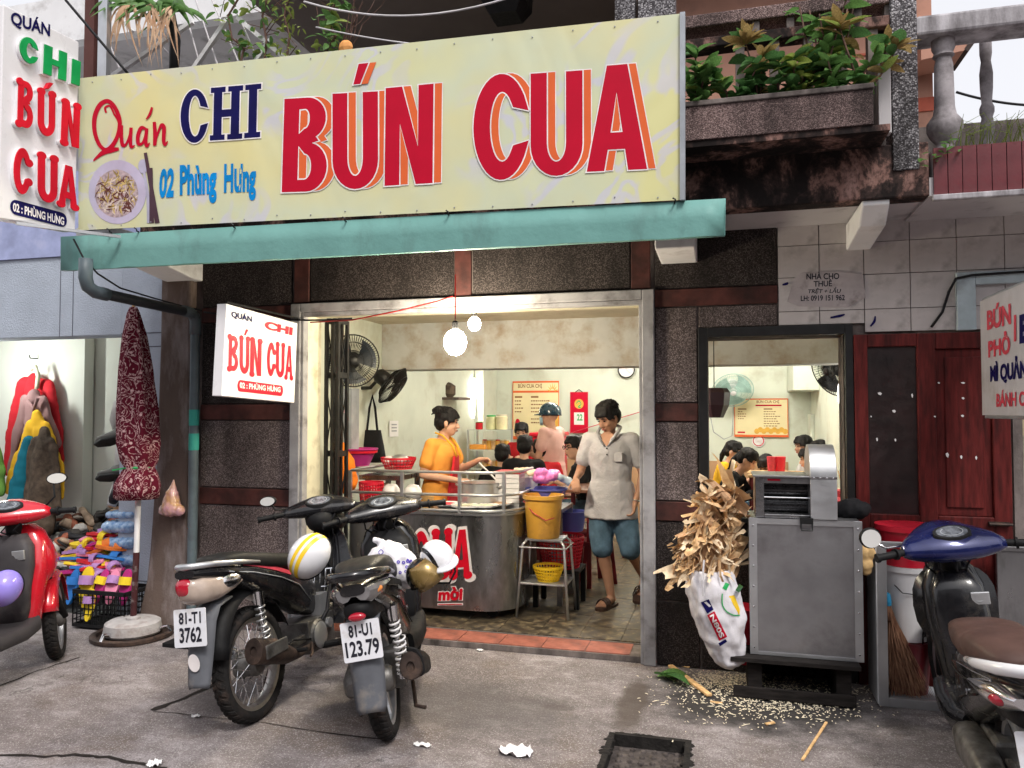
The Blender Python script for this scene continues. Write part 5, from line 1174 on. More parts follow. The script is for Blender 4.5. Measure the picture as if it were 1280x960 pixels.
# ---------------------------------------------------------------- folded market parasol
pb = P(166, 795, Z=0); par = T('closed_parasol', 'closed parasol of maroon floral cloth standing in a cement foot', 'parasol', pb)
def floral():
    t = NT('maroon floral cloth'); co = t.co(); a = t.noise(co, 10, 2, .5, 3.2); v = t.n('ShaderNodeTexVoronoi'); v.inputs['Scale'].default_value = 15; t.l(co, v.inputs['Vector'])
    k = t.ramp(a, [(.465, 0.0), (.49, 1.0), (.515, 1.0), (.54, 0.0)]); k2 = t.ramp(v.outputs['Distance'], [(.13, 1.0), (.18, 0.0)])
    c = t.mix(t.math('MAXIMUM', t.math('MULTIPLY', k, .85), k2), (.11, .007, .020), (.62, .42, .42)); return t.fin(c, .85)
M_flo = floral(); Yp = pb.y
def pz(y): return zof(166, y, Yp)
sc_px = (P(176, 600, Y=Yp).x - P(166, 600, Y=Yp).x) / 10
secs = []
for y, w_, cxp in ((384, 4, 167), (392, 7, 167), (420, 13, 168), (460, 18, 169), (510, 22, 171), (555, 23.5, 173), (576, 20, 174), (584, 16, 174.5), (592, 20, 174), (606, 25, 172), (619, 25, 171)):
    c = P(cxp, y, Y=Yp); n = 40; r = w_ * .88 * sc_px; ring_ = []
    for k in range(n):
        a = 2 * pi * k / n; rr = r * (1 + .10 * sin(6 * a + y * .01) + .05 * sin(11 * a + y * .03)); ring_.append(V((c.x + rr * cos(a), Yp + rr * sin(a) * .9, c.z + (random.uniform(-.03, .012) if y == 619 else 0))))
    secs.append(ring_)
m = MB(); m.loft(secs); m.build('folded_canopy', M_flo, par, smooth=True)
m = MB(); c = P(174.5, 584, Y=Yp); m.lathe([(.085, -.012), (.095, 0), (.085, .012)], c, n=20); m.bar(c + V((-.06, -.05, 0)), c + V((-.17, -.08, -.02)), .01); m.build('tie', M_gplas, par)
m = MB(); m.tube([(pb.x, Yp, .1), (pb.x + .02, Yp, pz(690))], .022, 12); m.build('pole', M('maroon paint flaking to white', (.06, .02, .022), .5, dirt=((.6, .58, .56), .25, 9)), par, smooth=True, auto=40)
m = MB(); m.tube([(pb.x + .02, Yp, pz(690)), (pb.x + .03, Yp, pz(600))], .02, 12); m.build('upper_pole', M_white, par, smooth=True, auto=40)
m = MB(); m.lathe([(.0, pz(384)), (.012, pz(386)), (.012, pz(375)), (0, pz(374))], (P(167, 384, Y=Yp).x, Yp, 0), n=8); m.build('finial', M_wood, par)
m = MB(); m.lathe([(.19, .025), (.20, .04), (.19, .105), (.165, .12), (.05, .125), (.05, .14), (.03, .15)], pb, n=36); m.build('cement_foot', M_conc, par, smooth=True, auto=40)
m = MB(); m.lathe([(.25, .0), (.285, .006), (.285, .03), (.262, .04), (.24, .034), (.235, .012)], pb, n=40, cap=False); m.lathe([(.24, .012), (.0, .013)], pb, n=40, cap=False); m.build('ring_tray', M_rust, par, smooth=True, auto=50)
m = MB()
for a in (2.6, 4.6, .3): c = pb + V((cos(a) * .2, sin(a) * .2, .06)); m.tube([c, c + V((cos(a) * .05, sin(a) * .05, .01)), c + V((cos(a) * .07, sin(a) * .07, -.03))], .014, 8)
m.build('handle_lug', M_chrome, par)
# snack bag on the pillar
bg = T('snack_bag', 'clear pink plastic bag of yellow fruit hanging on the pillar', 'bag', P(214, 645, Y=-.12)); m = MB()
Q = lambda x, y: P(x, y, Y=-.14); caps(m, Q(214, 634), Q(215, 618), .075, .05); caps(m, Q(206, 638), Q(224, 638), .045, .045); caps(m, Q(216, 612), Q(217, 600), .03, .008)
blob('bag', m, M('pink film over yellow fruit', (.72, .42, .12), .2, c2=(.62, .34, .42), vs=13, coat=.5, bump=.8, bs=45), bg, .01, 1, .006, 40)
# dark rubber mat by the pillar
m = MB(); a, b = P(205, 808, Z=0), P(262, 808, Z=0); m.box(a.x, b.x, a.y - .02, a.y + .24, .001, .03); o = m.build('rubber_mat', M_blackm, None, bevel=.004); top(o, 'dark slab like mat at the foot of the drain pipe', 'mat')
# ================================================================ motorbikes (x forward, y left, z up, origin under the rear axle)
def plate(root, x0, z0, x1, z1, l1, l2, y0=0.0):
    "number plate from its lower edge (x0, z0) to its upper edge (x1, z1), facing back"
    f = quadmap((x0, y0 + .098, z0), (x0, y0 - .098, z0), (x1, y0 + .098, z1)); nx = V((x1 - x0, 0, z1 - z0)); n = V((-nx.z, 0, nx.x)).normalized()
    m = MB(); rr = arc(.96, .95, .04, .05, 0, 90, 4) + arc(.04, .95, .04, .05, 90, 180, 4) + arc(.04, .05, .04, .05, 180, 270, 4) + arc(.96, .05, .04, .05, 270, 360, 4)
    m.flat([rr], f, -.004, 0.0); o = m.build('number_plate', M_plate, root, local=True)
    g = lambda X0, X1, Y0, Y1: (lambda x, y, d=0: f(X0 + (X1 - X0) * x, Y0 + (Y1 - Y0) * y, d))
    return o, f, g
def plate_text(o, f, g, l1, l2, s1=(.19, .83), s2=(.1, .9)):
    m = MB(); text(m, l1, g(s1[0], s1[1], .54, .90), .028, .0012); text(m, l2, g(s2[0], s2[1], .10, .46), .028, .0012); m.build('plate_lettering', M_ink, o, local=True)
def wheel(root, x, Rr, wt, spoked, name='wheel', steer=0.0):
    c = V((x, 0, Rr)); st = Matrix.Translation(c) @ Matrix.Rotation(steer, 4, 'Z') @ Matrix.Translation(-c)
    def lt(prof, n=40, cap=False):
        m = MB(); m.lathe(prof, c, (0, 1, 0), n, cap); m.v = [st @ p for p in m.v]; return m
    ri = Rr - wt * .72; h = wt / 2
    rim = lt([(ri - .012, -h * .62), (ri + .008, -h * .7), (ri + .012, -h * .6), (ri - .006, -h * .35), (ri - .01, 0), (ri - .006, h * .35), (ri + .012, h * .6), (ri + .008, h * .7), (ri - .012, h * .62), (ri - .02, 0), (ri - .012, -h * .62)], 48)
    w_ = rim.build(name, M_alu if not spoked else M('dull chrome rim', (.42, .40, .38), .35, .9, dirt=((.12, .08, .06), .4, 8)), root, smooth=True, auto=40, local=True)
    ty = lt([(ri + .004, -h * .62), (ri + .018, -h * .9), (Rr - wt * .28, -h), (Rr - wt * .10, -h * .74), (Rr, -h * .28), (Rr + .002, 0), (Rr, h * .28), (Rr - wt * .10, h * .74), (Rr - wt * .28, h), (ri + .018, h * .9), (ri + .004, h * .62)], 56)
    ty.build('tyre', M_rubber, w_, smooth=True, auto=50, local=True)
    tr = MB(); n = 44
    for k in range(n):          # tread blocks standing on the carcass
        for s in (-1, 1):
            a0 = 2 * pi * (k + (.25 if s > 0 else 0)) / n
            pts = [(0.06, 0.0, .0035), (.62, .55, .001)]
            vs = []
            for (yy, aa, lift) in ((.05, 0, .005), (.42, .030, .006), (.80, .075, .004)):
                for da in (0, .075):
                    a = a0 + aa + da; y = s * h * yy; rr = Rr + .001 - (wt * .13) * max(0, (yy - .28) / .5) ** 1.4
                    for dr in (-.004, lift): vs.append(st @ (c + V((cos(a) * (rr + dr), y, sin(a) * (rr + dr)))))
            tr.add(vs, [(1, 3, 7, 5), (5, 7, 11, 9), (0, 4, 5, 1), (4, 8, 9, 5), (2, 3, 7, 6), (6, 7, 11, 10), (0, 1, 3, 2), (8, 10, 11, 9)])
    tr.build('tread', M_rubber, w_, local=True)
    hb = lt([(.001, -.06), (.05, -.06), (.065, -.04), (.065, .04), (.075, .045), (.075, .062), (.03, .066), (.001, .066)], 24); hb.build('hub', M_engine, w_, smooth=True, auto=40, local=True)
    m = MB()
    if spoked:
        for k in range(36):
            a = 2 * pi * k / 36; b = a + (.55 if k % 2 else -.55); s = .035 * (1 if (k // 2) % 2 else -1)
            m.tube([st @ (c + V((cos(b) * .06, s, sin(b) * .06))), st @ (c + V((cos(a) * (ri - .005), 0, sin(a) * (ri - .005))))], .0022, 5)
        m.build('spokes', M_chrome, w_, local=True)
    else:
        for k in range(5):
            a = 2 * pi * k / 5; u = V((cos(a), 0, sin(a))); t = V((-sin(a), 0, cos(a)))
            secs = [[c + u * r + t * (i * wd) + V((0, j * hh, 0)) for i, j in ((-1, -1), (1, -1), (1, 1), (-1, 1))] for r, wd, hh in ((.05, .03, .02), (.12, .02, .014), (ri - .008, .028, .018))]
            m.loft([[st @ p for p in q] for q in secs])
        m.build('spokes', M_alu, w_, local=True, bevel=.004)
    return w_
def spring(root, a, b, r=.026, turns=9, mat=None):
    a, b = V(a), V(b); d = (b - a); u = d.orthogonal().normalized(); q = d.normalized().cross(u); m = MB()
    m.tube([a, b], r * .42, 10); m.tube([a + d * .78, b], r * 1.15, 12); m.tube([a, a + d * .08], r, 12); o = m.build('shock_absorber', M_chrome, root, smooth=True, auto=40, local=True)
    m = MB(); n = turns * 10; m.tube([a + d * (.06 + .72 * k / n) + (u * cos(2 * pi * k / 10) + q * sin(2 * pi * k / 10)) * r for k in range(n + 1)], .0048, 6); m.build('spring', mat or M_alu, o, smooth=True, local=True)
def handlebar(root, x, z, turn, cover, half=.35, mirror=None, meter=True, big=1.0):
    mt = Matrix.Translation((x, 0, z)) @ Matrix.Rotation(turn, 4, 'Z')
    def tr(m): m.v = [mt @ p for p in m.v]; return m
    m = MB(); S = []
    for y, cx, cz, rx, rz in ((.235, -.05, .0, .022, .02), (.2, -.03, .005, .04, .035), (.13, .0, .012, .075, .05), (.06, .02, .02, .10, .06), (0, .03, .022, .11, .062), (-.06, .02, .02, .10, .06), (-.13, .0, .012, .075, .05), (-.2, -.03, .005, .04, .035), (-.235, -.05, .0, .022, .02)):
        rx *= big; rz *= big
        S.append([V((cx + rx * cos(2 * pi * k / 18), y, cz + rz * sin(2 * pi * k / 18) + .25 * rx * cos(2 * pi * k / 18))) for k in range(18)])
    m.loft(S); o = tr(m).build('handlebar_cover', cover, root, smooth=True, local=True)
    if meter:
        m = MB(); lp = [(-.055 + .11 * .5 + .065 * cos(a), .105 * sin(a)) for a in [2 * pi * k / 20 for k in range(20)]]
        f = lambda p, q, d: V((p * .50 - .045 * big, q * .85, .047 * big + .42 * p + d))
        m.flat([[(p, q) for p, q in lp]], f, -.008, .012); m.cur = 1; m.flat([[(p * .82 - .0, q * .82) for p, q in lp]], f, .012, .0135)
        tr(m).build('instrument_panel', [M_blackm, M('dial glass', (.10, .11, .13), .15, coat=.4, var=.7, vs=40, bump=0)], o, local=True)
        m = MB(); stroke(m, [(.0 + .04 * cos(a), .06 * sin(a)) for a in [pi * (.25 + 1.5 * k / 8) for k in range(9)]], .005, lambda p, q, d: f(p, q, d), .0142); tr(m).build('dial_mark', M_alug, o, local=True)
    for s in (-1, 1):
        m = MB(); pts = [V((-.05, s * .22, 0)), V((-.075, s * .27, -.002)), V((-.10, s * (half + .02), -.008))]; m.tube(pts, [.017, .019, .017], 12); m.tube([V((-.078, s * .275, -.002)), V((-.078 - .004, s * .285, -.002))], .028, 12); m.tube([V((-.101, s * (half + .015), -.008)), V((-.103, s * (half + .03), -.009))], .022, 12)
        g_ = tr(m).build('grip', M_blackm, root, smooth=True, auto=40, local=True)
        m = MB(); m.tube([V((-.02, s * .2, .0)), V((-.0, s * .24, -.006)), V((-.03, s * .30, -.01)), V((-.055, s * (half - .01), -.016))], [.008, .008, .006, .006], 8); tr(m).build('brake_lever', M_alu, root, smooth=True, local=True)
    for (s, up, out, fwd, w_, h_) in (mirror or []):
        m = MB(); a = V((-.03, s * .2, .03)); b = V((fwd, s * (.2 + out), .03 + up)); m.tube([a, a.lerp(b, .5) + V((0, s * .03, -.02)), b], .006, 8); st_ = tr(m).build('mirror_stem', M_blackm if w_ > 0 else M_chrome, root, smooth=True, local=True)
        m = MB(); w_ = abs(w_); c = b + V((0, s * w_ * .3, h_ * .4)); rot = Matrix.Rotation(s * -.12, 3, 'Z'); m.ell(c + V((.012, 0, 0)), (.02, w_, h_), rot, 18, 10); mo = tr(m).build('mirror_housing', M_blackm, st_, smooth=True, local=True)
        m = MB(); m.add([c + rot @ V((-.011, w_ * .86 * cos(2 * pi * k / 24), h_ * .86 * sin(2 * pi * k / 24))) for k in range(24)], [tuple(range(24))]); tr(m).build('mirror_glass', M_mirror, st_, local=True)
    return mt
def lens(root, nm, mat, pts):
    m = MB()
    m.loft(pts); return m.build(nm, mat, root, smooth=True, auto=50, local=True)
def flap(root, pts, half, mat, nm='rear_mudguard', th=.008):
    "curved sheet across the bike following (x, z, half width) stations"
    m = MB(); n = 8; vs = []
    for x, z, hw in pts:
        for k in range(n + 1):
            y = hw * (2 * k / n - 1); e = abs(2 * k / n - 1) ** 3; vs.append(V((x + .022 * e, y, z - .012 * e)))
    m.add(vs, [(i * (n + 1) + k, i * (n + 1) + k + 1, (i + 1) * (n + 1) + k + 1, (i + 1) * (n + 1) + k) for i in range(len(pts) - 1) for k in range(n)])
    return m.build(nm, mat, root, smooth=True, local=True, solid=th)
def arch(root, x, Rr, w_, a0, a1, mat, nm='front_mudguard', steer=0.0):
    m = MB(); c = V((x, 0, Rr)); n = 16; vs = []; st = Matrix.Translation(c) @ Matrix.Rotation(steer, 4, 'Z') @ Matrix.Translation(-c)
    for i in range(n + 1):
        a = R(a0 + (a1 - a0) * i / n)
        for k in range(7):
            t = k / 6 * 2 - 1; rr = Rr + .035 - .045 * abs(t) ** 2.5; vs.append(st @ (c + V((cos(a) * rr, t * w_ / 2, sin(a) * rr))))
    m.add(vs, [(i * 7 + k, i * 7 + k + 1, (i + 1) * 7 + k + 1, (i + 1) * 7 + k) for i in range(n) for k in range(6)]); return m.build(nm, mat, root, smooth=True, local=True, solid=.004)
def bike_root(name, label, contact, heading, lean):
    r = T(name, label, 'motorbike', contact, R(heading), 'motorbikes parked before the shop'); r.rotation_euler = (R(-lean), 0, R(heading))
    WL[r] = Matrix.Translation(V(contact)) @ Matrix.Rotation(R(heading), 4, 'Z') @ Matrix.Rotation(R(-lean), 4, 'X'); return r
def helmet(label, c, zdir, xdir, mat, stripes=None, visor=None, strap=True, size=1.0, cat='helmet', brim=True):
    z = V(zdir).normalized(); x = V(xdir); x = (x - z * x.dot(z)).normalized(); y = z.cross(x)
    mt = Matrix((x, y, z)).transposed().to_4x4(); mt.translation = V(c)
    r = T('helmet', label, cat, c, 0, 'riding helmets hung on the bikes'); r.matrix_world = mt; r.rotation_mode = 'QUATERNION'; WL[r] = mt
    def sp(th, ph, k=1.0): return V((.132 * k * sin(th) * cos(ph), .108 * k * sin(th) * sin(ph), .125 * k * cos(th))) * size
    m = MB(); n = 28; secs = []
    for i in range(1, 13): th = pi * .56 * i / 12; secs.append([sp(th, 2 * pi * k / n) for k in range(n)])
    m.loft(secs[::-1], cap=False); tpv = len(m.v); m.add([sp(0, 0)] + secs[0], [(0, 1 + (k + 1) % n, 1 + k) for k in range(n)])
    inn = [[p * .9 for p in q] for q in secs]; m.loft([secs[-1], inn[-1]], cap=False)
    sh = m.build('shell', mat, r, smooth=True, auto=60, local=True, weld=True)
    m = MB(); m.loft(inn[::-1], cap=False); m.add([sp(0, 0, .9)] + inn[0], [(0, 1 + k, 1 + (k + 1) % n) for k in range(n)]); m.build('lining', M_blackc, r, smooth=True, local=True)
    m = MB(); m.tube([sp(pi * .56, 2 * pi * k / 28, 1.0) for k in range(28)], .006, 6, closed=True); m.build('edge_trim', M_blackm, r, smooth=True, local=True)
    if stripes:
        for y0, y1, sm in stripes:
            m = MB(); vs = []; N = 22
            for i in range(N + 1):
                t = -1.75 + 3.5 * i / N
                for yy in (y0, y1):
                    s = sqrt(max(0, 1 - (yy / .108) ** 2)); vs.append(V((.1335 * s * sin(t), yy, .1265 * s * cos(t))) * size)
            m.add(vs, [(2 * i, 2 * i + 1, 2 * i + 3, 2 * i + 2) for i in range(N)]); m.build('stripe', sm, r, smooth=True, local=True)
    if brim:
        m = MB(); vs = []
        for i in range(13):
            a = R(-62 + 124 * i / 12); p = sp(pi * .52, a); q = V((p.x + .055 * cos(a) * size, p.y * 1.03, p.z - .012)); vs += [p, q, q + V((0, 0, -.006))]
        m.add(vs, [(3 * i + k, 3 * i + k + 1, 3 * i + k + 4, 3 * i + k + 3) for i in range(12) for k in (0, 1)]); m.build('peak', mat if not visor else visor, r, smooth=True, local=True, solid=.004)
    if visor:
        m = MB(); vs = []
        for i in range(15):
            a = R(-85 + 170 * i / 14)
            for th in (.22, .32, .42, .52, .66): p = sp(pi * th, a, 1.06 + .04 * cos(a)); vs.append(p)
        m.add(vs, [(5 * i + k, 5 * i + k + 1, 5 * i + k + 6, 5 * i + k + 5) for i in range(14) for k in range(4)]); m.build('visor', visor, r, smooth=True, local=True, solid=.003)
    if strap:
        m = MB(); m.tube([sp(pi * .55, R(80)), V((.02, .07, -.14)) * size, V((.03, 0, -.18)) * size, V((.02, -.07, -.14)) * size, sp(pi * .55, R(-80))], .006, 6); m.build('strap', M_blackc, r, smooth=True, local=True)
    return r

# ---------------------------------------------------------------- 1: black underbone with spoked wheels
b1 = bike_root('motorbike', 'black spoke wheeled motorbike with plate 81-T1 3762, parked leftmost of the black pair', P(321, 899, Z=0), 91, 8)
wheel(b1, 0, .288, .088, True); wheel(b1, 1.22, .285, .08, True, steer=.35)
m = MB(); S = [secx(x, cz, ry, rz, 20, 3) for x, cz, ry, rz in ((.62, .50, .07, .12), (.45, .56, .095, .13), (.25, .615, .12, .11), (.0, .675, .128, .085), (-.2, .735, .128, .052), (-.34, .762, .104, .034), (-.44, .775, .06, .02))]
m.loft(S); m.build('side_cover', M_blackp, b1, smooth=True, auto=50, local=True)
m = MB()
for s in (-1, 1): m.loft([[V((x, s * (yy + .004), z + dz)) for dz in (-.011, .011)] + [V((x, s * (yy - .01), z + dz)) for dz in (.011, -.011)] for x, z, yy in ((.32, .672, .108), (.15, .71, .117), (0, .737, .115), (-.12, .758, .11))])
m.build('side_stripe', M_faded, b1, local=True)
m = MB(); S = [secx(x, cz, ry, rz, 20, 3.2) for x, cz, ry, rz in ((.60, .715, .07, .03), (.54, .735, .11, .045), (.35, .735, .13, .05), (.12, .752, .135, .05), (-.1, .78, .13, .045), (-.22, .795, .11, .035), (-.27, .795, .07, .02))]
m.loft(S); m.build('seat', M_seatb, b1, smooth=True, local=True)
m = MB(); m.tube([(.0, .132, .752), (-.16, .140, .775), (-.33, .105, .800), (-.42, .055, .808), (-.44, 0, .809), (-.42, -.055, .808), (-.33, -.105, .800), (-.16, -.140, .775), (.0, -.132, .752)], [.008, .012, .015, .016, .016, .016, .015, .012, .008], 10); m.build('grab_rail', M_alu, b1, smooth=True, local=True)
m = MB(); m.loft([secx(x, cz, hw, hz, 22, 2.8) for x, cz, hw, hz in ((-.14, .688, .120, .02), (-.21, .684, .124, .05), (-.30, .684, .116, .070), (-.39, .690, .09, .070), (-.435, .696, .06, .054), (-.455, .70, .03, .03))]); m.build('tail_housing', M_clear, b1, smooth=True, auto=60, local=True)
m = MB(); m.loft([secx(x, cz, hw, hz, 22, 2.6, cy) for x, cz, hw, hz, cy in ((-.22, .702, .082, .034, .046), (-.30, .705, .088, .053, .036), (-.39, .708, .074, .054, .026), (-.44, .709, .054, .044, .012), (-.461, .709, .03, .026, .008))]); m.build('tail_light', M_redlens, b1, smooth=True, auto=60, local=True)
for s in (-1, 1):
    m = MB(); m.ell((-.24, s * .112, .698), (.075, .022, .034), Matrix.Rotation(s * .25, 3, 'Z')); m.build('indicator', M_chrome, b1, smooth=True, local=True)
flap(b1, [(-.20, .62, .07), (-.31, .60, .075), (-.355, .54, .075), (-.40, .44, .07), (-.435, .33, .06), (-.44, .31, .052)], 0, M_greyp)
arch(b1, 0, .30, .15, 20, 165, M_blackm, 'inner_mudguard')
o, f, g = plate(b1, -.437, .462, -.420, .612, '81', '', 0.01); plate_text(o, f, g, '81-T1', '3762', (.17, .86), (.17, .86))
m = MB(); c = V((-.43, -.0, .405)); m.add([c + V((-.008 - .003 * sin(a), .032 * cos(a), .032 * sin(a))) for a in [2 * pi * k / 20 for k in range(20)]], [tuple(range(20))]); m.build('reflector', M_wink, b1, local=True)
for s in (-1, 1): spring(b1, (.0, s * .105, .30), (-.02, s * .115, .60))
m = MB(); m.tube([(.55, -.10, .24), (.25, -.125, .25), (.12, -.135, .29), (.0, -.138, .335), (-.16, -.14, .375)], [.02, .022, .05, .058, .052], 16); m.lathe([(.052, 0), (.05, .012), (.02, .012), (.018, -.03)], (-.16, -.14, .375), (-.97, 0, .24), 18, cap=False); m.build('muffler', M_rust, b1, smooth=True, auto=40, local=True)
m = MB(); m.box(-.14, .06, -.198, -.186, .335, .39, Matrix.Translation((0, 0, 0)) @ Matrix.Rotation(0, 4, 'Y')); m.build('heat_shield', M_engine, b1, local=True, bevel=.01)
m = MB(); m.bar((0, -.085, .288), (.55, -.07, .30), .03, .045); m.bar((0, .085, .288), (.55, .07, .30), .03, .05); m.build('swing_arm', M_engine, b1, local=True, bevel=.006)
m = MB(); m.box(.42, .72, -.11, .11, .20, .38); m.lathe([(.075, -.13), (.09, -.115), (.09, .115), (.075, .13)], (.52, 0, .29), (0, 1, 0), 20); m.lathe([(.055, 0), (.06, .02), (.06, .16), (.05, .18)], (.72, 0, .32), (1, 0, .15), 16)
for k in range(6): m.lathe([(.066, -.003), (.066, .003)], V((.74 + k * .022, 0, .323 + k * .003)), (1, 0, .15), 16)
m.build('engine', M_engine, b1, local=True, bevel=.008)
m = MB(); m.tube([(.42, 0, .55), (.7, 0, .46), (.95, 0, .62), (1.02, 0, .86)], [.04, .045, .045, .035], 12); m.build('frame_tube', M_blackm, b1, smooth=True, local=True)
m = MB(); m.tube([(.52, -.16, .215), (.52, .16, .215)], .011, 8); 
for s in (-1, 1): m.tube([(.52, s * .15, .225), (.52, s * .25, .235)], .02, 10); m.tube([(.22, s * .1, .28), (.2, s * .17, .285), (.2, s * .22, .29)], .012, 8)
m.build('foot_peg', M_blackm, b1, local=True)
m = MB(); m.tube([(.42, -.12, .27), (.30, -.19, .24), (.26, -.20, .235)], .007, 6); m.tube([(.40, .10, .24), (.36, .20, .02)], .011, 8); m.tube([(.36, .2, .02), (.34, .235, .008)], .016, 8); m.build('side_stand', M_rust, b1, local=True)
for s in (-1, 1):     # leg shields
    m = MB(); m.loft([[V((x + .02 * e, s * (y0 + (y1 - y0) * k), z)) for k, e in ((0, 1), (.5, .2), (1, -.6))] + [V((x + .02 * e - .016, s * (y0 + (y1 - y0) * k), z)) for k, e in ((1, -.6), (.5, .2), (0, 1))] for x, z, y0, y1 in ((.72, .30, .09, .19), (.80, .45, .08, .215), (.9, .62, .05, .2), (.97, .78, .03, .14), (1.0, .86, .0, .08))]); m.build('leg_shield', M_blackp, b1, smooth=True, auto=50, local=True)
arch(b1, 1.22, .295, .11, 25, 150, M_blackp, steer=.35)
for s in (-1, 1):
    m = MB(); m.tube([(1.03, s * .07, .80), (1.10, s * .075, .6), (1.22, s * .075, .285)], [.018, .02, .022], 10); m.build('fork', M_engine, b1, smooth=True, local=True)
handlebar(b1, .93, .985, .30, M_blackp, .35, [(1, .055, .10, -.06, .055, .032)])
m = MB(); m.loft([secx(x, z, ry, rz, 18, 2.6) for x, z, ry, rz in ((.83, .92, .04, .03), (.88, .92, .09, .07), (.98, .90, .11, .085), (1.07, .89, .09, .07), (1.11, .885, .04, .03))]); m.build('head_cowl', M_blackm, b1, smooth=True, local=True)
m = MB()                      # wire basket behind the leg shield
for k in range(6): y = -.09 + .036 * k; m.tube([(.80, y, .62), (.74, y, .48), (.80, y, .42)], .004, 5)
for x, z in ((.80, .62), (.755, .52), (.76, .45)): m.tube([(x, -.1, z), (x, .1, z)], .005, 5)
m.build('wire_basket', M_chrome, b1, local=True)
hc = P(387, 695, Y=-1.30)
helmet('white helmet with two yellow stripes hung on the left black bike', hc, (.12, -.85, .42), (.45, .35, .9), M_gloss, [(-.030, -.008, M_yplas2), (.008, .030, M_yplas2)], None, True, 1.0, brim=False)

# ---------------------------------------------------------------- scooters
def scooter(name, label, contact, heading, lean, paint, seatm, l1, l2, inner=None, steer=.3, mirror=None, silver=None, tail='twin', railm=None, plate_y=0.0, bar=None, big=1.1, slim=1.0):
    b = bike_root(name, label, contact, heading, lean); inner = inner or M_blackm
    wheel(b, 0, .278, .095, False); wheel(b, 1.28, .27, .085, False, steer=steer)
    m = MB(); m.loft([secx(x, cz, ry, rz, 22, 3) for x, cz, ry, rz in ((.56, .45, .10, .16), (.42, .50, .135, .19), (.2, .575, .155, .16), (.0, .635, .158, .125), (-.18, .69, .142, .088), (-.32, .725, .112, .058), (-.42, .75, .06, .025))]); m.build('side_body', paint, b, smooth=True, auto=50, local=True)
    m = MB()
    for s in (-1, 1): m.loft([[V((x, s * (y0 + .006), z + hz)), V((x, s * (y0 + .006), z - hz)), V((x, s * (y0 - .02), z - hz)), V((x, s * (y0 - .02), z + hz))] for x, y0, z, hz in ((.35, .142, .62, .004), (.15, .156, .66, .018), (-.1, .148, .70, .02), (-.26, .122, .735, .006))])
    m.build('body_trim', silver or M_blackm, b, local=True, bevel=.003)
    m = MB(); m.loft([secx(x, cz, ry, rz, 20, 3.2) for x, cz, ry, rz in ((.60, .66, .06, .03), (.54, .70, .115, .05), (.36, .725, .14, .058), (.15, .735, .148, .058), (.06, .765, .15, .065), (-.12, .785, .14, .055), (-.24, .79, .11, .04), (-.29, .788, .06, .02))]); m.build('seat', seatm, b, smooth=True, local=True)
    m = MB(); m.tube([(-.02, .15, .735), (-.2, .152, .775), (-.36, .115, .805), (-.43, .06, .815), (-.445, 0, .817), (-.43, -.06, .815), (-.36, -.115, .805), (-.2, -.152, .775), (-.02, -.15, .735)], [.012, .018, .022, .022, .022, .022, .022, .018, .012], 12); m.build('grab_rail', railm or M_blackp, b, smooth=True, local=True)
    if tail == 'twin':
        m = MB(); ch = [(0, .742), (.06, .752), (.12, .748), (.138, .725), (.125, .69), (.09, .668), (.05, .675), (.02, .70), (-.02, .70), (-.05, .675), (-.09, .668), (-.125, .69), (-.138, .725), (-.12, .748), (-.06, .752)]
        m.loft([[V((x, y * k, .715 + (z - .715) * k2 + dz)) for y, z in ch] for x, k, k2, dz in ((-.16, 1.12, .5, .0), (-.27, 1.05, .9, .0), (-.37, .86, .95, .008), (-.415, .62, .7, .014))]); m.build('tail_light', M('smoked clear lens', (.16, .155, .16), .1, coat=.6, var=.3, vs=12, bump=0), b, smooth=True, auto=35, local=True)
        for s in (-1, 1): m = MB(); m.ell((-.335, s * .098, .722), (.05, .034, .019), Matrix.Rotation(s * .45, 3, 'Z')); m.build('indicator', M_orangel if s < 0 else M_clear, b, smooth=True, local=True)
        m = MB(); m.ell((-.40, 0, .625), (.02, .045, .02)); m.build('brake_lens', M_redlens, b, smooth=True, local=True)
    else:
        for s in (-1, 1):
            m = MB(); m.loft([[V((x, s * (yc + hw * cos(2 * pi * k / 16)), zc + hz * sin(2 * pi * k / 16) + .25 * hw * cos(2 * pi * k / 16))) for k in range(16)] for x, yc, zc, hw, hz in ((-.05, .150, .665, .015, .01), (-.2, .135, .685, .03, .035), (-.34, .10, .70, .055, .045), (-.42, .06, .702, .035, .02))]); m.build('tail_light', M_chrome, b, smooth=True, auto=50, local=True)
            m = MB(); m.ell((-.335, s * .122, .702), (.05, .032, .027)); m.build('indicator', M_redlens, b, smooth=True, local=True)
        m = MB(); m.ell((-.42, 0, .70), (.03, .05, .025)); m.build('brake_lens', M_redlens, b, smooth=True, local=True)
    m = MB(); m.loft([secx(x, cz, ry, rz, 16, 3) for x, cz, ry, rz in ((-.10, .60, .10, .06), (-.3, .63, .085, .05), (-.40, .655, .06, .03))]); m.build('under_tail', M_blackm, b, smooth=True, local=True)
    flap(b, [(-.18, .60, .085), (-.30, .59, .085), (-.345, .53, .08), (-.36, .42, .075), (-.395, .29, .068), (-.40, .265, .055)], 0, M_greyp)
    o, f, g = plate(b, -.385, .455, -.37, .60, '', '', plate_y); plate_text(o, f, g, l1, l2, (.2, .8), (.07, .93))
    arch(b, 0, .29, .13, 35, 150, M_blackm, 'inner_mudguard')
    spring(b, (-.03, -.115, .28), (-.06, -.125, .58), .03, 10, M_wplas); 
    m = MB(); m.tube([(.42, -.1, .20), (.25, -.14, .22), (.16, -.16, .26), (.02, -.17, .31), (-.16, -.172, .355)], [.018, .02, .05, .062, .055], 16); m.lathe([(.055, 0), (.05, .015), (.02, .015), (.018, -.03)], (-.16, -.172, .355), (-.97, 0, .24), 18, cap=False); m.build('muffler', M_rust, b, smooth=True, auto=40, local=True)
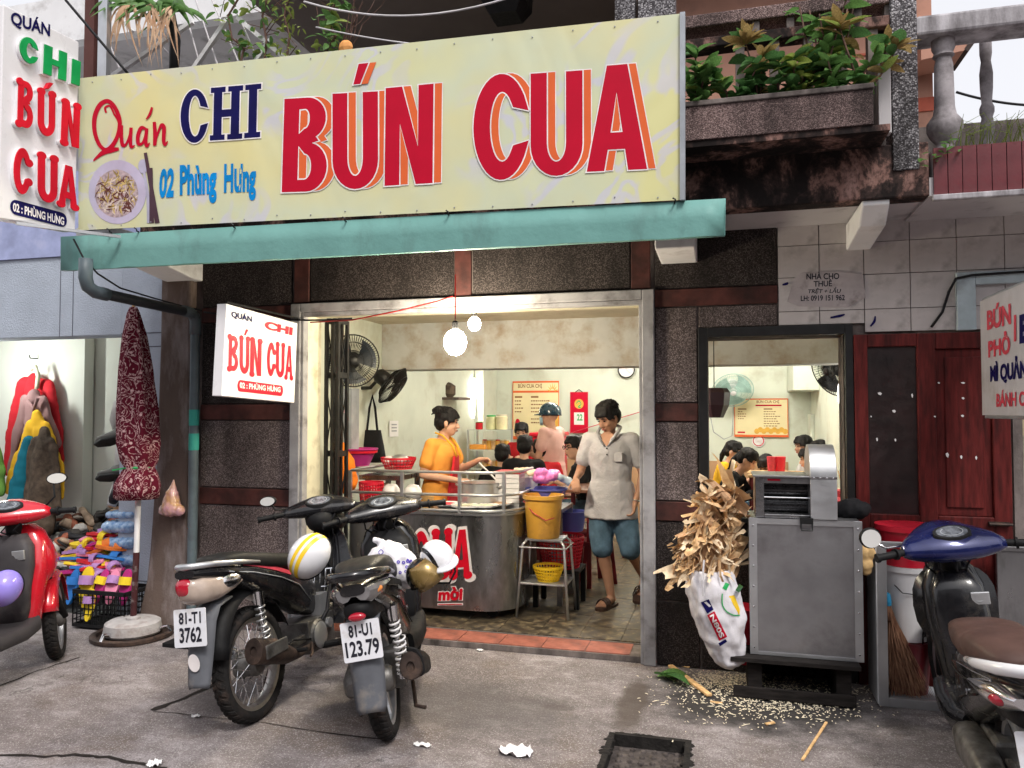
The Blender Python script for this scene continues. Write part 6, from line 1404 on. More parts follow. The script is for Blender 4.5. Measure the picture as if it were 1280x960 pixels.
    m = MB(); m.loft([[V((x, y, z)) for y, z in ((-.21, zc - .055), (-.235, zc - .03), (-.235, zc + .03), (-.21, zc + .062), (-.16, zc + .075), (-.16, zc + .06))] for x, zc in ((.16, .27), (.0, .315), (-.15, .355))]); m.build('muffler_guard', M_blackm, b, local=True, bevel=.008)
    m = MB(); m.loft([secx(x, cz, ry, rz, 16, 3.2, .125) for x, cz, ry, rz in ((.45, .27, .05, .05), (.36, .28, .06, .085), (.1, .29, .06, .075), (-.06, .285, .055, .06), (-.12, .285, .03, .03))]); m.build('drive_cover', M_engine, b, smooth=True, auto=50, local=True)
    m = MB(); m.box(.1, .45, -.1, .08, .18, .38); m.build('engine', M_engine, b, local=True, bevel=.02)
    m = MB(); m.loft([secx(x, cz, ry, rz, 18, 4) for x, cz, ry, rz in ((.45, .30, .13, .07), (.6, .285, .165, .055), (.8, .29, .175, .055), (.92, .32, .165, .06))]); m.build('floorboard', inner, b, smooth=True, auto=50, local=True)
    m = MB(); m.loft([ring((x, 0, z), th, hw * slim, 24, 0, 3) for x, z, th, hw in ((.90, .24, .04, .10), (.93, .34, .07, .145), (.95, .5, .075, .165), (.985, .66, .08, .185), (1.02, .80, .08, .18), (1.03, .88, .07, .14), (1.03, .93, .05, .08))]); m.build('leg_shield', paint, b, smooth=True, local=True)
    m = MB(); m.loft([ring((x, 0, z), th, hw * slim, 24, 0, 3) for x, z, th, hw in ((.86, .30, .03, .10), (.865, .42, .05, .13), (.875, .55, .05, .14), (.90, .68, .055, .155), (.92, .80, .06, .145), (.945, .88, .04, .09))]); ib = m.build('inner_panel', inner, b, smooth=True, local=True)
    m = MB(); m.lathe([(.028, 0), (.03, .008), (.02, .014), (.001, .014)], (.872, -.085, .755), (-1, 0, .2), 16); m.box(.856, .87, -.13, -.05, .725, .785); m.build('key_switch', M_alu, ib, local=True, bevel=.004)
    m = MB(); m.loft([secx(x, cz, ry, rz, 20, 2.6) for x, cz, ry, rz in ((1.0, .70, .19, .2), (1.1, .70, .17, .17), (1.2, .68, .11, .11), (1.27, .66, .05, .05))]); m.build('front_cowl', paint, b, smooth=True, local=True)
    arch(b, 1.28, .28, .12, 10, 165, paint, steer=steer)
    for s in (-1, 1):
        m = MB(); m.tube([(1.1, s * .07, .7), (1.16, s * .075, .52), (1.28, s * .075, .27)], [.018, .02, .022], 10); m.build('fork', M_blackm, b, smooth=True, local=True)
    m = MB(); m.tube([(.98, 0, .86), (.95, 0, .98)], [.05, .045], 12); m.build('steering_neck', M_blackm, b, smooth=True, local=True)
    m = MB(); m.tube([(.35, .08, .2), (.30, .19, .02)], .012, 8); m.tube([(.30, .19, .02), (.27, .215, .008)], .017, 8); m.tube([(.22, -.12, .17), (.05, -.14, .10), (.03, -.19, .09)], .010, 8); m.tube([(.22, .12, .17), (.05, .14, .10)], .010, 8); m.build('stand', M_rust, b, local=True)
    m = MB()
    for k, (y0, y1) in enumerate(((.12, .05), (-.12, -.06), (.05, .02), (-.04, -.03))): m.tube([V((.92, y0, .99)), V((.90 - .02 * k, (y0 + y1) / 2 + .03, .91)), V((.98, y1, .84))], .0055, 6)
    m.build('control_cable', M_wire, b, smooth=True, local=True)
    for s in (-1, 1):
        m = MB(); m.tube([V((x, s * y, z)) for x, y, z in ((.50, .118, .60), (.36, .147, .60), (.18, .161, .625), (.0, .163, .66), (-.18, .148, .70), (-.3, .121, .735))], .0035, 5); m.tube([V((x, s * y, z)) for x, y, z in ((.44, .137, .42), (.25, .155, .50), (.05, .161, .58), (-.12, .15, .635))], .0035, 5); m.build('panel_seam', M_rubber, b, smooth=True, local=True)
        m = MB(); m.lathe([(.012, 0), (.012, .006), (0, .007)], (.30, s * .153, .52), (0, s, 0), 10, cap=False); m.lathe([(.012, 0), (.012, .006), (0, .007)], (.02, s * .158, .60), (0, s, 0), 10, cap=False); m.build('bolt', M_chrome, b, local=True)
    handlebar(b, .93, 1.0, steer, bar or paint, .35, mirror, True, big)
    return b
b2 = scooter('motorbike', 'black and grey scooter with plate 81-U1 123.79, right of the spoke wheeled bike', P(488, 918, Z=0), 108, 9, M_blackp, M_seatb, '81-U1', '123.79', plate_y=.0)
b3 = scooter('motorbike', 'dark blue scooter with brown seat and white rail at the right edge', (1.13, -1.82, 0), 86, 7, M_blackp, M_seatbr, '81-U1', '8', M_blackp, .22, [(1, .03, .16, -.05, -.052, .052)], M_chrome, 'swept', M_gloss, 0, M_bluep, 1.4, .78)
fw = P(72, 822, Z=0); hd = 102
b4 = scooter('motorbike', 'red scooter with dark grey inner leg shield, cut off at the left edge', (fw.x - 1.28 * cos(R(hd)), fw.y - 1.28 * sin(R(hd)), 0), hd, 6, M_redp, M_seatb, '81-U1', '0', M('dark grey inner panel', (.045, .041, .044), .5, dirt=((.10, .09, .085), .2, 8)), .48, [(-1, .16, .06, -.03, .062, .036)], None, 'twin', None, 0, None, 1.2)
helmet('lilac helmet hung at the left edge on the red scooter', P(6, 735, Y=-1.5), (.55, -.8, -.2), (.3, .2, .9), M_purple, None, None, True, .85, brim=False)
helmet('white helmet with peak hung on the black and grey scooter', P(547, 698, Y=-1.25), (-.25, -.35, .9), (.75, -.5, -.35), M_gloss, [(-.075, -.055, M_blackp)], None, True, .82)
helmet('helmet with gold tinted visor hung behind the white one on the scooter', P(530, 720, Y=-1.30), (-.5, -.25, .8), (.85, -.45, .2), M_blackp, None, M_gold, False, .80, 'helmet', False)
# shopping bag hung under the scooter's handlebar
m = MB(); text(m, 'AirBlade', quadmap((-.02, -.166, .645), (.22, -.168, .600), (-.012, -.164, .668)), .03, .003); m.build('emblem', M_alu, b2, local=True)
m = MB()
for k, (y0, y1) in enumerate(((.12, .04), (-.12, -.05), (.06, .0), (-.05, -.02))): m.tube([V((.92, y0, .98)), V((.87 + .01 * k, (y0 + y1) / 2, .90)), V((.96, y1, .80)), V((.80, y1, .55))], .0055, 6)
m.tube([V((.5, -.1, .3)), V((.62, -.13, .40)), V((.72, -.11, .52))], .012, 8); m.tube([V((.03, -.1, .30)), V((.25, -.11, .33)), V((.46, -.11, .28))], .006, 6)
m.build('control_cable', M_wire, b1, smooth=True, local=True)
m = MB()
for s in (-1, 1): m.tube([V((x, s * y, z)) for x, y, z in ((.55, .082, .48), (.40, .108, .60), (.2, .127, .655), (-.05, .131, .70), (-.25, .121, .745))], .0035, 5)
m.build('panel_seam', M_alug, b1, smooth=True, local=True)
m = MB(); m.lathe([(.07, 0), (.075, .01), (.06, .02), (.03, .024), (0, .024)], (.5, -.13, .29), (0, -1, 0), 22, cap=False); m.lathe([(.03, 0), (.03, .02), (0, .022)], (.62, -.125, .33), (0, -1, 0), 14, cap=False); m.box(.60, .70, -.10, .10, .38, .50); m.build('crankcase_cover', M_alu, b1, smooth=True, auto=40, local=True)
def kick(root, dz):      # the pair stand tail high: lift the rear of the bodywork
    for o in root.children:
        if o.name.startswith('wheel') or o.data is None: continue
        for q in [o] + list(o.children):
            for v in q.data.vertices:
                if v.co.x < .6 and v.co.z > .45 and abs(v.co.y) < .2: v.co.y *= .9
                v.co.z += dz * min(1, max(0, (.45 - v.co.x) / .5)) * min(1, max(0, (v.co.z - .34) / .2))
    root.scale = (1.03,) * 3
kick(b1, .065); kick(b2, .07)
sb = T('shopping_bag', 'tied white shopping bag with purple print on the black and grey scooter', 'bag', P(490, 710, Y=-1.18)); m = MB()
Q = lambda x, y, Y=-1.18: P(x, y, Y=Y)
caps(m, Q(476, 702), Q(474, 716), .085, .10); caps(m, Q(504, 702), Q(508, 716), .075, .085); caps(m, Q(486, 694), Q(496, 700), .085, .08); caps(m, Q(480, 686), Q(477, 678), .04, .022); caps(m, Q(477, 679), Q(470, 676), .016, .022)
o = blob('bag', m, M_bag, sb, .009, 2, .012, 22); 
m = MB(); 
from mathutils.bvhtree import BVHTree
bv = BVHTree.FromPolygons([v.co for v in o.data.vertices], [tuple(p.vertices) for p in o.data.polygons])
def on_bag(x, y, d):
    q = P(x, y, Y=-1.6); di = (q - CAM).normalized(); l0 = WL[sb].inverted() @ CAM; h, n_, _, _ = bv.ray_cast(l0, di)
    return (WL[sb] @ h) - di * (.0025 + d) if h else P(x, y, Y=-1.27)
for k in range(13): cx_, cy_ = random.uniform(496, 515), random.uniform(698, 718); rr = random.uniform(1.4, 2.4); m.flat([arc(cx_, cy_, rr, rr, 0, 345, 12), arc(cx_, cy_, rr * .45, rr * .45, 0, 345, 8)], on_bag, None, .0001 * k)
for pts in ([(473, 690), (476, 687), (479, 690), (476, 693), (473, 691)], [(470, 697), (474, 695.5), (478, 697), (483, 694.5)], [(472, 700), (478, 698), (482, 699)]): stroke(m, pts, .9, on_bag, .0005)
m.build('print', M('purple print', (.10, .06, .45), .5), sb)
# ================================================================ lamps of the shop
def bulb(px, py, Y, label, power, wire_top, r=.034):
    c = P(px, py, Y=Y); t = T('light_bulb', label, 'lamp', c, 0, 'bare bulbs at the doorway')
    m = MB(); m.ell(c, (r, r, r * 1.15), None, 20, 14); m.build('glass', E('lit bulb glass', (1, .88, .66), power), t, smooth=True)
    m = MB(); m.lathe([(.014, 0), (.022, .004), (.022, .05), (.012, .06)], c + V((0, 0, r * 1.1)), n=14); m.build('socket', M_blackm, t)
    m = MB(); m.tube([c + V((0, 0, r * 1.1 + .05)), V((c.x, c.y, wire_top))], .004, 6); m.build('flex', M_wirer, t)
    return c
BULB = 330
bulb(569, 428, -.38, 'lit bare bulb hanging lowest in front of the doorway', BULB, 2.56, .075)  # glass oversized to stand in for the glow around the bulb
bulb(593, 405, .75, 'lit bare bulb just inside the doorway, higher and behind the other', BULB, 2.56, .05)
tube = T('fluorescent_tube', 'bright upright fluorescent tube on the left wall behind the cook', 'lamp', P(590, 495, Y=5.0)); a, b = P(593, 530, X=RXL + .07), P(593, 478, X=RXL + .07)
a = P(590, 520, Y=5.2); b = P(592, 475, Y=5.2); 
m = MB(); m.tube([a, b], .02, 12); m.build('glass', E('lit tube', (1, .95, .82), 60), tube, smooth=True); m = MB(); m.box(a.x - .03, a.x + .03, 5.23, 5.26, a.z - .03, b.z + .03); m.build('batten', M_wplas, tube)
cl_ = T('ceiling_tube', 'long fluorescent tube lighting the back room near its ceiling', 'lamp', (-.8, 4.0, 2.88)); m = MB(); m.tube([(-2.2, 3.9, 2.86), (-1.0, 3.9, 2.86)], .02, 12); m.tube([(-.4, 3.9, 2.86), (.8, 3.9, 2.86)], .02, 12); m.build('glass', E('lit ceiling tube', (1, .95, .85), 190), cl_, smooth=True); m = MB(); m.box(-2.3, .9, 3.87, 3.93, 2.89, 2.95); m.build('batten', M_wplas, cl_)
wl_ = T('wall_lamp', 'bright white round lamp beside the window right edge', 'lamp', P(1052, 495, Y=2.4)); c = P(1054, 492, Y=2.4)
m = MB(); m.ell(c + V((.05, 0, .0)), (.10, .08, .20), None, 18, 10); m.build('shade', E('glowing white shade', (1, .97, .92), 5), wl_, smooth=True)
m = MB(); m.box(c.x - .02, c.x + .12, 2.35, 2.45, c.z + .2, c.z + .5); m.build('bracket', M_wplas, wl_)

# ================================================================ inside the shop
# wall fans
def fan(c, fdir, r, label, mats, arm_to=None):
    "c centre of the guard, fdir where it blows"
    c = V(c); f = V(fdir).normalized(); u = f.orthogonal().normalized(); q = f.cross(u); t = T('wall_fan', label, 'fan', c, 0, 'wall fans')
    m = MB()
    for k in range(64):
        a = 2 * pi * k / 64; d = u * cos(a) + q * sin(a); m.tube([c + f * .07 + d * .04, c + f * .06 + d * r * .7, c + d * r], .0022, 4); m.tube([c - f * .06 + d * .05, c - f * .05 + d * r * .7, c + d * r], .0022, 4)
    for rr, h in ((1, 0), (.72, .058), (.72, -.05), (.4, .068)): m.tube([c + f * h + (u * cos(2 * pi * k / 32) + q * sin(2 * pi * k / 32)) * r * rr for k in range(32)], .006 if rr == 1 else .003, 6, closed=True)
    m.build('guard', mats[0], t)
    for k in range(3):
        a0 = 2 * pi * k / 3; m = MB(); vs = []
        for i in range(7):
            rr = r * (.12 + .78 * i / 6)
            for j in range(5): a = a0 + (j / 4) * 1.5 * (.7 + .3 * i / 6); vs.append(c + (u * cos(a) + q * sin(a)) * rr + f * (.03 - .05 * j / 4))
        m.add(vs, [(i * 5 + j, i * 5 + j + 1, i * 5 + j + 6, i * 5 + j + 5) for i in range(6) for j in range(4)]); m.build('blade', mats[1], t, smooth=True)
    m = MB(); m.lathe([(.03, .075), (.05, .06), (.05, .02), (.03, .02)], c, f, 18); m.lathe([(.06, -.05), (.075, -.07), (.075, -.17), (.05, -.20)], c, f, 18); m.build('motor', mats[2], t, smooth=True, auto=40)
    if arm_to: m = MB(); m.tube([c - f * .15, (c - f * .17 + V(arm_to)) / 2 + V((0, 0, -.06)), V(arm_to)], .018, 8); m.build('arm', mats[2], t, smooth=True)
    return t
M_fang = M('smoky dark blue fan blade', (.02, .03, .045), .35); M_fant = M('pale teal fan blade', (.35, .52, .48), .3)
c = P(441, 451, Y=1.15); fan(c, (.62, -1, -.1), .235, 'dark wall fan facing the door, left side, largest', (M_black, M_fang, M_black), (RXL, 1.4, c.z + .12))
c = P(491, 482, Y=1.7); fan(c, (1.0, .15, -.75), .205, 'dark wall fan tilted down beside the big fan', (M_black, M_blackm, M_black), (RXL, 1.75, c.z - .02))
c = P(916, 488, Y=5.6); fan(c, (.1, -1, -.75), .27, 'pale teal wall fan above the yellow menu seen through the window', (M_fant, M_fant, M_wplas), (c.x, 6, c.z + .1))
c = P(1040, 462, Y=2.6); fan(c, (-.8, -.55, -.35), .26, 'black wall fan at the window top right', (M_black, M_blackm, M_black), (RXR, 2.9, c.z + .1))
# posters, calendar, notices on the back wall
def card(name, label, cat, px, Y, mat, th=.012):
    x0, y0, x1, y1 = px; a, b = P(x0, y1, Y=Y), P(x1, y0, Y=Y); t = T(name, label, cat, ((a.x + b.x) / 2, Y, a.z)); m = MB(); m.box(a.x, b.x, Y - th, Y, a.z, b.z); m.build('board', mat, t)
    return t, (lambda u, v, d=0.0: V((a.x + (b.x - a.x) * u, Y - th - .0015 - d, a.z + (b.z - a.z) * v)))
def rect(m, f, u0, v0, u1, v1, d=0): m.flat([[(u0, v0), (u1, v0), (u1, v1), (u0, v1)]], f, None, d)
def sub(f, u0, v0, u1, v1): return lambda x, y, d=0: f(u0 + (u1 - u0) * x, v0 + (v1 - v0) * y, d)
M_menu = M('cream menu print', (.80, .70, .42), .35, var=.12, vs=1.5, bump=0); M_gldp = M('golden print', (.70, .40, .06), .4, bump=0); M_brp = M('brown print', (.25, .10, .03), .4, bump=0)
def menu(px, Y, label, layout):
    t, f = card('menu_board', label, 'menu', px, Y, M_menu)
    m = MB(); rect(m, f, 0, .0, 1, .055); rect(m, f, 0, .97, 1, 1); rect(m, f, 0, .055, .015, .97); rect(m, f, .985, .055, 1, .97)
    if layout == 1: rect(m, f, 0.015, .80, .985, .835, .0004)
    m.build('border', M_orink, t)
    m = MB()
    if layout == 1: text(m, 'BÚN CUA CHỊ', sub(f, .12, .865, .64, .965), .02)
    else: text(m, 'BÚN CUA CHỊ', sub(f, .42, .86, .84, .97), .02)
    m.build('title_lettering', M_brp, t)
    m = MB(); rows = [(.05 if layout == 1 else .07, .30), (.40 if layout == 1 else .55, .86)]
    for (u0, u1) in rows:
        for k in range(8 if u0 > .2 else 5):
            v = .72 - .062 * k; u = u0
            if k == 0: rect(m, f, u, v - .008, u + .16, v + .022, .0003); continue
            if layout == 1 and k == 5: continue
            while u < u1 - random.uniform(0, .14):
                L = random.uniform(.02, .05); rect(m, f, u, v - .008, u + L, v + .012, .0003); u += L + .012
    m.build('print_lines', M_brp, t)['kind'] = 'stuff'
    m = MB(); 
    if layout == 1:
        disc(m, .11, .27, .055, .085, f, .0005, 16); m.build('crab_print', M_redink, t)
        m = MB(); m.flat([[(.985, .055), (.985, .45), (.9, .33), (.82, .2), (.7, .12), (.5, .055)]], f, None, .0002)
        for k in range(7): a = pi * (k + .5) / 7; m.flat([[(.86 + .05 * cos(a + .25), .82 + .05 * sin(a + .25)), (.86 + .13 * cos(a), .82 + .15 * sin(a)), (.86 + .05 * cos(a - .25), .82 + .05 * sin(a - .25))]], f, None, .0006 + .0001 * k)
        m.build('lotus_print', M_gldp, t); m = MB(); rect(m, f, .74, .16, .95, .23, .0008); m.build('green_print', M_leafd, t)
    else:
        rect(m, f, .40, .80, .88, .84, .0004); rect(m, f, .06, .1, .2, .14, .0004); m.build('red_print', M_redink, t); m = MB()
        for k in range(9): disc(m, .42 + .065 * k, .15 + .04 * (k % 2), .05, .07, f, .0005 + .0001 * k, 12)
        m.build('food_print', M_gldp, t)
menu((641, 476, 699, 549), 5.98, 'cream and orange menu board with lotus on the back wall behind the helmeted customer', 1)
menu((918, 498, 985, 546), 5.98, 'golden menu board seen through the window below the teal fan', 2)
t, f = card('calendar', 'red wall calendar with white date page behind the walking man', 'calendar', (713, 490, 735, 541), 5.98, M_redink)
m = MB(); rect(m, f, .22, .2, .78, .5); m.build('date_page', M_paper, t); m = MB(); text(m, '22', sub(f, .38, .30, .70, .46), .03, .001); m.build('green_lettering', M_gplas, t)
m = MB(); disc(m, .5, .71, .26, .12, f, 0, 24); m.build('gold_emblem', M_gldp, t); m = MB(); stroke(m, [(.35, .72), (.5, .78), (.62, .7), (.45, .64), (.6, .62)], .03, f, .0008); m.build('emblem_stroke', M_gplas, t)
m = MB(); a, b = f(.3, 1), f(.5, 1.06); m.tube([a, b, f(.7, 1)], .006, 5); m.build('hanger', M_black, t)
ck = T('wall_clock', 'round wall clock half hidden under the beam at the top right of the doorway', 'clock', P(783, 466, Y=5.9)); c = P(783, 462, Y=5.95)
m = MB(); m.lathe([(.12, 0), (.125, .02), (.108, .025), (.108, .01)], c, (0, -1, 0), 30, cap=False); m.build('rim', M_black, ck); m = MB(); m.lathe([(0, .008), (.11, .008)], c, (0, -1, 0), 30, cap=False); m.build('face', M_paper, ck)
m = MB(); m.bar(c + V((0, -.012, 0)), c + V((.05, -.012, -.05)), .008, .002); m.bar(c + V((0, -.012, 0)), c + V((-.02, -.012, .07)), .006, .002); m.build('hands', M_black, ck)
nq = quadmap(*[P(x, y, X=RXL + .012) for x, y in ((487, 546), (498, 545.5), (487, 526))]); t = T('notice', 'small white paper notice on the green wall behind the cook', 'notice', nq(.5, 0)); m = MB(); m.flat([[(0, 0), (1, 0), (1, 1), (0, 1)]], nq, -.003, 0); m.build('sheet', M_paper, t); m = MB()
for k in range(3): rect(m, nq, .2, .72 - .2 * k, .8, .80 - .2 * k, .002)
m.build('print_lines', M_alug, t)
nsn = T('no_smoking_sign', 'round no smoking sticker under the golden menu', 'sign', P(948, 551, Y=5.98)); c = P(948, 551, Y=5.985); m = MB(); m.lathe([(0, .004), (.085, .004), (.085, 0)], c, (0, -1, 0), 28, cap=False); m.build('disc', M_paper, nsn); m = MB(); m.lathe([(.062, .0055), (.075, .0055)], c, (0, -1, 0), 28, cap=False); m.bar(c + V((-.045, -.0056, .04)), c + V((.045, -.0056, -.04)), .012, .0005); m.bar(c + V((-.03, -.0066, -.01)), c + V((.035, -.0066, -.01)), .012, .0005); m.build('red_mark', M_redink, nsn)
# grey cupboard door on the left wall, shelf, hanging bag
t, f = card('cupboard', 'tall grey metal cupboard with pink notes behind the folding gate', 'cupboard', (424, 486, 449, 600), 1.3, M('grey cupboard paint', (.30, .32, .36), .5, bump=0), .15)
m = MB(); rect(m, f, .45, .735, .85, .77); m.build('pink_note', M_note, t); m = MB(); rect(m, f, .35, .79, .75, .815); m.build('orange_note', M_gldp, t)
sh = T('wall_shelf', 'small grimy shelf with pots high on the wall left of the cook', 'shelf', P(545, 496, Y=4.4)); a, b = P(520, 497, Y=4.2), P(580, 490, Y=4.2)
m = MB(); m.box(a.x, b.x, 4.0, 4.5, a.z - .03, a.z); m.box(a.x, a.x + .04, 4.4, 4.5, a.z - .2, a.z + .28); m.build('board', M_peel, sh)
for x, rr, lb in ((535, .11, 'blackened pot on the small shelf'), (556, .14, 'pale dented pot lid leaning on the small shelf')):
    m = MB(); c = P(x, 492, Y=4.25); c.z = a.z; m.lathe([(rr * .7, 0), (rr, .04), (rr, .15), (rr * .6, .19), (.02, .21)], c, n=20); o = m.build('pot', M_engine if x < 540 else M_olive, None, smooth=True, auto=40); top(o, lb, 'pot')
def handbag(label, px, Y, w_, h, mat, name='bag'):
    c = P(*px, Y=Y); t = T(name, label, 'bag', c); m = MB(); m.loft([ring((c.x + dx, Y, c.z + z), w_ * k, .05 * k2, 16, 0, 3) for z, k, k2, dx in ((0, .8, .9, .02), (.06, 1.05, 1.5, .02), (h * .5, 1, 1.3, .01), (h, .85, .5, 0))]); o = m.build('body', mat, t, smooth=True); m = MB(); m.tube([c + V((-w_ * .5, 0, h)), c + V((-.03, 0, h + .22)), c + V((.0, 0, h + .34)), c + V((.03, 0, h + .22)), c + V((w_ * .5, 0, h))], .012, 6); m.build('strap', mat, t, smooth=True); return t
handbag('black tote bag hanging on the left wall by two straps', (465, 578, ), 1.85, .11, .32, M_blackc)
m = MB(); c = P(430, 590, Y=.9)      # orange cloth by the gate
for k, (x, y, r_) in enumerate(((418, 545, .02), (424, 560, .05), (430, 580, .085), (432, 602, .10))):
    if k: caps(m, pc_, P(x, y, Y=.75), pr_, r_, 12)
    pc_, pr_ = P(x, y, Y=.75), r_
o = blob('hanging_cloth', m, M_orangeb, None, .012, 2, .02, 14); top(o, 'bright orange cloth hung beside the folding gate', 'cloth')
def vessel(name, label, cat, c, prof, mat, n=28, holes=None, group=None, parts=()):
    t = T(name, label, cat, c, 0, group); m = MB(); m.lathe(prof, c, n=n, cap=False); m.build('body', mat, t, smooth=True, auto=45)
    return t
def bowlprof(r0, r1, h, th=.004): return [(0, 0), (r0, 0), (r0 * .98, .004), (r1, h), (r1 + .008, h), (r1 + .008, h - .012), (r1 - th, h - .004), (r0 - th, .012), (0, .012)]
def basket(label, c, r0, r1, h, mat, rows=6, n=36, group='plastic baskets', name='basket'):
    c = V(c); t = T(name, label, 'basket', c, 0, group); m = MB()
    for k in range(n): a = 2 * pi * k / n; m.bar(c + V((r0 * cos(a), r0 * sin(a), .01)), c + V((r1 * cos(a), r1 * sin(a), h)), .007, .004)
    for j in range(rows + 1): z = h * j / rows; r_ = r0 + (r1 - r0) * j / rows; m.lathe([(r_ + .003, z), (r_ + .003, z + .008 if j < rows else z + .018), (r_ - .003, z + .008 if j < rows else z + .018), (r_ - .003, z)], c, n=n, cap=False)
    m.lathe([(0, .0), (r0, .0)], c, n=n, cap=False); m.build('lattice', mat, t); return t
def at_top(px, py, Y): return P(px, py, Y=Y)
c = P(448, 582, Y=1.3); vessel('basin', 'magenta plastic basin with red rim behind the orange cloth', 'basin', (c.x, 1.3, c.z), bowlprof(.10, .17, .16), M_pplas); c = P(448, 566, Y=1.3)
m = MB(); m.lathe([(.14, 0), (.172, .0), (.176, .02), (.15, .025), (.10, .03), (0, .032)], (c.x, 1.3, c.z), n=24, cap=False); o = m.build('tray', M_rplas, None, smooth=True, auto=40); top(o, 'red tray resting on the magenta basin', 'tray')
c = P(498, 586, Y=1.2); basket('red dish rack with upturned pots left of the cook', (c.x, 1.2, c.z), .12, .155, .085, M_rplas, 3, 30)
c = P(500, 576, Y=1.2); m = MB(); m.ell((c.x, 1.2, c.z), (.085, .085, .06), None, 18, 8); m.build
o = m.build('upturned_pot', M_alu, None, smooth=True); top(o, 'shiny upturned pot in the red dish rack', 'pot'); m = MB(); c = P(484, 577, Y=1.22); m.ell((c.x, 1.25, c.z), (.055, .055, .05), None, 14, 8); o = m.build('upturned_bowl', M_wplas, None, smooth=True); top(o, 'white upturned bowl in the red dish rack', 'bowl')
bk = MB(); b0_, b1_ = P(430, 588, Y=1.45), P(525, 588, Y=1.45); bk.box(RXL + .35, b1_.x, 1.0, 1.5, b0_.z - .04, b0_.z); 
for x in (RXL + .4, b1_.x - .05): bk.box(x, x + .04, 1.02, 1.06, FZ, b0_.z - .04); bk.box(x, x + .04, 1.44, 1.48, FZ, b0_.z - .04)
o = bk.build('side_table', M_steeld, None); top(o, 'steel side table behind the serving cart, holding basin and dish rack', 'table')
# ---------------------------------------------------------------- serving cart
cf = .52; X0, X1 = P(437, 640, Y=cf).x, P(655, 640, Y=cf + .3).x; cz0, cz1 = P(580, 763, Y=cf).z, P(540, 643, Y=cf).z; rr = .30; cb_ = cf + .72
ct = T('serving_cart', 'stainless steel serving cart with rounded end and red lettering in the doorway', 'cart', ((X0 + X1) / 2, .8, FZ))
def cart_out(g=0.0):
    return [(X0 - g, cb_ + g), (X0 - g, cf - g)] + [(X1 - rr + (rr + g) * cos(R(a)), cf + rr + (rr + g) * sin(R(a))) for a in range(-90, 1, 9)] + [(X1 + g, cb_ + g)]
m = MB(); lp = cart_out(); m.prism(lp, lambda x, y, d: V((x, y, d)), cz0, cz1); m.build('body', M_steeld, ct, smooth=True, auto=30)
m = MB(); m.prism(cart_out(.012), lambda x, y, d: V((x, y, d)), cz1 + .001, cz1 + .02); m.build('counter_top', M_steel, ct, smooth=True, auto=30)
rz_ = P(540, 590, Y=cf).z; rzm = P(540, 618, Y=cf).z; path = [V((x, y, 0)) for x, y in cart_out(-.01)][:-1] + [V((X1 - .01, cb_ - .1, 0))]
for z, nm in ((rz_, 'top_rail'), (rzm, 'middle_rail'), (cz1 + .035, 'bottom_rail')):
    m = MB(); m.tube([p + V((0, 0, z)) for p in path], .012, 8); m.build(nm, M_alu, ct, smooth=True)
for px in (437, 502, 574, 636):
    x = P(px, 620, Y=cf).x if px < 600 else X1 - rr * .35; y = cf + .01 if px < 600 else cf + rr * .28; m = MB(); m.box(x - .012, x + .012, y - .012, y + .012, cz1 + .02, rz_); m.build('rail_post', M_alu, ct)
m = MB()
for x in (X0 + .15, X1 - .2):
    for y in (cf + .12, cb_ - .12): m.lathe([(.05, -.018), (.055, 0), (.05, .018)], (x, y, FZ + .055), (0, 1, 0), 18); m.box(x - .02, x + .02, y - .03, y + .03, FZ + .09, cz0)
m.build('castor', M_blackm, ct)
CP = lambda x, y, d=0.0: P(x, y, Y=cf) + V((0, -d, 0)); cq = lambda bl, br, tl: quadmap(CP(*bl), CP(*br), CP(*tl))
m1, m2 = MB(), MB()
for ch, q in (('C', ((516, 727), (537, 726.5), (516, 664))), ('U', ((541, 725), (565, 724), (541, 664))), ('A', ((564, 722), (588, 720), (566, 663)))):
    f = cq(*q); knobbed(m2, ch, lambda x, y, d, f=f: f(.5 + (x - .5) * 1.32, .5 + (y - .5) * 1.13, d), None, .003); knobbed(m1, ch, f, None, .006)
m1b = MB(); text(m1, 'mời', cq((548, 751), (578, 750), (549, 734)), .05, .006); text(m2, 'mời', cq((547, 752), (579, 751), (548, 733)), .10, .003); rect(m1, cq((548, 756), (578, 755.5), (548, 755)), 0, 0, 1, 1, .006); rect(m2, cq((547, 757), (579, 756.5), (547, 754)), 0, 0, 1, 1, .003)
m2.build('letter_keyline', M_wink, ct); m1.build('red_lettering', M_signr, ct)
# things on the cart
zt = cz1 + .02
def on_cart(px, dy): p = P(px, 640, Y=cf + dy); return V((p.x, cf + dy, zt))
basket('red lattice basket at the left end of the cart', on_cart(464, .16), .085, .10, .19, M_rplas, 7, 26)
for px, lb in ((489, 'pot stack with upturned white bowl, left one on the cart'), (516, 'pot stack with upturned white bowl, right one on the cart')):
    c = on_cart(px, .17); t = T('dish_stack', lb, 'dishes', c, 0, 'stacks of dishes on the cart')
    for k in range(4): m = MB(); m.lathe([(.06, 0), (.078, .022), (.08, .026), (.06, .026)], c + V((0, 0, .028 * k)), n=22, cap=False); m.build('dish', M_alu if k < 3 else M_wplas, t, smooth=True, auto=40)
    m = MB(); m.lathe([(.078, .112), (.07, .15), (.045, .185), (.03, .19), (0, .19)], c, n=22, cap=False); m.build('bowl', M_wplas, t, smooth=True, auto=60)
c = on_cart(535, .12); basket('small wicker chopstick holder on the cart', c, .04, .043, .10, M('woven cane', (.50, .30, .12), .7), 7, 16)
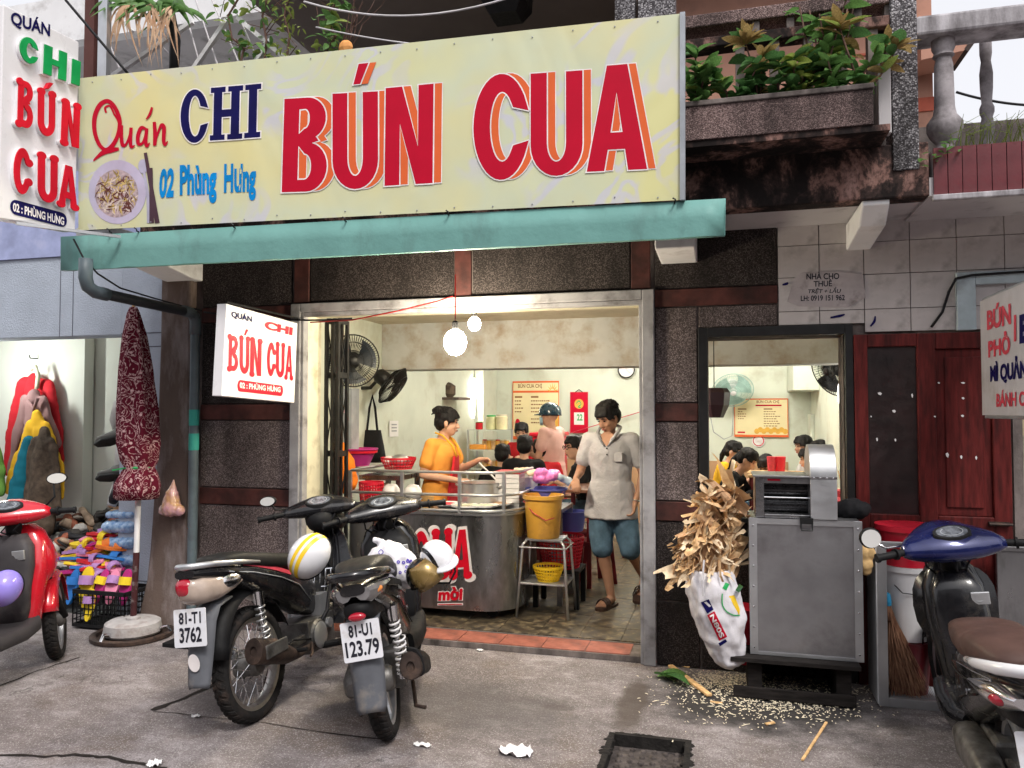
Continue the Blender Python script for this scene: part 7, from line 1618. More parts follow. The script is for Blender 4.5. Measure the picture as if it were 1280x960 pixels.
for k, (px, dy, w_, lb) in enumerate(((560, .2, .12, 'white tray of sliced meat in front of the cook'), (585, .14, .13, 'oval white plate near the middle of the cart'), (605, .17, .11, 'white bowl with spoon at the right of the cart'), (622, .34, .12, 'white bowl at the far right of the cart'))):
    c = on_cart(px, dy); t = vessel('plate', lb, 'plate', c, bowlprof(w_ * .55, w_, .05), M_wplas, 24, group='plates and bowls on the cart'); m = MB(); m.lathe([(w_ * .8, .038), (w_ * .4, .05), (0, .054)], c, n=16, cap=False); m.build('food', (M_faded, M_cream, M_cream, M_dry)[k], t, smooth=True)
c = on_cart(600, .40); t = vessel('stock_pot', 'steaming steel stock pot the cook ladles from', 'pot', c, [(0, 0), (.16, 0), (.165, .02), (.165, .20), (.175, .205), (.16, .20), (.155, .02), (0, .02)], M_alu); m = MB(); m.lathe([(.155, .17), (0, .17)], c, n=24, cap=False); m.build('broth', M('orange broth', (.45, .16, .04), .15), t); m = MB()
for s in (-1, 1): m.tube([c + V((s * .165, -.05, .17)), c + V((s * .21, 0, .18)), c + V((s * .165, .05, .17))], .008, 6)
m.build('handle', M_alu, t)
c = on_cart(638, .48); t = T('paper_stack', 'stack of white boxes with red top beside the white bucket', 'boxes', c); 
for k in range(7): m = MB(); m.box(c.x - .10, c.x + .10, c.y - .1, c.y + .1, c.z + .04 * k, c.z + .04 * k + .036); m.build('box', M_wplas, t)
m = MB(); m.box(c.x - .11, c.x + .11, c.y - .11, c.y + .11, c.z + .28, c.z + .295); m.build('lid', M_rplas, t)
# tubs right of the cart: standing on a low bench
bn = T('bench', 'dark bench with buckets right of the serving cart', 'bench', (P(668, 640, Y=1.3).x, 1.3, FZ)); bz = P(668, 632, Y=1.3).z; a, b = P(640, 632, Y=1.2).x, P(705, 632, Y=1.2).x
m = MB(); m.box(a, b, 1.1, 1.6, bz - .03, bz); m.build('top', M_steeld, bn)
for x in (a, b - .04):
    for y in (1.1, 1.55): m = MB(); m.box(x, x + .04, y, y + .04, FZ, bz - .03); m.build('leg', M_steeld, bn)
c = P(655, 632, Y=1.3); c.z = bz; t = vessel('bucket', 'white bucket heaped with pale noodles right of the cart', 'bucket', c, [(0, 0), (.10, 0), (.125, .26), (.135, .26), (.135, .245), (.12, .25), (.095, .02), (0, .02)], M_wplas, group='buckets in the doorway')
m = MB()
for k in range(16): a = random.uniform(0, 6.3); r_ = .09 * sqrt(random.random()); m.ell(c + V((r_ * cos(a), r_ * sin(a), .25 + .05 * (1 - r_ / .1) + random.uniform(0, .03))), (.035, .035, .025), None, 8, 6)
blob('noodles', m, M('pale noodle bags', (.82, .66, .48), .4), t, .009, 1, .006, 30)
c = P(683, 612, Y=1.15); c.z = bz; t = vessel('basin', 'blue violet basin holding a pink plastic bag', 'basin', c, bowlprof(.12, .17, .17), M_bplas); m = MB(); cc = P(684, 594, Y=1.15)
for k in range(9): a = random.uniform(0, 6.3); m.ell(cc + V((.07 * cos(a), .06 * sin(a), random.uniform(-.03, .03))), (.06, .06, .04), None, 10, 8)
blob('pink_bag', m, M_pinkbag, t, .009, 1, .012, 24); m = MB(); m.tube([c + V((-.17, -.02, .16)), c + V((-.1, -.15, .05)), c + V((.05, -.18, .03)), c + V((.16, -.06, .15))], .004, 6); m.build('handle', M_pinkbag, t)
m = MB(); 
for k in range(5): m.ell(P(703, 596, Y=1.15) + V((.02 * k - .02, random.uniform(-.04, .04), -.012 * k)), (.045, .04, .03), None, 8, 6)
o = blob('crumpled_film', m, M('pale blue film', (.50, .62, .75), .25), None, .01, 1, .01, 30); top(o, 'crumpled pale blue plastic beside the basin', 'plastic')
# yellow bucket on a steel stool
sb_ = P(686, 765, Z=FZ); sx0, sx1 = P(648, 765, Y=.75).x, P(712, 765, Y=.75).x; sc0 = V(((sx0 + sx1) / 2, .86, FZ)); sw = (sx1 - sx0) / 2
zs = P(680, 676, Y=.75).z
st = T('steel_stool', 'thin legged steel stool carrying the yellow bucket', 'stool', sc0)
for i, j in ((-1, -1), (1, -1), (1, 1), (-1, 1)):
    m = MB(); m.tube([V((sc0.x + i * sw, sc0.y + j * .17, FZ)), V((sc0.x + i * sw * .88, sc0.y + j * .145, FZ + .35)), V((sc0.x + i * sw * .80, sc0.y + j * .13, zs - .03)), V((sc0.x + i * sw * .66, sc0.y + j * .11, zs))], .011, 8); m.build('leg', M_alu, st, smooth=True)
m = MB(); m.box(sc0.x - sw * .72, sc0.x + sw * .72, sc0.y - .12, sc0.y + .12, zs, zs + .012); m.build('seat', M_alu, st)
zsh = P(680, 729, Y=.75).z
m = MB(); m.box(sc0.x - sw * .9, sc0.x + sw * .9, sc0.y - .15, sc0.y + .15, zsh - .01, zsh); m.build('shelf', M_alu, st)
for z in (zsh, zs - .05):
    m = MB(); m.tube([V((sc0.x + i * sw * .9, sc0.y + j * .15, z)) for i, j in ((-1, -1), (1, -1), (1, 1), (-1, 1))], .006, 6, closed=True); m.build('stretcher', M_alu, st)
H = P(678, 619, Y=.8).z - zs - .012; rb = (P(703, 620, Y=.85).x - P(655, 620, Y=.85).x) / 2; cb = V((P(679, 640, Y=.86).x, .86, zs + .012))
t = T('bucket', 'yellow plastic bucket with thin handle on the steel stool', 'bucket', cb, 0, 'buckets in the doorway'); m = MB(); m.lathe([(0, 0), (rb * .80, 0), (rb * .82, .01), (rb * .97, H - .03), (rb * 1.06, H - .03), (rb * 1.06, H), (rb * .95, H), (rb * .78, .02), (0, .02)], cb, n=36, cap=False); m.build('body', M_yplas, t, smooth=True, auto=45)
m = MB(); m.tube([cb + V((-rb * .95, -.05, H - .05)), cb + V((-rb * .3, -rb * .99, H * .62)), cb + V((rb * .35, -rb * .97, H * .45)), cb + V((rb * .72, -rb * .66, H * .5))], .004, 6); m.build('handle', M_faded, t, smooth=True)
c = P(684, 728, Y=.82); c.z = zsh + .001; basket('yellow colander on the lower shelf of the steel stool', (c.x, .86, c.z), .085, .12, .10, M_yplas2, 4, 30, name='colander')
c = P(700, 708, Y=1.15); bz2 = P(700, 709, Y=1.15).z; basket('large red lattice basket behind the yellow bucket', (c.x, 1.2, bz2), .15, .19, .24, M_rplas, 8, 40)
m = MB(); lx0, lx1 = c.x - .2, c.x + .18; m.box(lx0, lx1, 1.02, 1.36, bz2 - .025, bz2)
for x in (lx0, lx1 - .04):
    for y in (1.02, 1.32): m.box(x, x + .04, y, y + .04, FZ, bz2 - .025)
o = m.build('low_stool', M_blackm, None); top(o, 'low black stool under the large red basket', 'stool')
c = P(713, 655, Y=1.45); zc = P(713, 664, Y=1.45).z; vessel('bucket', 'blue violet bucket behind the red basket', 'bucket', (c.x, 1.5, zc), [(0, 0), (.10, 0), (.13, .17), (.14, .17), (.12, .165), (.095, .01), (0, .01)], M_bplas, group='buckets in the doorway')
# tables and stools of the diners
def table(label, x0, x1, y0, y1, z, mat):
    t = T('dining_table', label, 'table', ((x0 + x1) / 2, (y0 + y1) / 2, FZ), 0, 'dining tables'); m = MB(); m.box(x0, x1, y0, y1, z - .03, z); m.build('table_top', mat, t, bevel=.006)
    for x in (x0 + .03, x1 - .07):
        for y in (y0 + .03, y1 - .07): m = MB(); m.box(x, x + .04, y, y + .04, FZ, z - .03); m.build('leg', M_dkred, t)
tz = P(720, 612, Y=1.75).z
table('brown table beside the walking man', P(692, 612, Y=1.75).x, P(742, 612, Y=1.75).x, 1.75, 2.5, tz, M_tbl)
table('dark table at the back of the shop before the rack', -2.4, -1.0, 3.3, 4.0, .72, M_tbl)
table('table of the diners seen through the window', P(935, 600, Y=3.6).x, P(1030, 600, Y=3.6).x, 3.5, 4.2, P(960, 593, Y=3.6).z, M_cane)
table('orange table end behind the cane press', P(1040, 600, Y=2.6).x, P(1075, 600, Y=2.6).x, 2.6, 3.2, .76, M_dado)
for k, (px, Y, lb) in enumerate(((745, 1.9, 'dark red plastic stool behind the walking man'), (735, 2.4, 'dark red plastic stool farther back under the table'), (665, 1.9, 'dark red stool left under the table'))):
    q = P(px, 700, Y=Y); t = T('plastic_stool', lb, 'stool', (q.x, Y, FZ), 0, 'red plastic stools'); m = MB(); m.loft([ring((q.x, Y, z), r_, r_, 4, pi / 4) for z, r_ in ((.44, .19), (.47, .185), (.475, .16))]); m.build('seat', M_dkred, t)
    for i, j in ((-1, -1), (1, -1), (1, 1), (-1, 1)): m = MB(); m.bar((q.x + i * .15, Y + j * .15, FZ), (q.x + i * .115, Y + j * .115, .44), .05, .03); m.build('leg', M_dkred, t)
# glass rack with jars
ra, rb2 = P(585, 535, Y=4.6), P(640, 535, Y=4.6); rk = T('glass_rack', 'steel and glass snack rack full of jars behind the cook', 'rack', ((ra.x + rb2.x) / 2, 4.8, FZ)); zl = [P(600, y, Y=4.6).z for y in (611, 586, 562, 537)]
m = MB()
for x in (ra.x, rb2.x):
    for y in (4.6, 5.0): m.box(x - .012, x + .012, y - .012, y + .012, FZ, zl[-1])
m.build('post', M_alu, rk)
for z in zl: m = MB(); m.box(ra.x, rb2.x, 4.6, 5.0, z - .012, z); m.build('shelf', M_glass, rk)
def jar(px, z, r_, h, mat, lid, label, Y=4.72):
    q = P(px, 540, Y=Y); t = T('jar', label, 'jar', (q.x, Y, z), 0, 'jars on the snack rack'); m = MB(); m.lathe([(r_ * .9, 0), (r_, .01), (r_, h * .85), (r_ * .85, h * .9)], (q.x, Y, z + .001), n=18); m.build('body', mat, t, smooth=True, auto=40); m = MB(); m.lathe([(r_ * .9, h * .9), (r_ * .92, h), (0, h + .004)], (q.x, Y, z), n=18, cap=False); m.build('lid', lid, t, smooth=True, auto=40)
jar(614, zl[3], .07, .19, M('pale yellow jar', (.70, .68, .40), .2), M_gplas, 'pale jar with green lid on top of the rack'); jar(627, zl[3], .08, .2, M('cream jar', (.78, .70, .45), .2), M_cream, 'cream plastic jar on top of the rack beside the green lid')
jar(599, zl[3], .05, .10, M_redc, M_leafd, 'small potted ornament on top of the rack at its left')
for k in range(10): jar(606 + 5.5 * (k % 6), zl[2 - k // 6] , .035, .13 if k < 6 else .11, M_yplas if k % 2 else M_cane, M_cream if k % 3 else M_faded, '%s jar from the left on the %s shelf of the snack rack' % (('first', 'second', 'third', 'fourth', 'fifth', 'sixth')[k % 6], 'upper middle' if k < 6 else 'lower middle'))
for k in range(5): jar(590 + 8 * k, zl[0], .04, .12, M_yplas if k % 2 else M_dry, M_cream, '%s jar from the left on the lowest shelf of the snack rack' % ('first', 'second', 'third', 'fourth', 'fifth')[k])
m = MB(); c = P(597, 571, Y=4.7); m.box(c.x - .1, c.x + .12, 4.65, 4.85, zl[2], zl[2] + .06); o = m.build('snack_tray', M_orangec, None, bevel=.01); top(o, 'tray of orange fruit on the second shelf of the rack', 'tray')
# red cool box
a, b = P(668, 640, Y=4.6), P(700, 541, Y=4.6); cbx = T('cool_box', 'tall red plastic cool box behind the helmeted customer', 'box', ((a.x + b.x) / 2, 4.75, FZ)); m = MB(); m.box(a.x - .05, b.x, 4.6, 5.1, FZ, b.z - .05); m.build('body', M_rplas, cbx, bevel=.03); m = MB(); m.box(a.x - .07, b.x + .02, 4.58, 5.12, b.z - .048, b.z); m.build('lid', M_rplas, cbx, bevel=.015)
# bits near the window
hb_ = T('hanging_pot', 'dark faceted hanging pot at the left inside of the window', 'pot', P(893, 520, Y=1.2)); c = P(893, 522, Y=1.2); m = MB(); m.lathe([(.07, 0), (.115, .10), (.125, .2), (.10, .235), (0, .24)], c, n=7); m.build('body', M('dark maroon enamel', (.05, .025, .035), .35), hb_); m = MB(); m.tube([c + V((0, 0, .24)), (c.x, c.y, 2.56)], .004, 5); m.build('cord', M_wire, hb_)
jb = T('junction_box', 'small brown junction box with trailing black wires on the far wall', 'junction box', P(1024, 525, Y=5.55)); c = P(1024, 525, Y=5.58); m = MB(); m.box(c.x - .05, c.x + .05, 5.55, 5.598, c.z - .05, c.z + .05); m.build('box', M_peel, jb); m = MB(); m.tube([c, P(1035, 508, Y=5.5), P(1048, 503, Y=5.4), P(1060, 498, Y=5.0)], .012, 6); m.tube([c, P(1045, 522, Y=5.5), P(1060, 512, Y=5.2)], .006, 6); m.tube([P(1030, 515, Y=5.5), P(1022, 500, Y=5.5), P(1025, 485, Y=5.5)], .005, 6); m.build('wires', M_wire, jb)
cable([P(888, 520, Y=5.9), P(892, 540, Y=5.9), P(905, 549, Y=5.9), P(915, 545, Y=5.9), P(917, 500, Y=5.9)], .006, M_alug, 'thin grey wire looping on the wall under the teal fan')
cable(sag(P(700, 545, Y=5.9), P(800, 515, Y=5.9), .0), .006, M_faded, 'thin reddish string stretched behind the walking man')
for k, (px, py, r_, mt, lb) in enumerate(((975, 585, .065, M_rplas, 'bright red bowl between the diners in the window'), (965, 584, .055, M_faded, 'pinkish red container beside the red bowl'))):
    c = P(px, py + 8, Y=4.0); c.z = P(960, 593, Y=3.6).z; vessel('bowl', lb, 'bowl', c, [(0, 0), (r_ * .8, 0), (r_, .17), (r_ * .9, .17), (0, .16)], mt)
c = P(1058, 585, Y=2.8); c.z = .76; vessel('jug', 'reddish jug stack on the table behind the press', 'jug', c, [(0, 0), (.10, 0), (.12, .05), (.09, .08), (.11, .14), (0, .16)], M_faded)
t = T('chopstick_pot', 'pot of chopsticks and sauces behind the press', 'pot', P(1055, 575, Y=2.9)); c = P(1053, 582, Y=2.9); c.z = .76; m = MB(); m.lathe([(.06, 0), (.06, .15)], c, n=14); m.build('body', M_cream, t); m = MB()
for k in range(8): m.bar(c + V((random.uniform(-.04, .04), random.uniform(-.03, .03), .1)), c + V((random.uniform(-.07, .07), random.uniform(-.05, .05), .32)), .008)
m.build('chopsticks', M_wood, t)
# ================================================================ people (x forward, y left, z up)
def hand(mb, wr, d, n, s=1.0, curl=.5, side=1):
    "palm and five bent fingers rooted at the wrist; d along the hand, n out of the palm"
    wr = V(wr); d = V(d).normalized(); n = V(n); n = (n - d * n.dot(d)).normalized(); w_ = d.cross(n) * side
    caps(mb, wr, wr + d * .03 * s, .026 * s, .024 * s, 10)
    for k in range(4): caps(mb, wr + d * .025 * s + w_ * (-.021 + .014 * k) * s, wr + d * .085 * s + w_ * (-.030 + .020 * k) * s, .016 * s, .0125 * s, 8)
    for k, L in enumerate((.062, .074, .078, .068)):
        p = wr + d * .088 * s + w_ * (-.031 + .0208 * k) * s; a = .25 + curl * .5
        for j in range(3):
            dd = (d * cos(a) + n * sin(a)).normalized(); q = p + dd * L * s * (.46, .32, .24)[j]; caps(mb, p, q, (.0098, .0090, .0082)[j] * s, (.0090, .0082, .0072)[j] * s, 8); p = q; a += curl * (.75, .65, .4)[j]
    p = wr + d * .03 * s - w_ * .030 * s * 1.0 + w_ * 0; dd = (d * .75 - w_ * .75 + n * .3).normalized()
    for j in range(2): q = p + dd * (.045, .032)[j] * s; caps(mb, p, q, (.0125, .0105)[j] * s, (.0105, .0085)[j] * s, 8); p = q; dd = (dd + d * .5 + n * .35).normalized()
def person(label, loc, heading, J, top_m, bottom_m=None, skin=None, hair='short', yaw=0, pitch=0, s=1.0, sleeve=.55, shorts=False, legs=True, detail=True, shoes=None, voxel=.009, fat=1.0, group=None, hands=None, hairm=None, collar=False):
    skin = skin or M_skin; r = T('person', label, 'person', loc, R(heading), group); B = lambda *p: V(p)
    body = MB(); hip, chest, neck, hd = J['hip'], J['chest'], J['neck'], J['head']
    hip, chest, neck, hd = V(hip), V(chest), V(neck), V(hd)
    def torso(mb, k=0.0, lo=0.0, hi=1.0):
        up = (chest - hip); tl = (up.normalized()).to_track_quat('Z', 'Y').to_matrix() if up.length > 0 else None
        shoulders = (V(J['shR']) + V(J['shL'])) / 2
        secs = []
        for t, rx, ry in ((-.12, .10, .145), (0, .115 * fat, .165), (.25, .105 * fat, .15), (.5, .108 * fat, .155), (.8, .115 * fat, .17), (1.0, .108, .165), (1.12, .10, .15), (1.25, .085, .12), (1.36, .062, .075)):
            if t < lo or t > hi: continue
            c = hip.lerp(chest, t); secs.append([c + (Matrix.Rotation(-atan2(up.x, up.z), 3, 'Y').inverted() @ V((x, y, 0))) for x, y in [((rx + k) * cos(2 * pi * j / 20), (ry + k) * sin(2 * pi * j / 20)) for j in range(20)]])
        mb.loft(secs)
    torso(body)
    for sd in 'RL':
        sh, el, wr = V(J['sh' + sd]), V(J['el' + sd]), V(J['wr' + sd])
        caps(body, sh, el, .048, .038); caps(body, el, wr, .038, .025); caps(body, chest + V((0, 0, .06)), sh, .07, .052)
        d = V(J.get('hd' + sd, (wr - el))); n = V(J.get('hn' + sd, (0, 1 if sd == 'R' else -1, -.2))); hand(body, wr, d, n, .95, J.get('curl' + sd, .6), 1 if sd == 'R' else -1)
    if legs:
        for sd in 'RL':
            hp, kn, an, to = (V(J[q + sd]) for q in ('hp', 'kn', 'an', 'to'))
            caps(body, hp, kn, .085, .055); mid = kn.lerp(an, .35); back = V((-.018, 0, 0)); caps(body, kn, mid + back, .052, .054); caps(body, mid + back, an, .052, .034); caps(body, an + V((0, 0, -.02)), an + V((-.045, 0, -.045)), .034, .03); caps(body, an + V((0, 0, -.035)), to, .036, .032)
            tdir = (to - an).normalized()
            for k in range(5): caps(body, to + V((-.01, 0, 0)) + V((-tdir.y, tdir.x, 0)).normalized() * (-.032 + .016 * k), to + tdir * (.03 - .004 * k) + V((-tdir.y, tdir.x, 0)).normalized() * (-.036 + .018 * k) + V((0, 0, -.008)), .011, .009, 8)
    caps(body, chest + V((0, 0, .06)), neck, .062, .05); caps(body, neck, hd + V((-.01, 0, -.04)), .05, .05)
    Hm = Matrix.Translation(hd) @ Matrix.Rotation(R(yaw), 4, 'Z') @ Matrix.Rotation(R(pitch), 4, 'Y'); h3 = Hm.to_3x3(); hp_ = lambda x, y, z: Hm @ V((x, y, z))
    body.ell(hp_(-.012, 0, .03), (.096, .078, .095), h3); body.ell(hp_(.012, 0, -.03), (.078, .066, .085), h3); body.ell(hp_(.035, 0, -.078), (.045, .045, .036), h3, 12, 8)
    body.ell(hp_(.062, 0, .035), (.028, .058, .025), h3, 12, 8)                                   # brow
    caps(body, hp_(.083, 0, .012), hp_(.104, 0, -.026), .009, .0135, 8)                             # nose
    for sg in (-1, 1): body.ell(hp_(.098, sg * .012, -.03), (.009, .009, .007), h3, 8, 6); body.ell(hp_(-.004, sg * .079, -.01), (.020, .010, .032), h3, 10, 8); body.ell(hp_(.062, sg * .04, -.022), (.022, .022, .022), h3, 10, 8)
    body.ell(hp_(.083, 0, -.058), (.014, .026, .008), h3, 10, 6)
    bo = blob('body', body, skin, r, voxel if not detail else min(voxel, .0075), 2, local=True)
    m = MB()
    for sg in (-1, 1): m.ell(hp_(.0835, sg * .032, .012), (.006, .013, .0055), h3, 10, 6)
    m.build('eye', M('dark eye', (.012, .008, .007), .25, bump=0), r, smooth=True, local=True)
    m = MB()
    for sg in (-1, 1): m.tube([hp_(.092, sg * .014, .033), hp_(.093, sg * .032, .039), hp_(.080, sg * .052, .033)], [.003, .0042, .002], 6)
    m.build('eyebrow', M_hair, r, smooth=True, local=True)
    m = MB(); m.ell(hp_(.0945, 0, -.056), (.006, .022, .0045), h3, 10, 6); m.ell(hp_(.0935, 0, -.064), (.006, .018, .005), h3, 10, 6); m.build('lip', M('lips', (.32, .10, .085), .45, bump=0), r, smooth=True, local=True)
    # hair
    hm = MB(); hairm = hairm or M_hair
    if hair != 'helmet':
        hm.ell(hp_(-.020, 0, .056), (.102, .090, .086), h3); hm.ell(hp_(-.05, 0, .005), (.075, .083, .085), h3)
        for k in range(30):       # tufts of the fringe
            a = -1.4 + 2.8 * k / 29; fr = abs(a) < .85; e = hp_(.094 * cos(a) + .004, .084 * sin(a), random.uniform(.052, .070) if fr else .02); caps(hm, hp_(.05 * cos(a), .062 * sin(a), .108), e, .024, .011, 8)
        if hair == 'short':
            for sg in (-1, 1): caps(hm, hp_(.02, sg * .075, .05), hp_(.012, sg * .079, -.002), .016, .008, 8)
            caps(hm, hp_(-.07, 0, 0), hp_(-.075, 0, -.05), .05, .03)
        if hair == 'bun':
            hm.ell(hp_(-.085, 0, .105), (.055, .05, .046), h3); hm.ell(hp_(-.125, .02, .10), (.03, .03, .03), h3, 10, 8); caps(hm, hp_(-.11, -.02, .10), hp_(-.15, -.04, .06), .018, .005); caps(hm, hp_(.03, -.07, .03), hp_(.0, -.078, -.03), .014, .008)
        if hair == 'pony': caps(hm, hp_(-.09, 0, .03), hp_(-.13, 0, -.08), .04, .03); caps(hm, hp_(-.13, 0, -.08), hp_(-.12, 0, -.2), .03, .012)
        ho = blob('hair', hm, hairm, r, .008, 1, .004, 45, local=True)
        if detail:
            lk = MB()
            for k in range(150):       # loose locks over the cap
                a = random.uniform(-pi, pi); top_ = random.uniform(.1, .9); pts = []
                for j in range(4):
                    e = top_ + (1.25 - .45 * (abs(a) < .9)) * j / 3 * (.55 if hair == 'short' else .4); q = V((-.022 + .107 * sin(e) * cos(a + .15 * j), .095 * sin(e) * sin(a + .15 * j), .053 + .092 * cos(e))); pts.append(Hm @ (q + V((random.uniform(-.004, .004), random.uniform(-.004, .004), random.uniform(0, .004)))))
                lk.tube(pts, [.004, .0055, .004, .001], 5)
            lk.build('lock', hairm, ho, smooth=True, local=True)['kind'] = 'stuff'
    # clothes
    tm = MB(); torso(tm, .014, -.3, 1.3)
    hem = J.get('hem'); 
    if hem: tm.loft([ring(hip.lerp(chest, .3), .132 * fat, .182, 24), ring(hip, .15 * fat, .20, 24), ring(V((hip.x + .005, hip.y, hem)), .172 * fat, .224, 24), ring(V((hip.x + .005, hip.y, hem - .012)), .165, .215, 24)])
    for sd in 'RL':
        sh, el = V(J['sh' + sd]), V(J['el' + sd]); wr = V(J['wr' + sd]); caps(tm, chest + V((0, 0, .05)), sh, .078, .060); e = sh.lerp(el, min(sleeve, 1)); caps(tm, sh, e, .057, .060)
        if sleeve > 1: caps(tm, el, el.lerp(wr, sleeve - 1), .052, .04)
    so = blob('shirt', tm, top_m, r, .011 if detail else .016, 10 if detail else 5, .0, 6, local=True); push(so.data, lambda c: .007 + .010 * mnoise.noise(V((c.x * 7, c.y * 9, c.z * 3.5))) + .005 * mnoise.noise(c * 19))
    # open the neckline and hem: keep the cloth off the neck
    if bottom_m and legs:
        pm = MB(); pm.loft([ring(hip + V((0, 0, .09)), .125 * fat, .172, 20), ring(hip, .13 * fat, .178, 20), ring(hip + V((0, 0, -.1)), .125, .17, 20)])
        for sd in 'RL':
            hp, kn, an = (V(J[q + sd]) for q in ('hp', 'kn', 'an'))
            if shorts: caps(pm, hp, hp.lerp(kn, .97), .105, .092)
            else: caps(pm, hp, kn, .10, .07); caps(pm, kn, kn.lerp(an, .95), .068, .055)
        blob('trousers' if not shorts else 'shorts', pm, bottom_m, r, .012, 6, .014, 9, local=True)
    if shoes and legs:
        for sd in 'RL':
            an, to = V(J['an' + sd]), V(J['to' + sd]); td = (to - an); td.z = 0; td.normalize(); sd_ = V((-td.y, td.x, 0)); hl = V((an.x, an.y, 0)) - td * .07; zz = J.get('sole' + sd, (0, 0))
            m = MB(); secs = []
            for t, hw in ((0, .03), (.2, .042), (.5, .044), (.8, .052), (.95, .042), (1.02, .02)):
                z = zz[0] + (zz[1] - zz[0]) * t; c = hl + td * .27 * t; secs.append([c + sd_ * hw + V((0, 0, z)), c - sd_ * hw + V((0, 0, z)), c - sd_ * hw + V((0, 0, z + .022)), c + sd_ * hw + V((0, 0, z + .022))])
            m.loft(secs)
            for t0, w_ in ((.62, .05), (.78, .03)):
                z = zz[0] + (zz[1] - zz[0]) * t0; c = hl + td * .27 * t0; arcp = [c + sd_ * .052 * cos(pi * k / 8) + V((0, 0, z + .02 + .062 * sin(pi * k / 8))) for k in range(9)]
                m.loft([[p - td * w_ / 2, p + td * w_ / 2, p + td * w_ / 2 + V((0, 0, .006)), p - td * w_ / 2 + V((0, 0, .006))] for p in arcp])
            m.build('sandal', shoes, r, local=True, bevel=.003)
    return r, hp_
# ---------------------------------------------------------------- the walking man
mp = P(764, 758, Z=FZ)
Jm = dict(hip=(0, .0, .90), chest=(.03, 0, 1.27), neck=(.05, 0, 1.44), head=(.085, 0, 1.545), shR=(.03, -.185, 1.365), shL=(.02, .185, 1.365),
          elR=(.03, -.265, 1.09), wrR=(.235, -.235, 1.045), hdR=(.8, .25, -.35), hnR=(0, .4, -1), curlR=.75, elL=(-.03, .262, 1.08), wrL=(.05, .215, .86), hdL=(.2, -.15, -1), hnL=(.3, -1, 0), curlL=.75,
          hpR=(.0, -.09, .84), knR=(.10, -.055, .47), anR=(.05, .005, .095), toR=(.19, -.03, .045), hpL=(-.01, .095, .84), knL=(.03, .165, .47), anL=(-.26, .205, .20), toL=(-.16, .20, .075), hem=.735, soleR=(0.0, 0.0), soleL=(.135, .015))
man, hp_ = person('man in pale grey polo shirt, denim shorts and sandals walking out of the shop', (mp.x, mp.y + .05, FZ), -98, Jm, M_polo, M_denim, M_skin, 'short', -28, 26, shorts=True, shoes=M('brown sandal leather', (.05, .028, .022), .6), sleeve=.62, fat=.88)
m = MB()
for s in (-1, 1): m.tube([V((.160, s * .012, 1.315)), V((.148, s * .05, 1.375)), V((.105, s * .085, 1.43)), V((.02, s * .085, 1.47)), V((-.05, s * .03, 1.485)), V((-.055, 0, 1.486))], [.006, .013, .014, .013, .013, .013], 8); m.build('collar', M_polo, man, smooth=True, local=True)
m = MB(); m.add([V((.172, .01, 1.315)), V((.158, .035, 1.36)), V((.135, .055, 1.41)), V((.10, 0, 1.455)), V((.135, -.05, 1.41)), V((.158, -.03, 1.36))], [(0, 1, 2, 3, 4, 5)]); m.build('open_neck', M_skin, man, local=True)
m = MB(); m.loft([[V((x, y, z)) for y, z in ((.07, 1.19), (.135, 1.195), (.135, 1.27), (.07, 1.265))] for x in (.135, .156)]); m.build('chest_pocket', M_polo, man, local=True, bevel=.004)
m = MB(); m.ell((.172, .012, 1.30), (.004, .007, .007), None, 8, 6); m.ell((.168, .011, 1.25), (.004, .007, .007), None, 8, 6); m.build('button', M_blackm, man, local=True)
m = MB(); m.lathe([(.03, -.006), (.033, 0), (.03, .006)], (.045, .217, .875), (.2, -.15, -1), 16, cap=False); m.build('bracelet', M_chrome, man, local=True)
# ---------------------------------------------------------------- the cook
cp = P(549, 600, Y=1.38)
Jc = dict(hip=(-.03, 0, .88), chest=(.02, 0, 1.22), neck=(.04, 0, 1.385), head=(.075, 0, 1.495), shR=(-.03, -.165, 1.305), shL=(.05, .16, 1.305), elR=(-.09, -.215, 1.045), wrR=(.22, -.20, 1.0), hdR=(1, .15, -.05), hnR=(0, .3, -1), curlR=.7,
          elL=(.16, .20, 1.07), wrL=(.36, .06, 1.165), hdL=(1, -.1, .05), hnL=(0, -.4, -1), curlL=.9, hpR=(-.03, -.09, .82), knR=(0, -.09, .45), anR=(-.02, -.1, .08), toR=(.1, -.1, .03), hpL=(-.03, .09, .82), knL=(0, .09, .45), anL=(-.02, .1, .08), toL=(.1, .1, .03), hem=.72)
cook, hc_ = person('woman cook in orange top and red apron, hair in a bun, behind the steel cart', (cp.x, 1.38, FZ), 6, Jc, M_orangec, M_blackc, M_skinl, 'bun', 10, 6, sleeve=.62, fat=.85)
m = MB(); m.loft([[V((x, y, z)) for x, y in ((cx + .012 * (1 - (y / w_) ** 2) , y) for y in (-w_, -w_ * .5, 0, w_ * .5, w_))] + [V((cx - .02, y, z)) for y in (w_, w_ * .5, 0, -w_ * .5, -w_)] for z, cx, w_ in ((.45, .13, .17), (.85, .138, .17), (1.0, .148, .15), (1.12, .163, .10), (1.2, .165, .075))]); m.build('apron', M_redc, cook, smooth=True, auto=50, local=True)
m = MB()
for s in (-1, 1): m.tube([V((.178, s * .068, 1.195)), V((.145, s * .085, 1.29)), V((.06, s * .10, 1.385)), V((-.02, s * .07, 1.41))], .008, 6)
m.build('apron_strap', M_yellowc, cook, smooth=True, local=True)
m = MB(); m.ell(hc_(0.0, -.092, -.045), (.006, .006, .009)); m.build('earring', M_gold, cook, local=True)
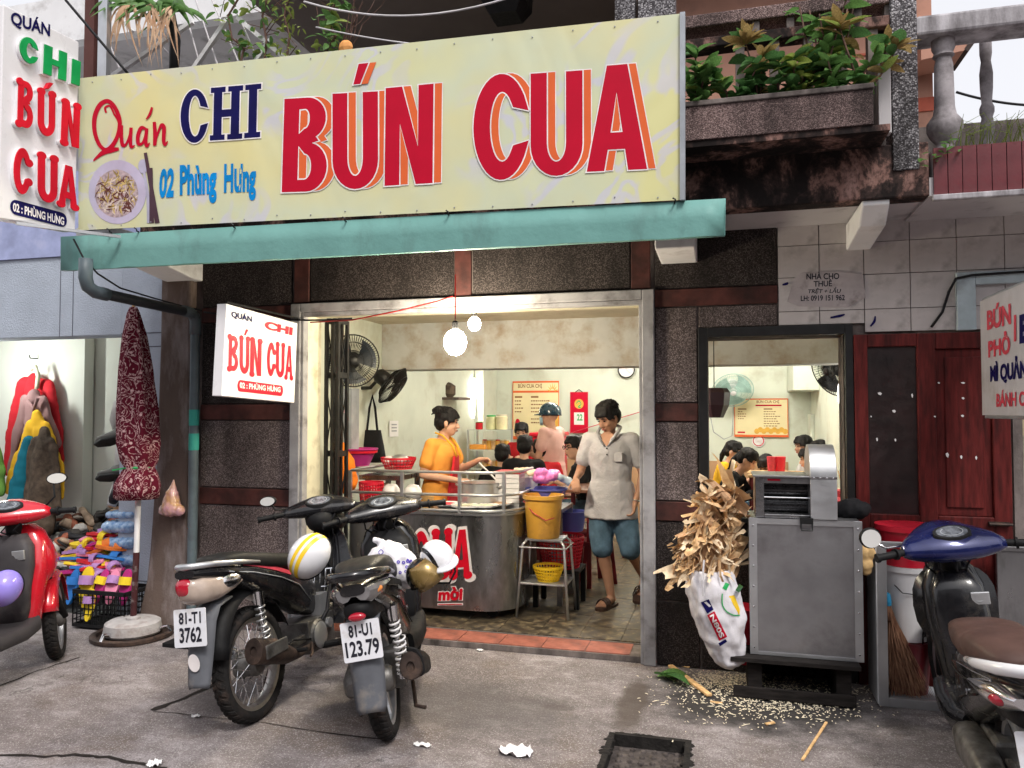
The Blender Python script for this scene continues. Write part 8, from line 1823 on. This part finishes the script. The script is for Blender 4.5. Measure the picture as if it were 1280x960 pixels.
m = MB(); m.bar(V((.33, -.16, 1.0)), V((.56, -.10, .93)), .012, .02); m.tube([V((.36, .03, 1.14)), V((.5, -.02, 1.02)), V((.54, -.03, .98))], .008, 6); o = m.build('ladle', M_wplas, None, local=True); o.data.transform(WL[cook]); top(o, 'pale serving tongs and ladle in the cook\'s hands', 'ladle')
# ---------------------------------------------------------------- customers
def sitJ(lean=.08, arms=.3, headz=1.02, dz=0.0):
    return dict(hip=(0, 0, .50), chest=(lean, 0, .82), neck=(lean * 1.5, 0, .955), head=(lean * 1.9 + .02, 0, headz + .045), shR=(lean, -.17, .885), shL=(lean, .17, .885), elR=(lean + .1, -.24, .66), wrR=(lean + arms, -.12, .74), elL=(lean + .1, .24, .66), wrL=(lean + arms, .12, .74),
                hpR=(0, -.09, .46), knR=(.40, -.12, .45), anR=(.38, -.12, .08), toR=(.5, -.12, .03), hpL=(0, .09, .46), knL=(.40, .12, .45), anL=(.38, .12, .08), toL=(.5, .12, .03))
def standJ(**k):
    d = dict(hip=(0, 0, .90), chest=(.0, 0, 1.27), neck=(.01, 0, 1.44), head=(.03, 0, 1.545), shR=(0, -.18, 1.365), shL=(0, .18, 1.365), elR=(.05, -.23, 1.10), wrR=(.28, -.10, 1.14), elL=(.05, .23, 1.10), wrL=(.26, .10, 1.14), hpR=(0, -.09, .84), knR=(.02, -.1, .47), anR=(0, -.1, .08), toR=(.12, -.1, .03), hpL=(0, .09, .84), knL=(.02, .1, .47), anL=(0, .1, .08), toL=(.12, .1, .03), hem=.72); d.update(k); return d
def seated(label, px, py, Y, heading, top_m, hair='short', yaw=0, pitch=10, lean=.08, skin=None, sleeve=.6, top_y=None, **k):
    "py: pixel row of the top of the head; the stool height follows"
    q = P(px, py, Y=Y); zt = q.z; dz = zt - 1.19; J = sitJ(lean)
    for kk, v in J.items():
        if isinstance(v, tuple) and len(v) == 3: J[kk] = (v[0], v[1], v[2] + (dz if kk[:2] not in ('an', 'to') else 0))
    f = V((cos(R(heading)), sin(R(heading)), 0)) * (J['head'][0]); r, h = person(label, (q.x - f.x, Y - f.y, 0), heading, J, top_m, M_denim, skin or M_skinl, hair, yaw, pitch, sleeve=sleeve, detail=False, voxel=.012, group='customers eating in the shop', **k)
    c = MB(); b = V((q.x - f.x, Y - f.y, 0)); z = J['hip'][2] - .10; t = T('plastic_stool', 'stool under ' + label.split(',')[0].replace('with', 'who has'), 'stool', b, 0, 'red plastic stools'); c.loft([ring(b + V((0, 0, zz)), r_, r_, 4, pi / 4) for zz, r_ in ((z - .03, .2), (z, .19), (z + .004, .16))]); c.build('seat', M_dkred, t)
    for i, j in ((-1, -1), (1, -1), (1, 1), (-1, 1)): c = MB(); c.bar(b + V((i * .15, j * .15, FZ)), b + V((i * .12, j * .12, z - .03)), .045, .03); c.build('leg', M_dkred, t)
    return r, h
pq = P(690, 600, Y=3.3)
hm_, hh = person('customer in a pink shirt, dark blue helmet and mask standing at the back', (pq.x, 3.3, FZ), 165, standJ(), M_pinkc, M_denim, M_skinl, 'helmet', 25, 5, detail=False, voxel=.012, sleeve=.6, group='customers eating in the shop')
h = helmet('dark blue helmet with peak on the standing customer in pink', WL[hm_] @ hh(-.01, 0, .035), (0, .0, 1), (cos(R(190)), sin(R(190)), -.1), M('dark teal blue helmet shell', (.012, .045, .075), .25, coat=.5, bump=0), None, None, False, .98)
m = MB(); m.loft([[hh(x, y, z) for y, z in ((-.055, -.01), (0, .0), (.055, -.01), (.05, -.07), (0, -.095), (-.05, -.07))] for x in (.078, .112)]); m.build('face_mask', M('pale blue mask', (.35, .50, .60), .8), hm_, smooth=True, local=True)
seated('woman in red facing the door at the back table', 652, 529, 4.2, -95, M_redc, 'pony', 12, 8)
seated('diner seen from behind with small round dark head at the back', 628, 556, 3.3, 95, M_blackc, 'short')
seated('diner seen from behind, broad dark head in the middle of the back table', 656, 545, 3.0, 95, M_blackc, 'short')
seated('diner seen from behind at the right of the back table', 676, 549, 3.2, 100, M_redc, 'short')
g_, hg = seated('man in black with glasses sitting beside the brown table', 718, 545, 2.6, -160, M_blackc, 'short', 20, 2)
m = MB()
for s in (-1, 1): m.tube([hg(.105 + .0, s * .034 + .024 * cos(a), .012 + .018 * sin(a)) for a in [2 * pi * k / 16 for k in range(16)]], .0035, 6, closed=True); m.tube([hg(.10, s * .058, .016), hg(.02, s * .083, .012)], .0035, 5)
m.build('glasses', M_black, g_, local=True)
seated('woman in yellow sitting behind the woman in black in the window', 917, 552, 4.5, -20, M_yellowc, 'pony', 0, 15)
seated('woman in a black jacket bending over her bowl in the window', 934, 561, 3.7, -15, M_blackc, 'pony', 0, 32, .14, sleeve=1.9)
seated('child in a magenta top with head bowed at the window table', 958, 569, 4.3, -120, M_magc, 'short', 0, 35, .16)
seated('dark haired man facing left at the right of the window table', 1004, 545, 4.8, 190, M_whitec, 'short', 10, 8, skin=M_skin)
seated('diner in white half hidden behind the man and the press', 1011, 560, 4.2, 185, M_whitec, 'short', 0, 12)
seated('diner with brown hair right behind the press housing', 1024, 551, 4.6, 175, M_denim, 'pony', 0, 10)
# ================================================================ cane press on its steel cabinet, with pallet, sack and shavings
py_ = -.42; bx0, bx1 = P(937, 740, Y=py_).x, P(1079, 740, Y=py_).x; bz0, bz1 = P(1000, 822, Y=py_).z, P(1000, 650, Y=py_).z; by1 = -.05
cab = T('steel_cabinet', 'scuffed steel cabinet with riveted angle frame on a black pallet', 'cabinet', ((bx0 + bx1) / 2, -.24, bz0))
m = MB(); m.box(bx0 + .006, bx1 - .006, py_ + .006, by1, bz0 + .004, bz1); m.build('body', M_steel, cab)
aw_ = .045
for nm, a in (('frame_left', (bx0, bx0 + aw_, bz0, bz1 + .004)), ('frame_right', (bx1 - aw_, bx1, bz0, bz1 + .004))):
    m = MB(); m.box(a[0], a[1], py_ - .001, py_ + .005, a[2], a[3]); m.build('angle_frame', M_alu, cab, bevel=.001)
m = MB(); m.box(bx0 + aw_, bx1 - aw_, py_ - .0005, py_ + .005, bz1 - .03, bz1 + .003); m.build('angle_frame', M_alu, cab)
m = MB(); m.box(bx0 + aw_, bx1 - aw_, py_ - .0005, py_ + .005, bz0, bz0 + .018); m.build('angle_frame', M_alu, cab)
m = MB()
for x in (bx0 + aw_ / 2, bx1 - aw_ / 2):
    for k in range(7): m.ell((x, py_ - .002, bz0 + .04 + (bz1 - bz0 - .08) * k / 6), (.006, .004, .006), None, 8, 4)
m.build('rivets', M_chrome, cab)
m = MB(); lx = P(1008, 655, Y=py_).x; m.box(lx - .035, lx + .035, py_ - .02, py_ + .0, bz1 - .02, bz1 + .015); m.tube([(lx - .03, py_ - .015, bz1 - .02), (lx - .03, py_ - .025, bz1 - .055), (lx + .03, py_ - .025, bz1 - .055), (lx + .03, py_ - .015, bz1 - .02)], .005, 6); m.build('latch', M_black, cab)
pal = T('pallet', 'blackened wooden pallet under the steel cabinet and sack', 'pallet', (.4, -.25, 0)); pxx0, pxx1 = P(912, 835, Y=-.5).x, P(1076, 835, Y=-.5).x
for k in range(4):
    m = MB(); y = -.50 + .13 * k; m.box(pxx0 + random.uniform(-.01, .01), pxx1 + random.uniform(-.01, .01), y, y + .105, bz0 - .028, bz0 - .003); m.build('plank', M_char, pal, bevel=.003)
for x in (pxx0 + .1, pxx1 - .12):
    m = MB(); m.box(x, x + .08, -.44, -.04, .0, bz0 - .029); m.build('bearer', M_char, pal, bevel=.003)
m = MB(); m.box(pxx0 + .02, pxx1 - .02, -.475, -.455, .012, .075); m.build('plank', M_char, pal, bevel=.003)
pr = T('cane_press', 'steel sugarcane press with two rollers and a rounded gear housing', 'press', ((bx0 + bx1) / 2, -.25, bz1)); z0 = bz1 + .006
mx0, mx1 = P(944, 620, Y=-.40).x, P(1013, 620, Y=-.40).x; mz1 = P(980, 597, Y=-.40).z
m = MB(); m.box(mx0, mx0 + .05, -.40, -.10, z0, mz1); m.box(mx0 + .05, mx1, -.40, -.10, z0, z0 + .02); m.box(mx0 + .05, mx1, -.40, -.10, mz1 - .035, mz1); m.box(mx0 + .05, mx1, -.12, -.10, z0 + .02, mz1 - .035); m.build('housing', M_steeld, pr, bevel=.003)
m = MB(); m.box(mx0 - .012, mx1 + .006, -.42, -.08, mz1 + .001, mz1 + .012); m.build('top_plate', M_steel, pr, bevel=.002)
M_roll = M('dark steel roller', (.07, .07, .075), .28, .8, var=.3, vs=12)
for zc, lb in ((z0 + .062, 0), (z0 + .158, 1)):
    m = MB(); m.tube([(mx0 + .05, -.26, zc), (mx1 + .02, -.26, zc)], .052, 28); o = m.build('roller', M_roll, pr, smooth=True, auto=40)
    m = MB()
    for k in range(18): a = 2 * pi * k / 18; m.bar((mx0 + .052, -.26 + .0523 * cos(a), zc + .0523 * sin(a)), (mx1, -.26 + .0523 * cos(a), zc + .0523 * sin(a)), .003)
    m.build('flute', M_blackm, o)
m = MB(); m.tube([(mx0 + .05, -.34, z0 + .112), (mx1, -.34, z0 + .112)], .005, 8); m.build('guide_bar', M_chrome, pr)
m = MB(); m.box(mx0 + .07, mx0 + .14, -.402, -.4005, mz1 - .02, mz1 - .008); m.build('red_label', M_redink, pr)
hx0, hx1 = P(1013, 620, Y=-.43).x, P(1047, 640, Y=-.43).x; hz0, hz1 = P(1030, 650, Y=-.43).z, P(1030, 557, Y=-.43).z; rad = .19; yc = -.24
m = MB(); lp = [(-.19 + 0, hz0), (.15, hz0), (.15, hz1 - .19)] + [(.15 - .17 + .17 * cos(R(a)), hz1 - .19 + .19 * sin(R(a))) for a in range(10, 180, 10)] + [(-.19, hz1 - .19)]
m.prism(lp, lambda x, y, d: V((d, yc + x, y)), hx0, hx1); m.build('gear_housing', M_alu, pr, smooth=True, auto=28, bevel=.003)
m = MB(); zq = hz1 - .185; m.box(hx0 - .001, hx1 + .001, yc - .1925, yc - .188, zq - .006, zq + .006)
for k in range(4): m.ell((hx0 + .02 + (hx1 - hx0 - .04) * k / 3, yc - .193, zq), (.005, .004, .005), None, 8, 4)
m.build('seam', M_chrome, pr)
cvr = MB(); c = P(1062, 640, Y=-.2)
for k in range(8): cvr.ell(c + V((random.uniform(-.07, .07), random.uniform(-.05, .05), random.uniform(-.04, .05))), (.07, .06, .05), None, 10, 8)
o = blob('dark_cloth', cvr, M_blackc, None, .012, 1, .012, 20); top(o, 'crumpled black cloth at the right of the gear housing', 'cloth')
# woven sack of shavings
sk = T('woven_sack', 'white woven sack with red and navy print leaning on the steel cabinet', 'sack', P(905, 832, Y=-.5))
m = MB(); ax = [(910, 826, .085), (905, 800, .125), (899, 770, .15), (893, 742, .155), (889, 722, .14), (888, 712, .12)]; secs = []
for x, y, r_ in ax:
    c = P(x, y, Y=-.42); secs.append([c + V((r_ * cos(2 * pi * k / 28) * (1 + .05 * sin(5 * k)), r_ * .8 * sin(2 * pi * k / 28), .012 * sin(3 * k))) for k in range(28)])
m.loft(secs); m.ell(P(912, 824, Y=-.42), (.09, .075, .05))
so = blob('sack_body', m, M_sack, sk, .011, 2, .014, 16)
bvS = BVHTree.FromPolygons([v.co for v in so.data.vertices], [tuple(p.vertices) for p in so.data.polygons])
def on_sack(x, y, d=0.0):
    q = P(x, y, Y=-1.2); di = (q - CAM).normalized(); l0 = WL[sk].inverted() @ CAM; h, n_, _, _ = bvS.ray_cast(l0, di)
    return (WL[sk] @ h) - di * (.003 + d) if h else P(x, y, Y=-.55)
def sgrid(quad, mat, nm, n=8, d=0.0, txt=None, tm=None):
    bl, br, tl, tr = quad; m = MB(); vs = []
    def at(u, v): return (bl[0] * (1 - u) * (1 - v) + br[0] * u * (1 - v) + tl[0] * (1 - u) * v + tr[0] * u * v, bl[1] * (1 - u) * (1 - v) + br[1] * u * (1 - v) + tl[1] * (1 - u) * v + tr[1] * u * v)
    for j in range(n + 1):
        for i in range(n + 1): vs.append(on_sack(*at(i / n, j / n), d))
    m.add(vs, [(j * (n + 1) + i, j * (n + 1) + i + 1, (j + 1) * (n + 1) + i + 1, (j + 1) * (n + 1) + i) for j in range(n) for i in range(n)]); m.build(nm, mat, sk, smooth=True)
    if txt: m = MB(); text(m, txt, lambda x, y, dd=0: on_sack(*at(.06 + .88 * x, .22 + .56 * y), d + .0025), .03); m.build('sack_lettering', tm, sk)
sgrid(((884, 767), (892, 762), (876, 753), (886, 749)), M_navy, 'navy_print', 6)
sgrid(((886.5, 759), (889, 757.5), (880, 753), (883, 752)), M_sack, 'print_gap', 4, .0012)
sgrid(((884, 769), (899, 801), (893, 764), (909, 796)), M_redink, 'red_print', 8, 0, 'N80S', M_wink)
sgrid(((900, 808), (909, 802), (898, 804), (907, 799)), M_navy, 'navy_print', 4)
m = MB(); stroke(m, [(903, 742), (903, 755), (908, 764), (917, 769), (925, 769)], 1.4, on_sack, .001); m.build('green_print', M_gplas, sk); m = MB(); m.flat([[(911, 745), (918, 744), (925, 762), (924, 769), (918, 758)]], on_sack, None, .001); m.build('yellow_print', M_yplas2, sk)
m = MB(); m.flat([[(903, 735), (907, 728), (912, 730), (908, 738)], ], on_sack, None, .001); m.flat([[(919, 738), (924, 730), (929, 733), (924, 741)]], on_sack, None, .0011); m.build('green_print', M_gplas, sk)
# cane husk: split fibrous strips heaped over the sack
def husk(L, w_, th=.006, curl=.3, fray=True):
    m = MB(); N = 6; vs = []; ph = random.uniform(0, 6)
    for i in range(N + 1):
        t = i / N; y = w_ / 2 * (1 - .5 * t ** 3) * (.8 + .35 * random.random()); z = curl * L * (t - .5) ** 2 + .012 * sin(t * 7 + ph)
        for u in (-1, -.4, .3, 1): vs.append(V((L * (t - .5) + random.uniform(-.012, .012), u * y, z + .35 * w_ * u * u * (1 - t) + random.uniform(-.004, .004))))
    fs = []
    for i in range(N):
        for k in range(3):
            if i >= N - 2 and random.random() < .4: continue
            fs.append((4 * i + k, 4 * i + k + 1, 4 * i + k + 5, 4 * i + k + 4))
    m.add(vs, fs); return m.mesh('husk_strip', random.choice(HM))
HM = [M_cane, M('pale cane husk', (.72, .52, .32), .75, c2=(.84, .70, .50), vs=16, bs=90, bump=.6), M('brown cane husk', (.46, .26, .13), .8, c2=(.62, .40, .24), vs=12, bs=90, bump=.6, dirt=((.22, .10, .05), .4, 8))]
HK = [husk(random.uniform(.18, .42), random.uniform(.05, .15), .006, random.uniform(-.6, 1.1)) for _ in range(36)]
hk = T('cane_husk_heap', 'shaggy heap of pressed cane husk bulging above the white sack', 'heap', P(895, 715, Y=-.42)); inv = WL[hk].inverted()
for k in range(190):
    y = random.uniform(616, 722); t_ = (y - 600) / 120; wl = 846 + (1 - t_) * 44 - 10 * sin(t_ * 3); wr = 925 - 8 * t_; x = random.uniform(wl, wr)
    u = (x - wl) / (wr - wl) * 2 - 1; Y = -.30 - .20 * sqrt(max(0, 1 - u * u)) * random.uniform(.55, 1.05)
    p = P(x, y, Y=Y); side = u * .9; dr = V((side * 1.1 + random.uniform(-.6, .6), random.uniform(-.8, .1), -.5 - .5 * t_ + random.uniform(-.4, .7)))
    if u > .5: dr.x = -abs(dr.x) * .4
    if y < 640: dr = V((random.uniform(-.8, .8), random.uniform(-.6, .2), random.uniform(.0, .9)))
    rot = aim(dr, random.uniform(-1.5, 1.5) + (pi if random.random() < .5 else 0)); me = random.choice(HK)
    if k < 3: p = P((905, 915, 898)[k], (598, 608, 612)[k], Y=-.42); rot = aim(((-.55, .1, 1), (.15, 0, 1), (-.9, -.1, .5))[k], .4); s_ = 1.35
    else: s_ = random.uniform(.4, .85)
    inst('husk_strip', me, hk, inv @ Matrix.Translation(p) @ rot @ Matrix.Scale(s_, 4))
m = MB(); m.loft([ring(P(x, y, Y=-.40), r_, r_ * .8, 16) for x, y, r_ in ((890, 722, .10), (886, 690, .10), (892, 655, .08), (903, 625, .03), (906, 615, .01))]); m.build('core', HM[2], hk, smooth=True)
for x, y, dx, dz in ((848, 712, -1, -.55), (850, 690, -1, -.4), (862, 668, -1, -.35)):
    for k in range(3): inst('husk_strip', random.choice(HK), hk, inv @ Matrix.Translation(P(x + 14, y - 7 + random.uniform(-6, 6), Y=-.42)) @ aim((dx, random.uniform(-.3, .1), dz + random.uniform(-.2, .2)), random.uniform(-.6, .6)) @ Matrix.Scale(random.uniform(.6, .9), 4))
m = MB(); m.tube([P(880, 700, Y=-.55), P(878, 725, Y=-.58), P(879, 745, Y=-.58)], .006, 5); m.build('string', M_wirew, hk)
# red bucket behind the sack
c = P(932, 770, Y=-.2); m = MB(); m.lathe([(.09, .12), (.11, .45), (.115, .45)], (c.x - .01, -.14, 0), n=24); o = m.build('bucket', M_rplas, None, smooth=True, auto=40); top(o, 'red bucket wedged behind the white sack', 'bucket')
# chips and sawdust
cm = MB()
for k in range(1500):
    a = random.gauss(0, 1), random.gauss(0, 1); q = P(970 + 62 * a[0], 872 + 15 * a[1], Z=0)
    if q.y > -.03 or q.z > .01: continue
    L = random.uniform(.003, .010) * (2.6 if random.random() < .06 else 1); w_ = random.uniform(.0015, .004); t_ = random.uniform(0, pi); d = V((cos(t_), sin(t_), random.uniform(-.1, .3))); s = V((-sin(t_), cos(t_), 0)); z = V((0, 0, random.uniform(.005, .009))); q += z
    cm.add([q - d * L - s * w_, q + d * L - s * w_ * .6, q + d * L * 1.1 + s * w_ * .5, q - d * L * .9 + s * w_, q + V((0, 0, .004))], [(0, 1, 4), (1, 2, 4), (2, 3, 4), (3, 0, 4)])
for k in range(900):
    q = P(random.gauss(905, 26), random.gauss(852, 7), Z=0); t_ = random.uniform(0, pi); L = random.uniform(.004, .012); d = V((cos(t_), sin(t_), .1)); s = V((-sin(t_), cos(t_), 0)); q += V((0, 0, .005 + random.random() * .006)); cm.add([q - d * L, q + s * .003, q + d * L, q - s * .003], [(0, 1, 2, 3)])
o = cm.build('wood_chips', M('pale wood chips', (.74, .66, .50), .85, var=.2, vs=60), None); tag(o, 'pale wood chips and sawdust scattered before the pallet', 'wood chips', None, 'stuff')
m = MB(); a, b = P(838, 832, Z=.02), P(887, 869, Z=.015); m.bar(a, b, .035, .015); o = m.build('wood_stick', M_wood, None, bevel=.003); top(o, 'split pale stick lying beside the green leaf at the pillar foot', 'stick', 'sticks on the pavement')
m = MB(); m.bar(P(1003, 950, Z=.008), P(1033, 903, Z=.008), .012, .008); o = m.build('wood_stick', M_wood, None); top(o, 'thin pale stick lying alone on the open pavement at the right', 'stick', 'sticks on the pavement')
for (x0, y0, x1, y1), lb in (((842, 830, 862, 834), 'short pale splinter by the pillar foot'), ((888, 877, 903, 879), 'short splinter between stick and sawdust'), ((957, 905, 968, 903), 'small curled chip on the open pavement'), ((1028, 878, 1050, 880), 'splinter lying right of the sawdust')):
    m = MB(); m.bar(P(x0, y0, Z=.008), P(x1, y1, Z=.008), .016, .007); o = m.build('wood_splinter', M_wood, None); top(o, lb, 'splinter', 'splinters on the pavement')
lf_ = T('fallen_leaf', 'crumpled green leaf lying at the foot of the pebbledash pier', 'leaf', P(830, 846, Z=0)); inv = WL[lf_].inverted()
for k in range(5): inst('leaf_blade', LV[0 if k % 2 else 2], lf_, inv @ Matrix.Translation(P(818 + 4 * k, 843 + random.uniform(-2, 4), Z=.02 + .006 * k)) @ aim((1, random.uniform(-.6, .6), .1), random.uniform(-.5, .5)) @ Matrix.Scale(.15, 4))
# ---------------------------------------------------------------- display frame, buckets, broom
fy = P(1128, 885, Z=0).y; f0, f1 = P(1099, 880, Y=fy).x, P(1200, 880, Y=fy).x; fz1 = P(1130, 678, Y=fy).z
df = T('display_frame', 'aluminium framed empty display case with white side panel', 'display case', ((f0 + f1) / 2, fy, 0))
m = MB()
for a in ((f0, f0 + .05, 0, fz1), (f1 - .05, f1, 0, fz1), (f0 + .05, f1 - .05, 0.0, .05), (f0 + .05, f1 - .05, fz1 - .03, fz1)):
    m.box(a[0], a[1], fy - .0, fy + .028, a[2], a[3])
m.build('front_frame', M_alu, df, bevel=.002)
by_ = -.1; m = MB()
m.box(f0, f0 + .028, by_, by_ + .028, 0, fz1); m.box(f1 - .028, f1, by_, by_ + .028, 0, fz1)
for x in (f0, f1 - .028): m.box(x, x + .028, fy + .028, by_, fz1 - .03, fz1); m.box(x, x + .028, fy + .028, by_, 0, .035)
m.build('back_frame', M_alu, df)
m = MB(); m.box(f0 - .006, f0 - .001, fy + .002, by_ + .02, .01, fz1 - .005); m.build('side_panel', M_white, df)
m = MB(); m.box(f0 + .03, f1 - .03, fy + .03, by_, .036, .045); m.build('floor_panel', M_alug, df)
c = V((P(1134, 760, Y=-.19).x, -.19, P(1134, 797, Y=-.19).z)); zt_ = P(1128, 705, Y=-.19).z; hb = zt_ - c.z
t = T('basin', 'low dark tub under the white paint bucket', 'basin', (c.x, c.y, .046), 0); m = MB(); m.lathe([(0, 0), (.10, 0), (.125, c.z - .05), (.13, c.z - .05), (.12, c.z - .052), (0, c.z - .052)], (c.x, c.y, .046), n=28, cap=False); m.build('body', M_dkred, t, smooth=True, auto=40)
t = T('bucket', 'white paint bucket inside the display case', 'bucket', c, 0, 'buckets by the display case'); m = MB(); m.lathe([(.0, .0), (.105, 0), (.128, hb - .03), (.138, hb - .03), (.138, hb), (.125, hb), (0, hb - .004)], c, n=32, cap=False); m.build('body', M_wplas, t, smooth=True, auto=40); m = MB(); m.tube([c + V((-.134, -.02, hb - .05)), c + V((-.05, -.132, hb - .14)), c + V((.07, -.128, hb - .15)), c + V((.134, -.02, hb - .05))], .003, 6); m.build('handle', M_black, t)
t = T('bucket', 'bright red bucket standing on the white one by the red door', 'bucket', (c.x, c.y, zt_), 0, 'buckets by the display case'); h_ = P(1125, 655, Y=-.19).z - zt_; m = MB(); m.lathe([(.13, 0.002), (.148, h_ - .03), (.168, h_ - .03), (.168, h_), (.15, h_), (.0, h_ - .004)], (c.x, c.y, zt_), n=32); m.build('body', M_rplas, t, smooth=True, auto=40)
br = T('broom', 'brown straw broom with blue binding standing in the display case', 'broom', (P(1135, 880, Y=fy + .08).x, fy + .08, .046)); tp = P(1108, 752, Y=fy + .05); inv = WL[br].inverted()
for k in range(210):
    e = P(random.triangular(1106, 1168, 1135), 880 - abs(random.gauss(0, 11)), Y=fy + .05 + random.uniform(-.02, .05)); e.z = max(e.z, .05); s_ = tp + V((random.uniform(-.018, .018), random.uniform(-.018, .018), random.uniform(-.05, .0))); mid = s_.lerp(e, .5) + V((random.uniform(-.02, .02), random.uniform(-.02, .01), 0))
    if k == 0: bm_ = MB()
    bm_.tube([s_, mid, e], [.004, .0032, .0012], 4, cap=False)
o = bm_.build('bristles', M_broom, br); tag(o, kind='stuff')
m = MB(); m.loft([ring(tp + V((0, 0, z)), r_, r_, 12) for z, r_ in ((-.10, .034), (-.05, .026), (0, .02), (.03, .016))]); m.build('neck', M_broom, br, smooth=True)
m = MB(); m.lathe([(.024, -.02), (.028, 0), (.026, .04), (.02, .05)], tp, (-.1, 0, 1), 14); m.build('blue_binding', M('blue tape', (.03, .25, .45), .5), br, smooth=True, auto=40)
m = MB(); m.tube([tp, tp + V((-.03, .02, .12))], .014, 8); m.build('handle', M_stem, br)
cl2 = MB()
for x, y, r_ in ((1075, 672, .03), (1078, 690, .045), (1082, 708, .04), (1074, 700, .035), (1088, 690, .03)): cl2.ell(P(x, y, Y=fy - .02), (r_, .03, r_ * 1.3), None, 10, 8)
o = blob('yellow_cloth', cl2, M('faded yellow towel', (.72, .48, .22), .9, bs=200, bump=.4), None, .009, 1, .012, 26); top(o, 'faded yellow cloth draped over the corner of the display case', 'cloth')
# litter on the pavement
def crumple(px, py, w_, h_, mat, name, label, z=.012):
    m = MB(); c = P(px, py, Z=0); n = 9; vs = []
    for j in range(n):
        for i in range(n): vs.append(c + V(((i / (n - 1) - .5) * w_ + random.uniform(-.1, .1) * w_ / 4, (j / (n - 1) - .5) * h_ + random.uniform(-.1, .1) * h_ / 4, .006 + random.random() ** 2 * z)))
    m.add(vs, [(j * n + i, j * n + i + 1, (j + 1) * n + i + 1, (j + 1) * n + i) for j in range(n - 1) for i in range(n - 1) if (i not in (0, n - 2) or j not in (0, n - 2))]); o = m.build(name, mat, None, smooth=True); top(o, label, 'litter', 'litter on the pavement')
crumple(645, 942, .16, .10, M_bag, 'plastic_scrap', 'crumpled white plastic film on the front pavement', .03)
crumple(528, 933, .09, .035, M_paper, 'paper_scrap', 'flat paper scrap near the grey scooter wheel', .012)
crumple(193, 957, .06, .06, M_paper, 'paper_scrap', 'white paper scrap at the bottom edge by the crack', .02)
crumple(245, 897, .05, .03, M_paper, 'paper_scrap', 'small paper scrap beside the slab edge at the left', .012)
crumple(600, 814, .045, .03, M_paper, 'paper_scrap', 'tiny white scrap below the red step tiles', .01)
crumple(632, 779, .05, .03, M_paper, 'paper_scrap', 'small white scrap on the tiled floor by the cart', .01)
bpy.data.scenes.remove(_ts)
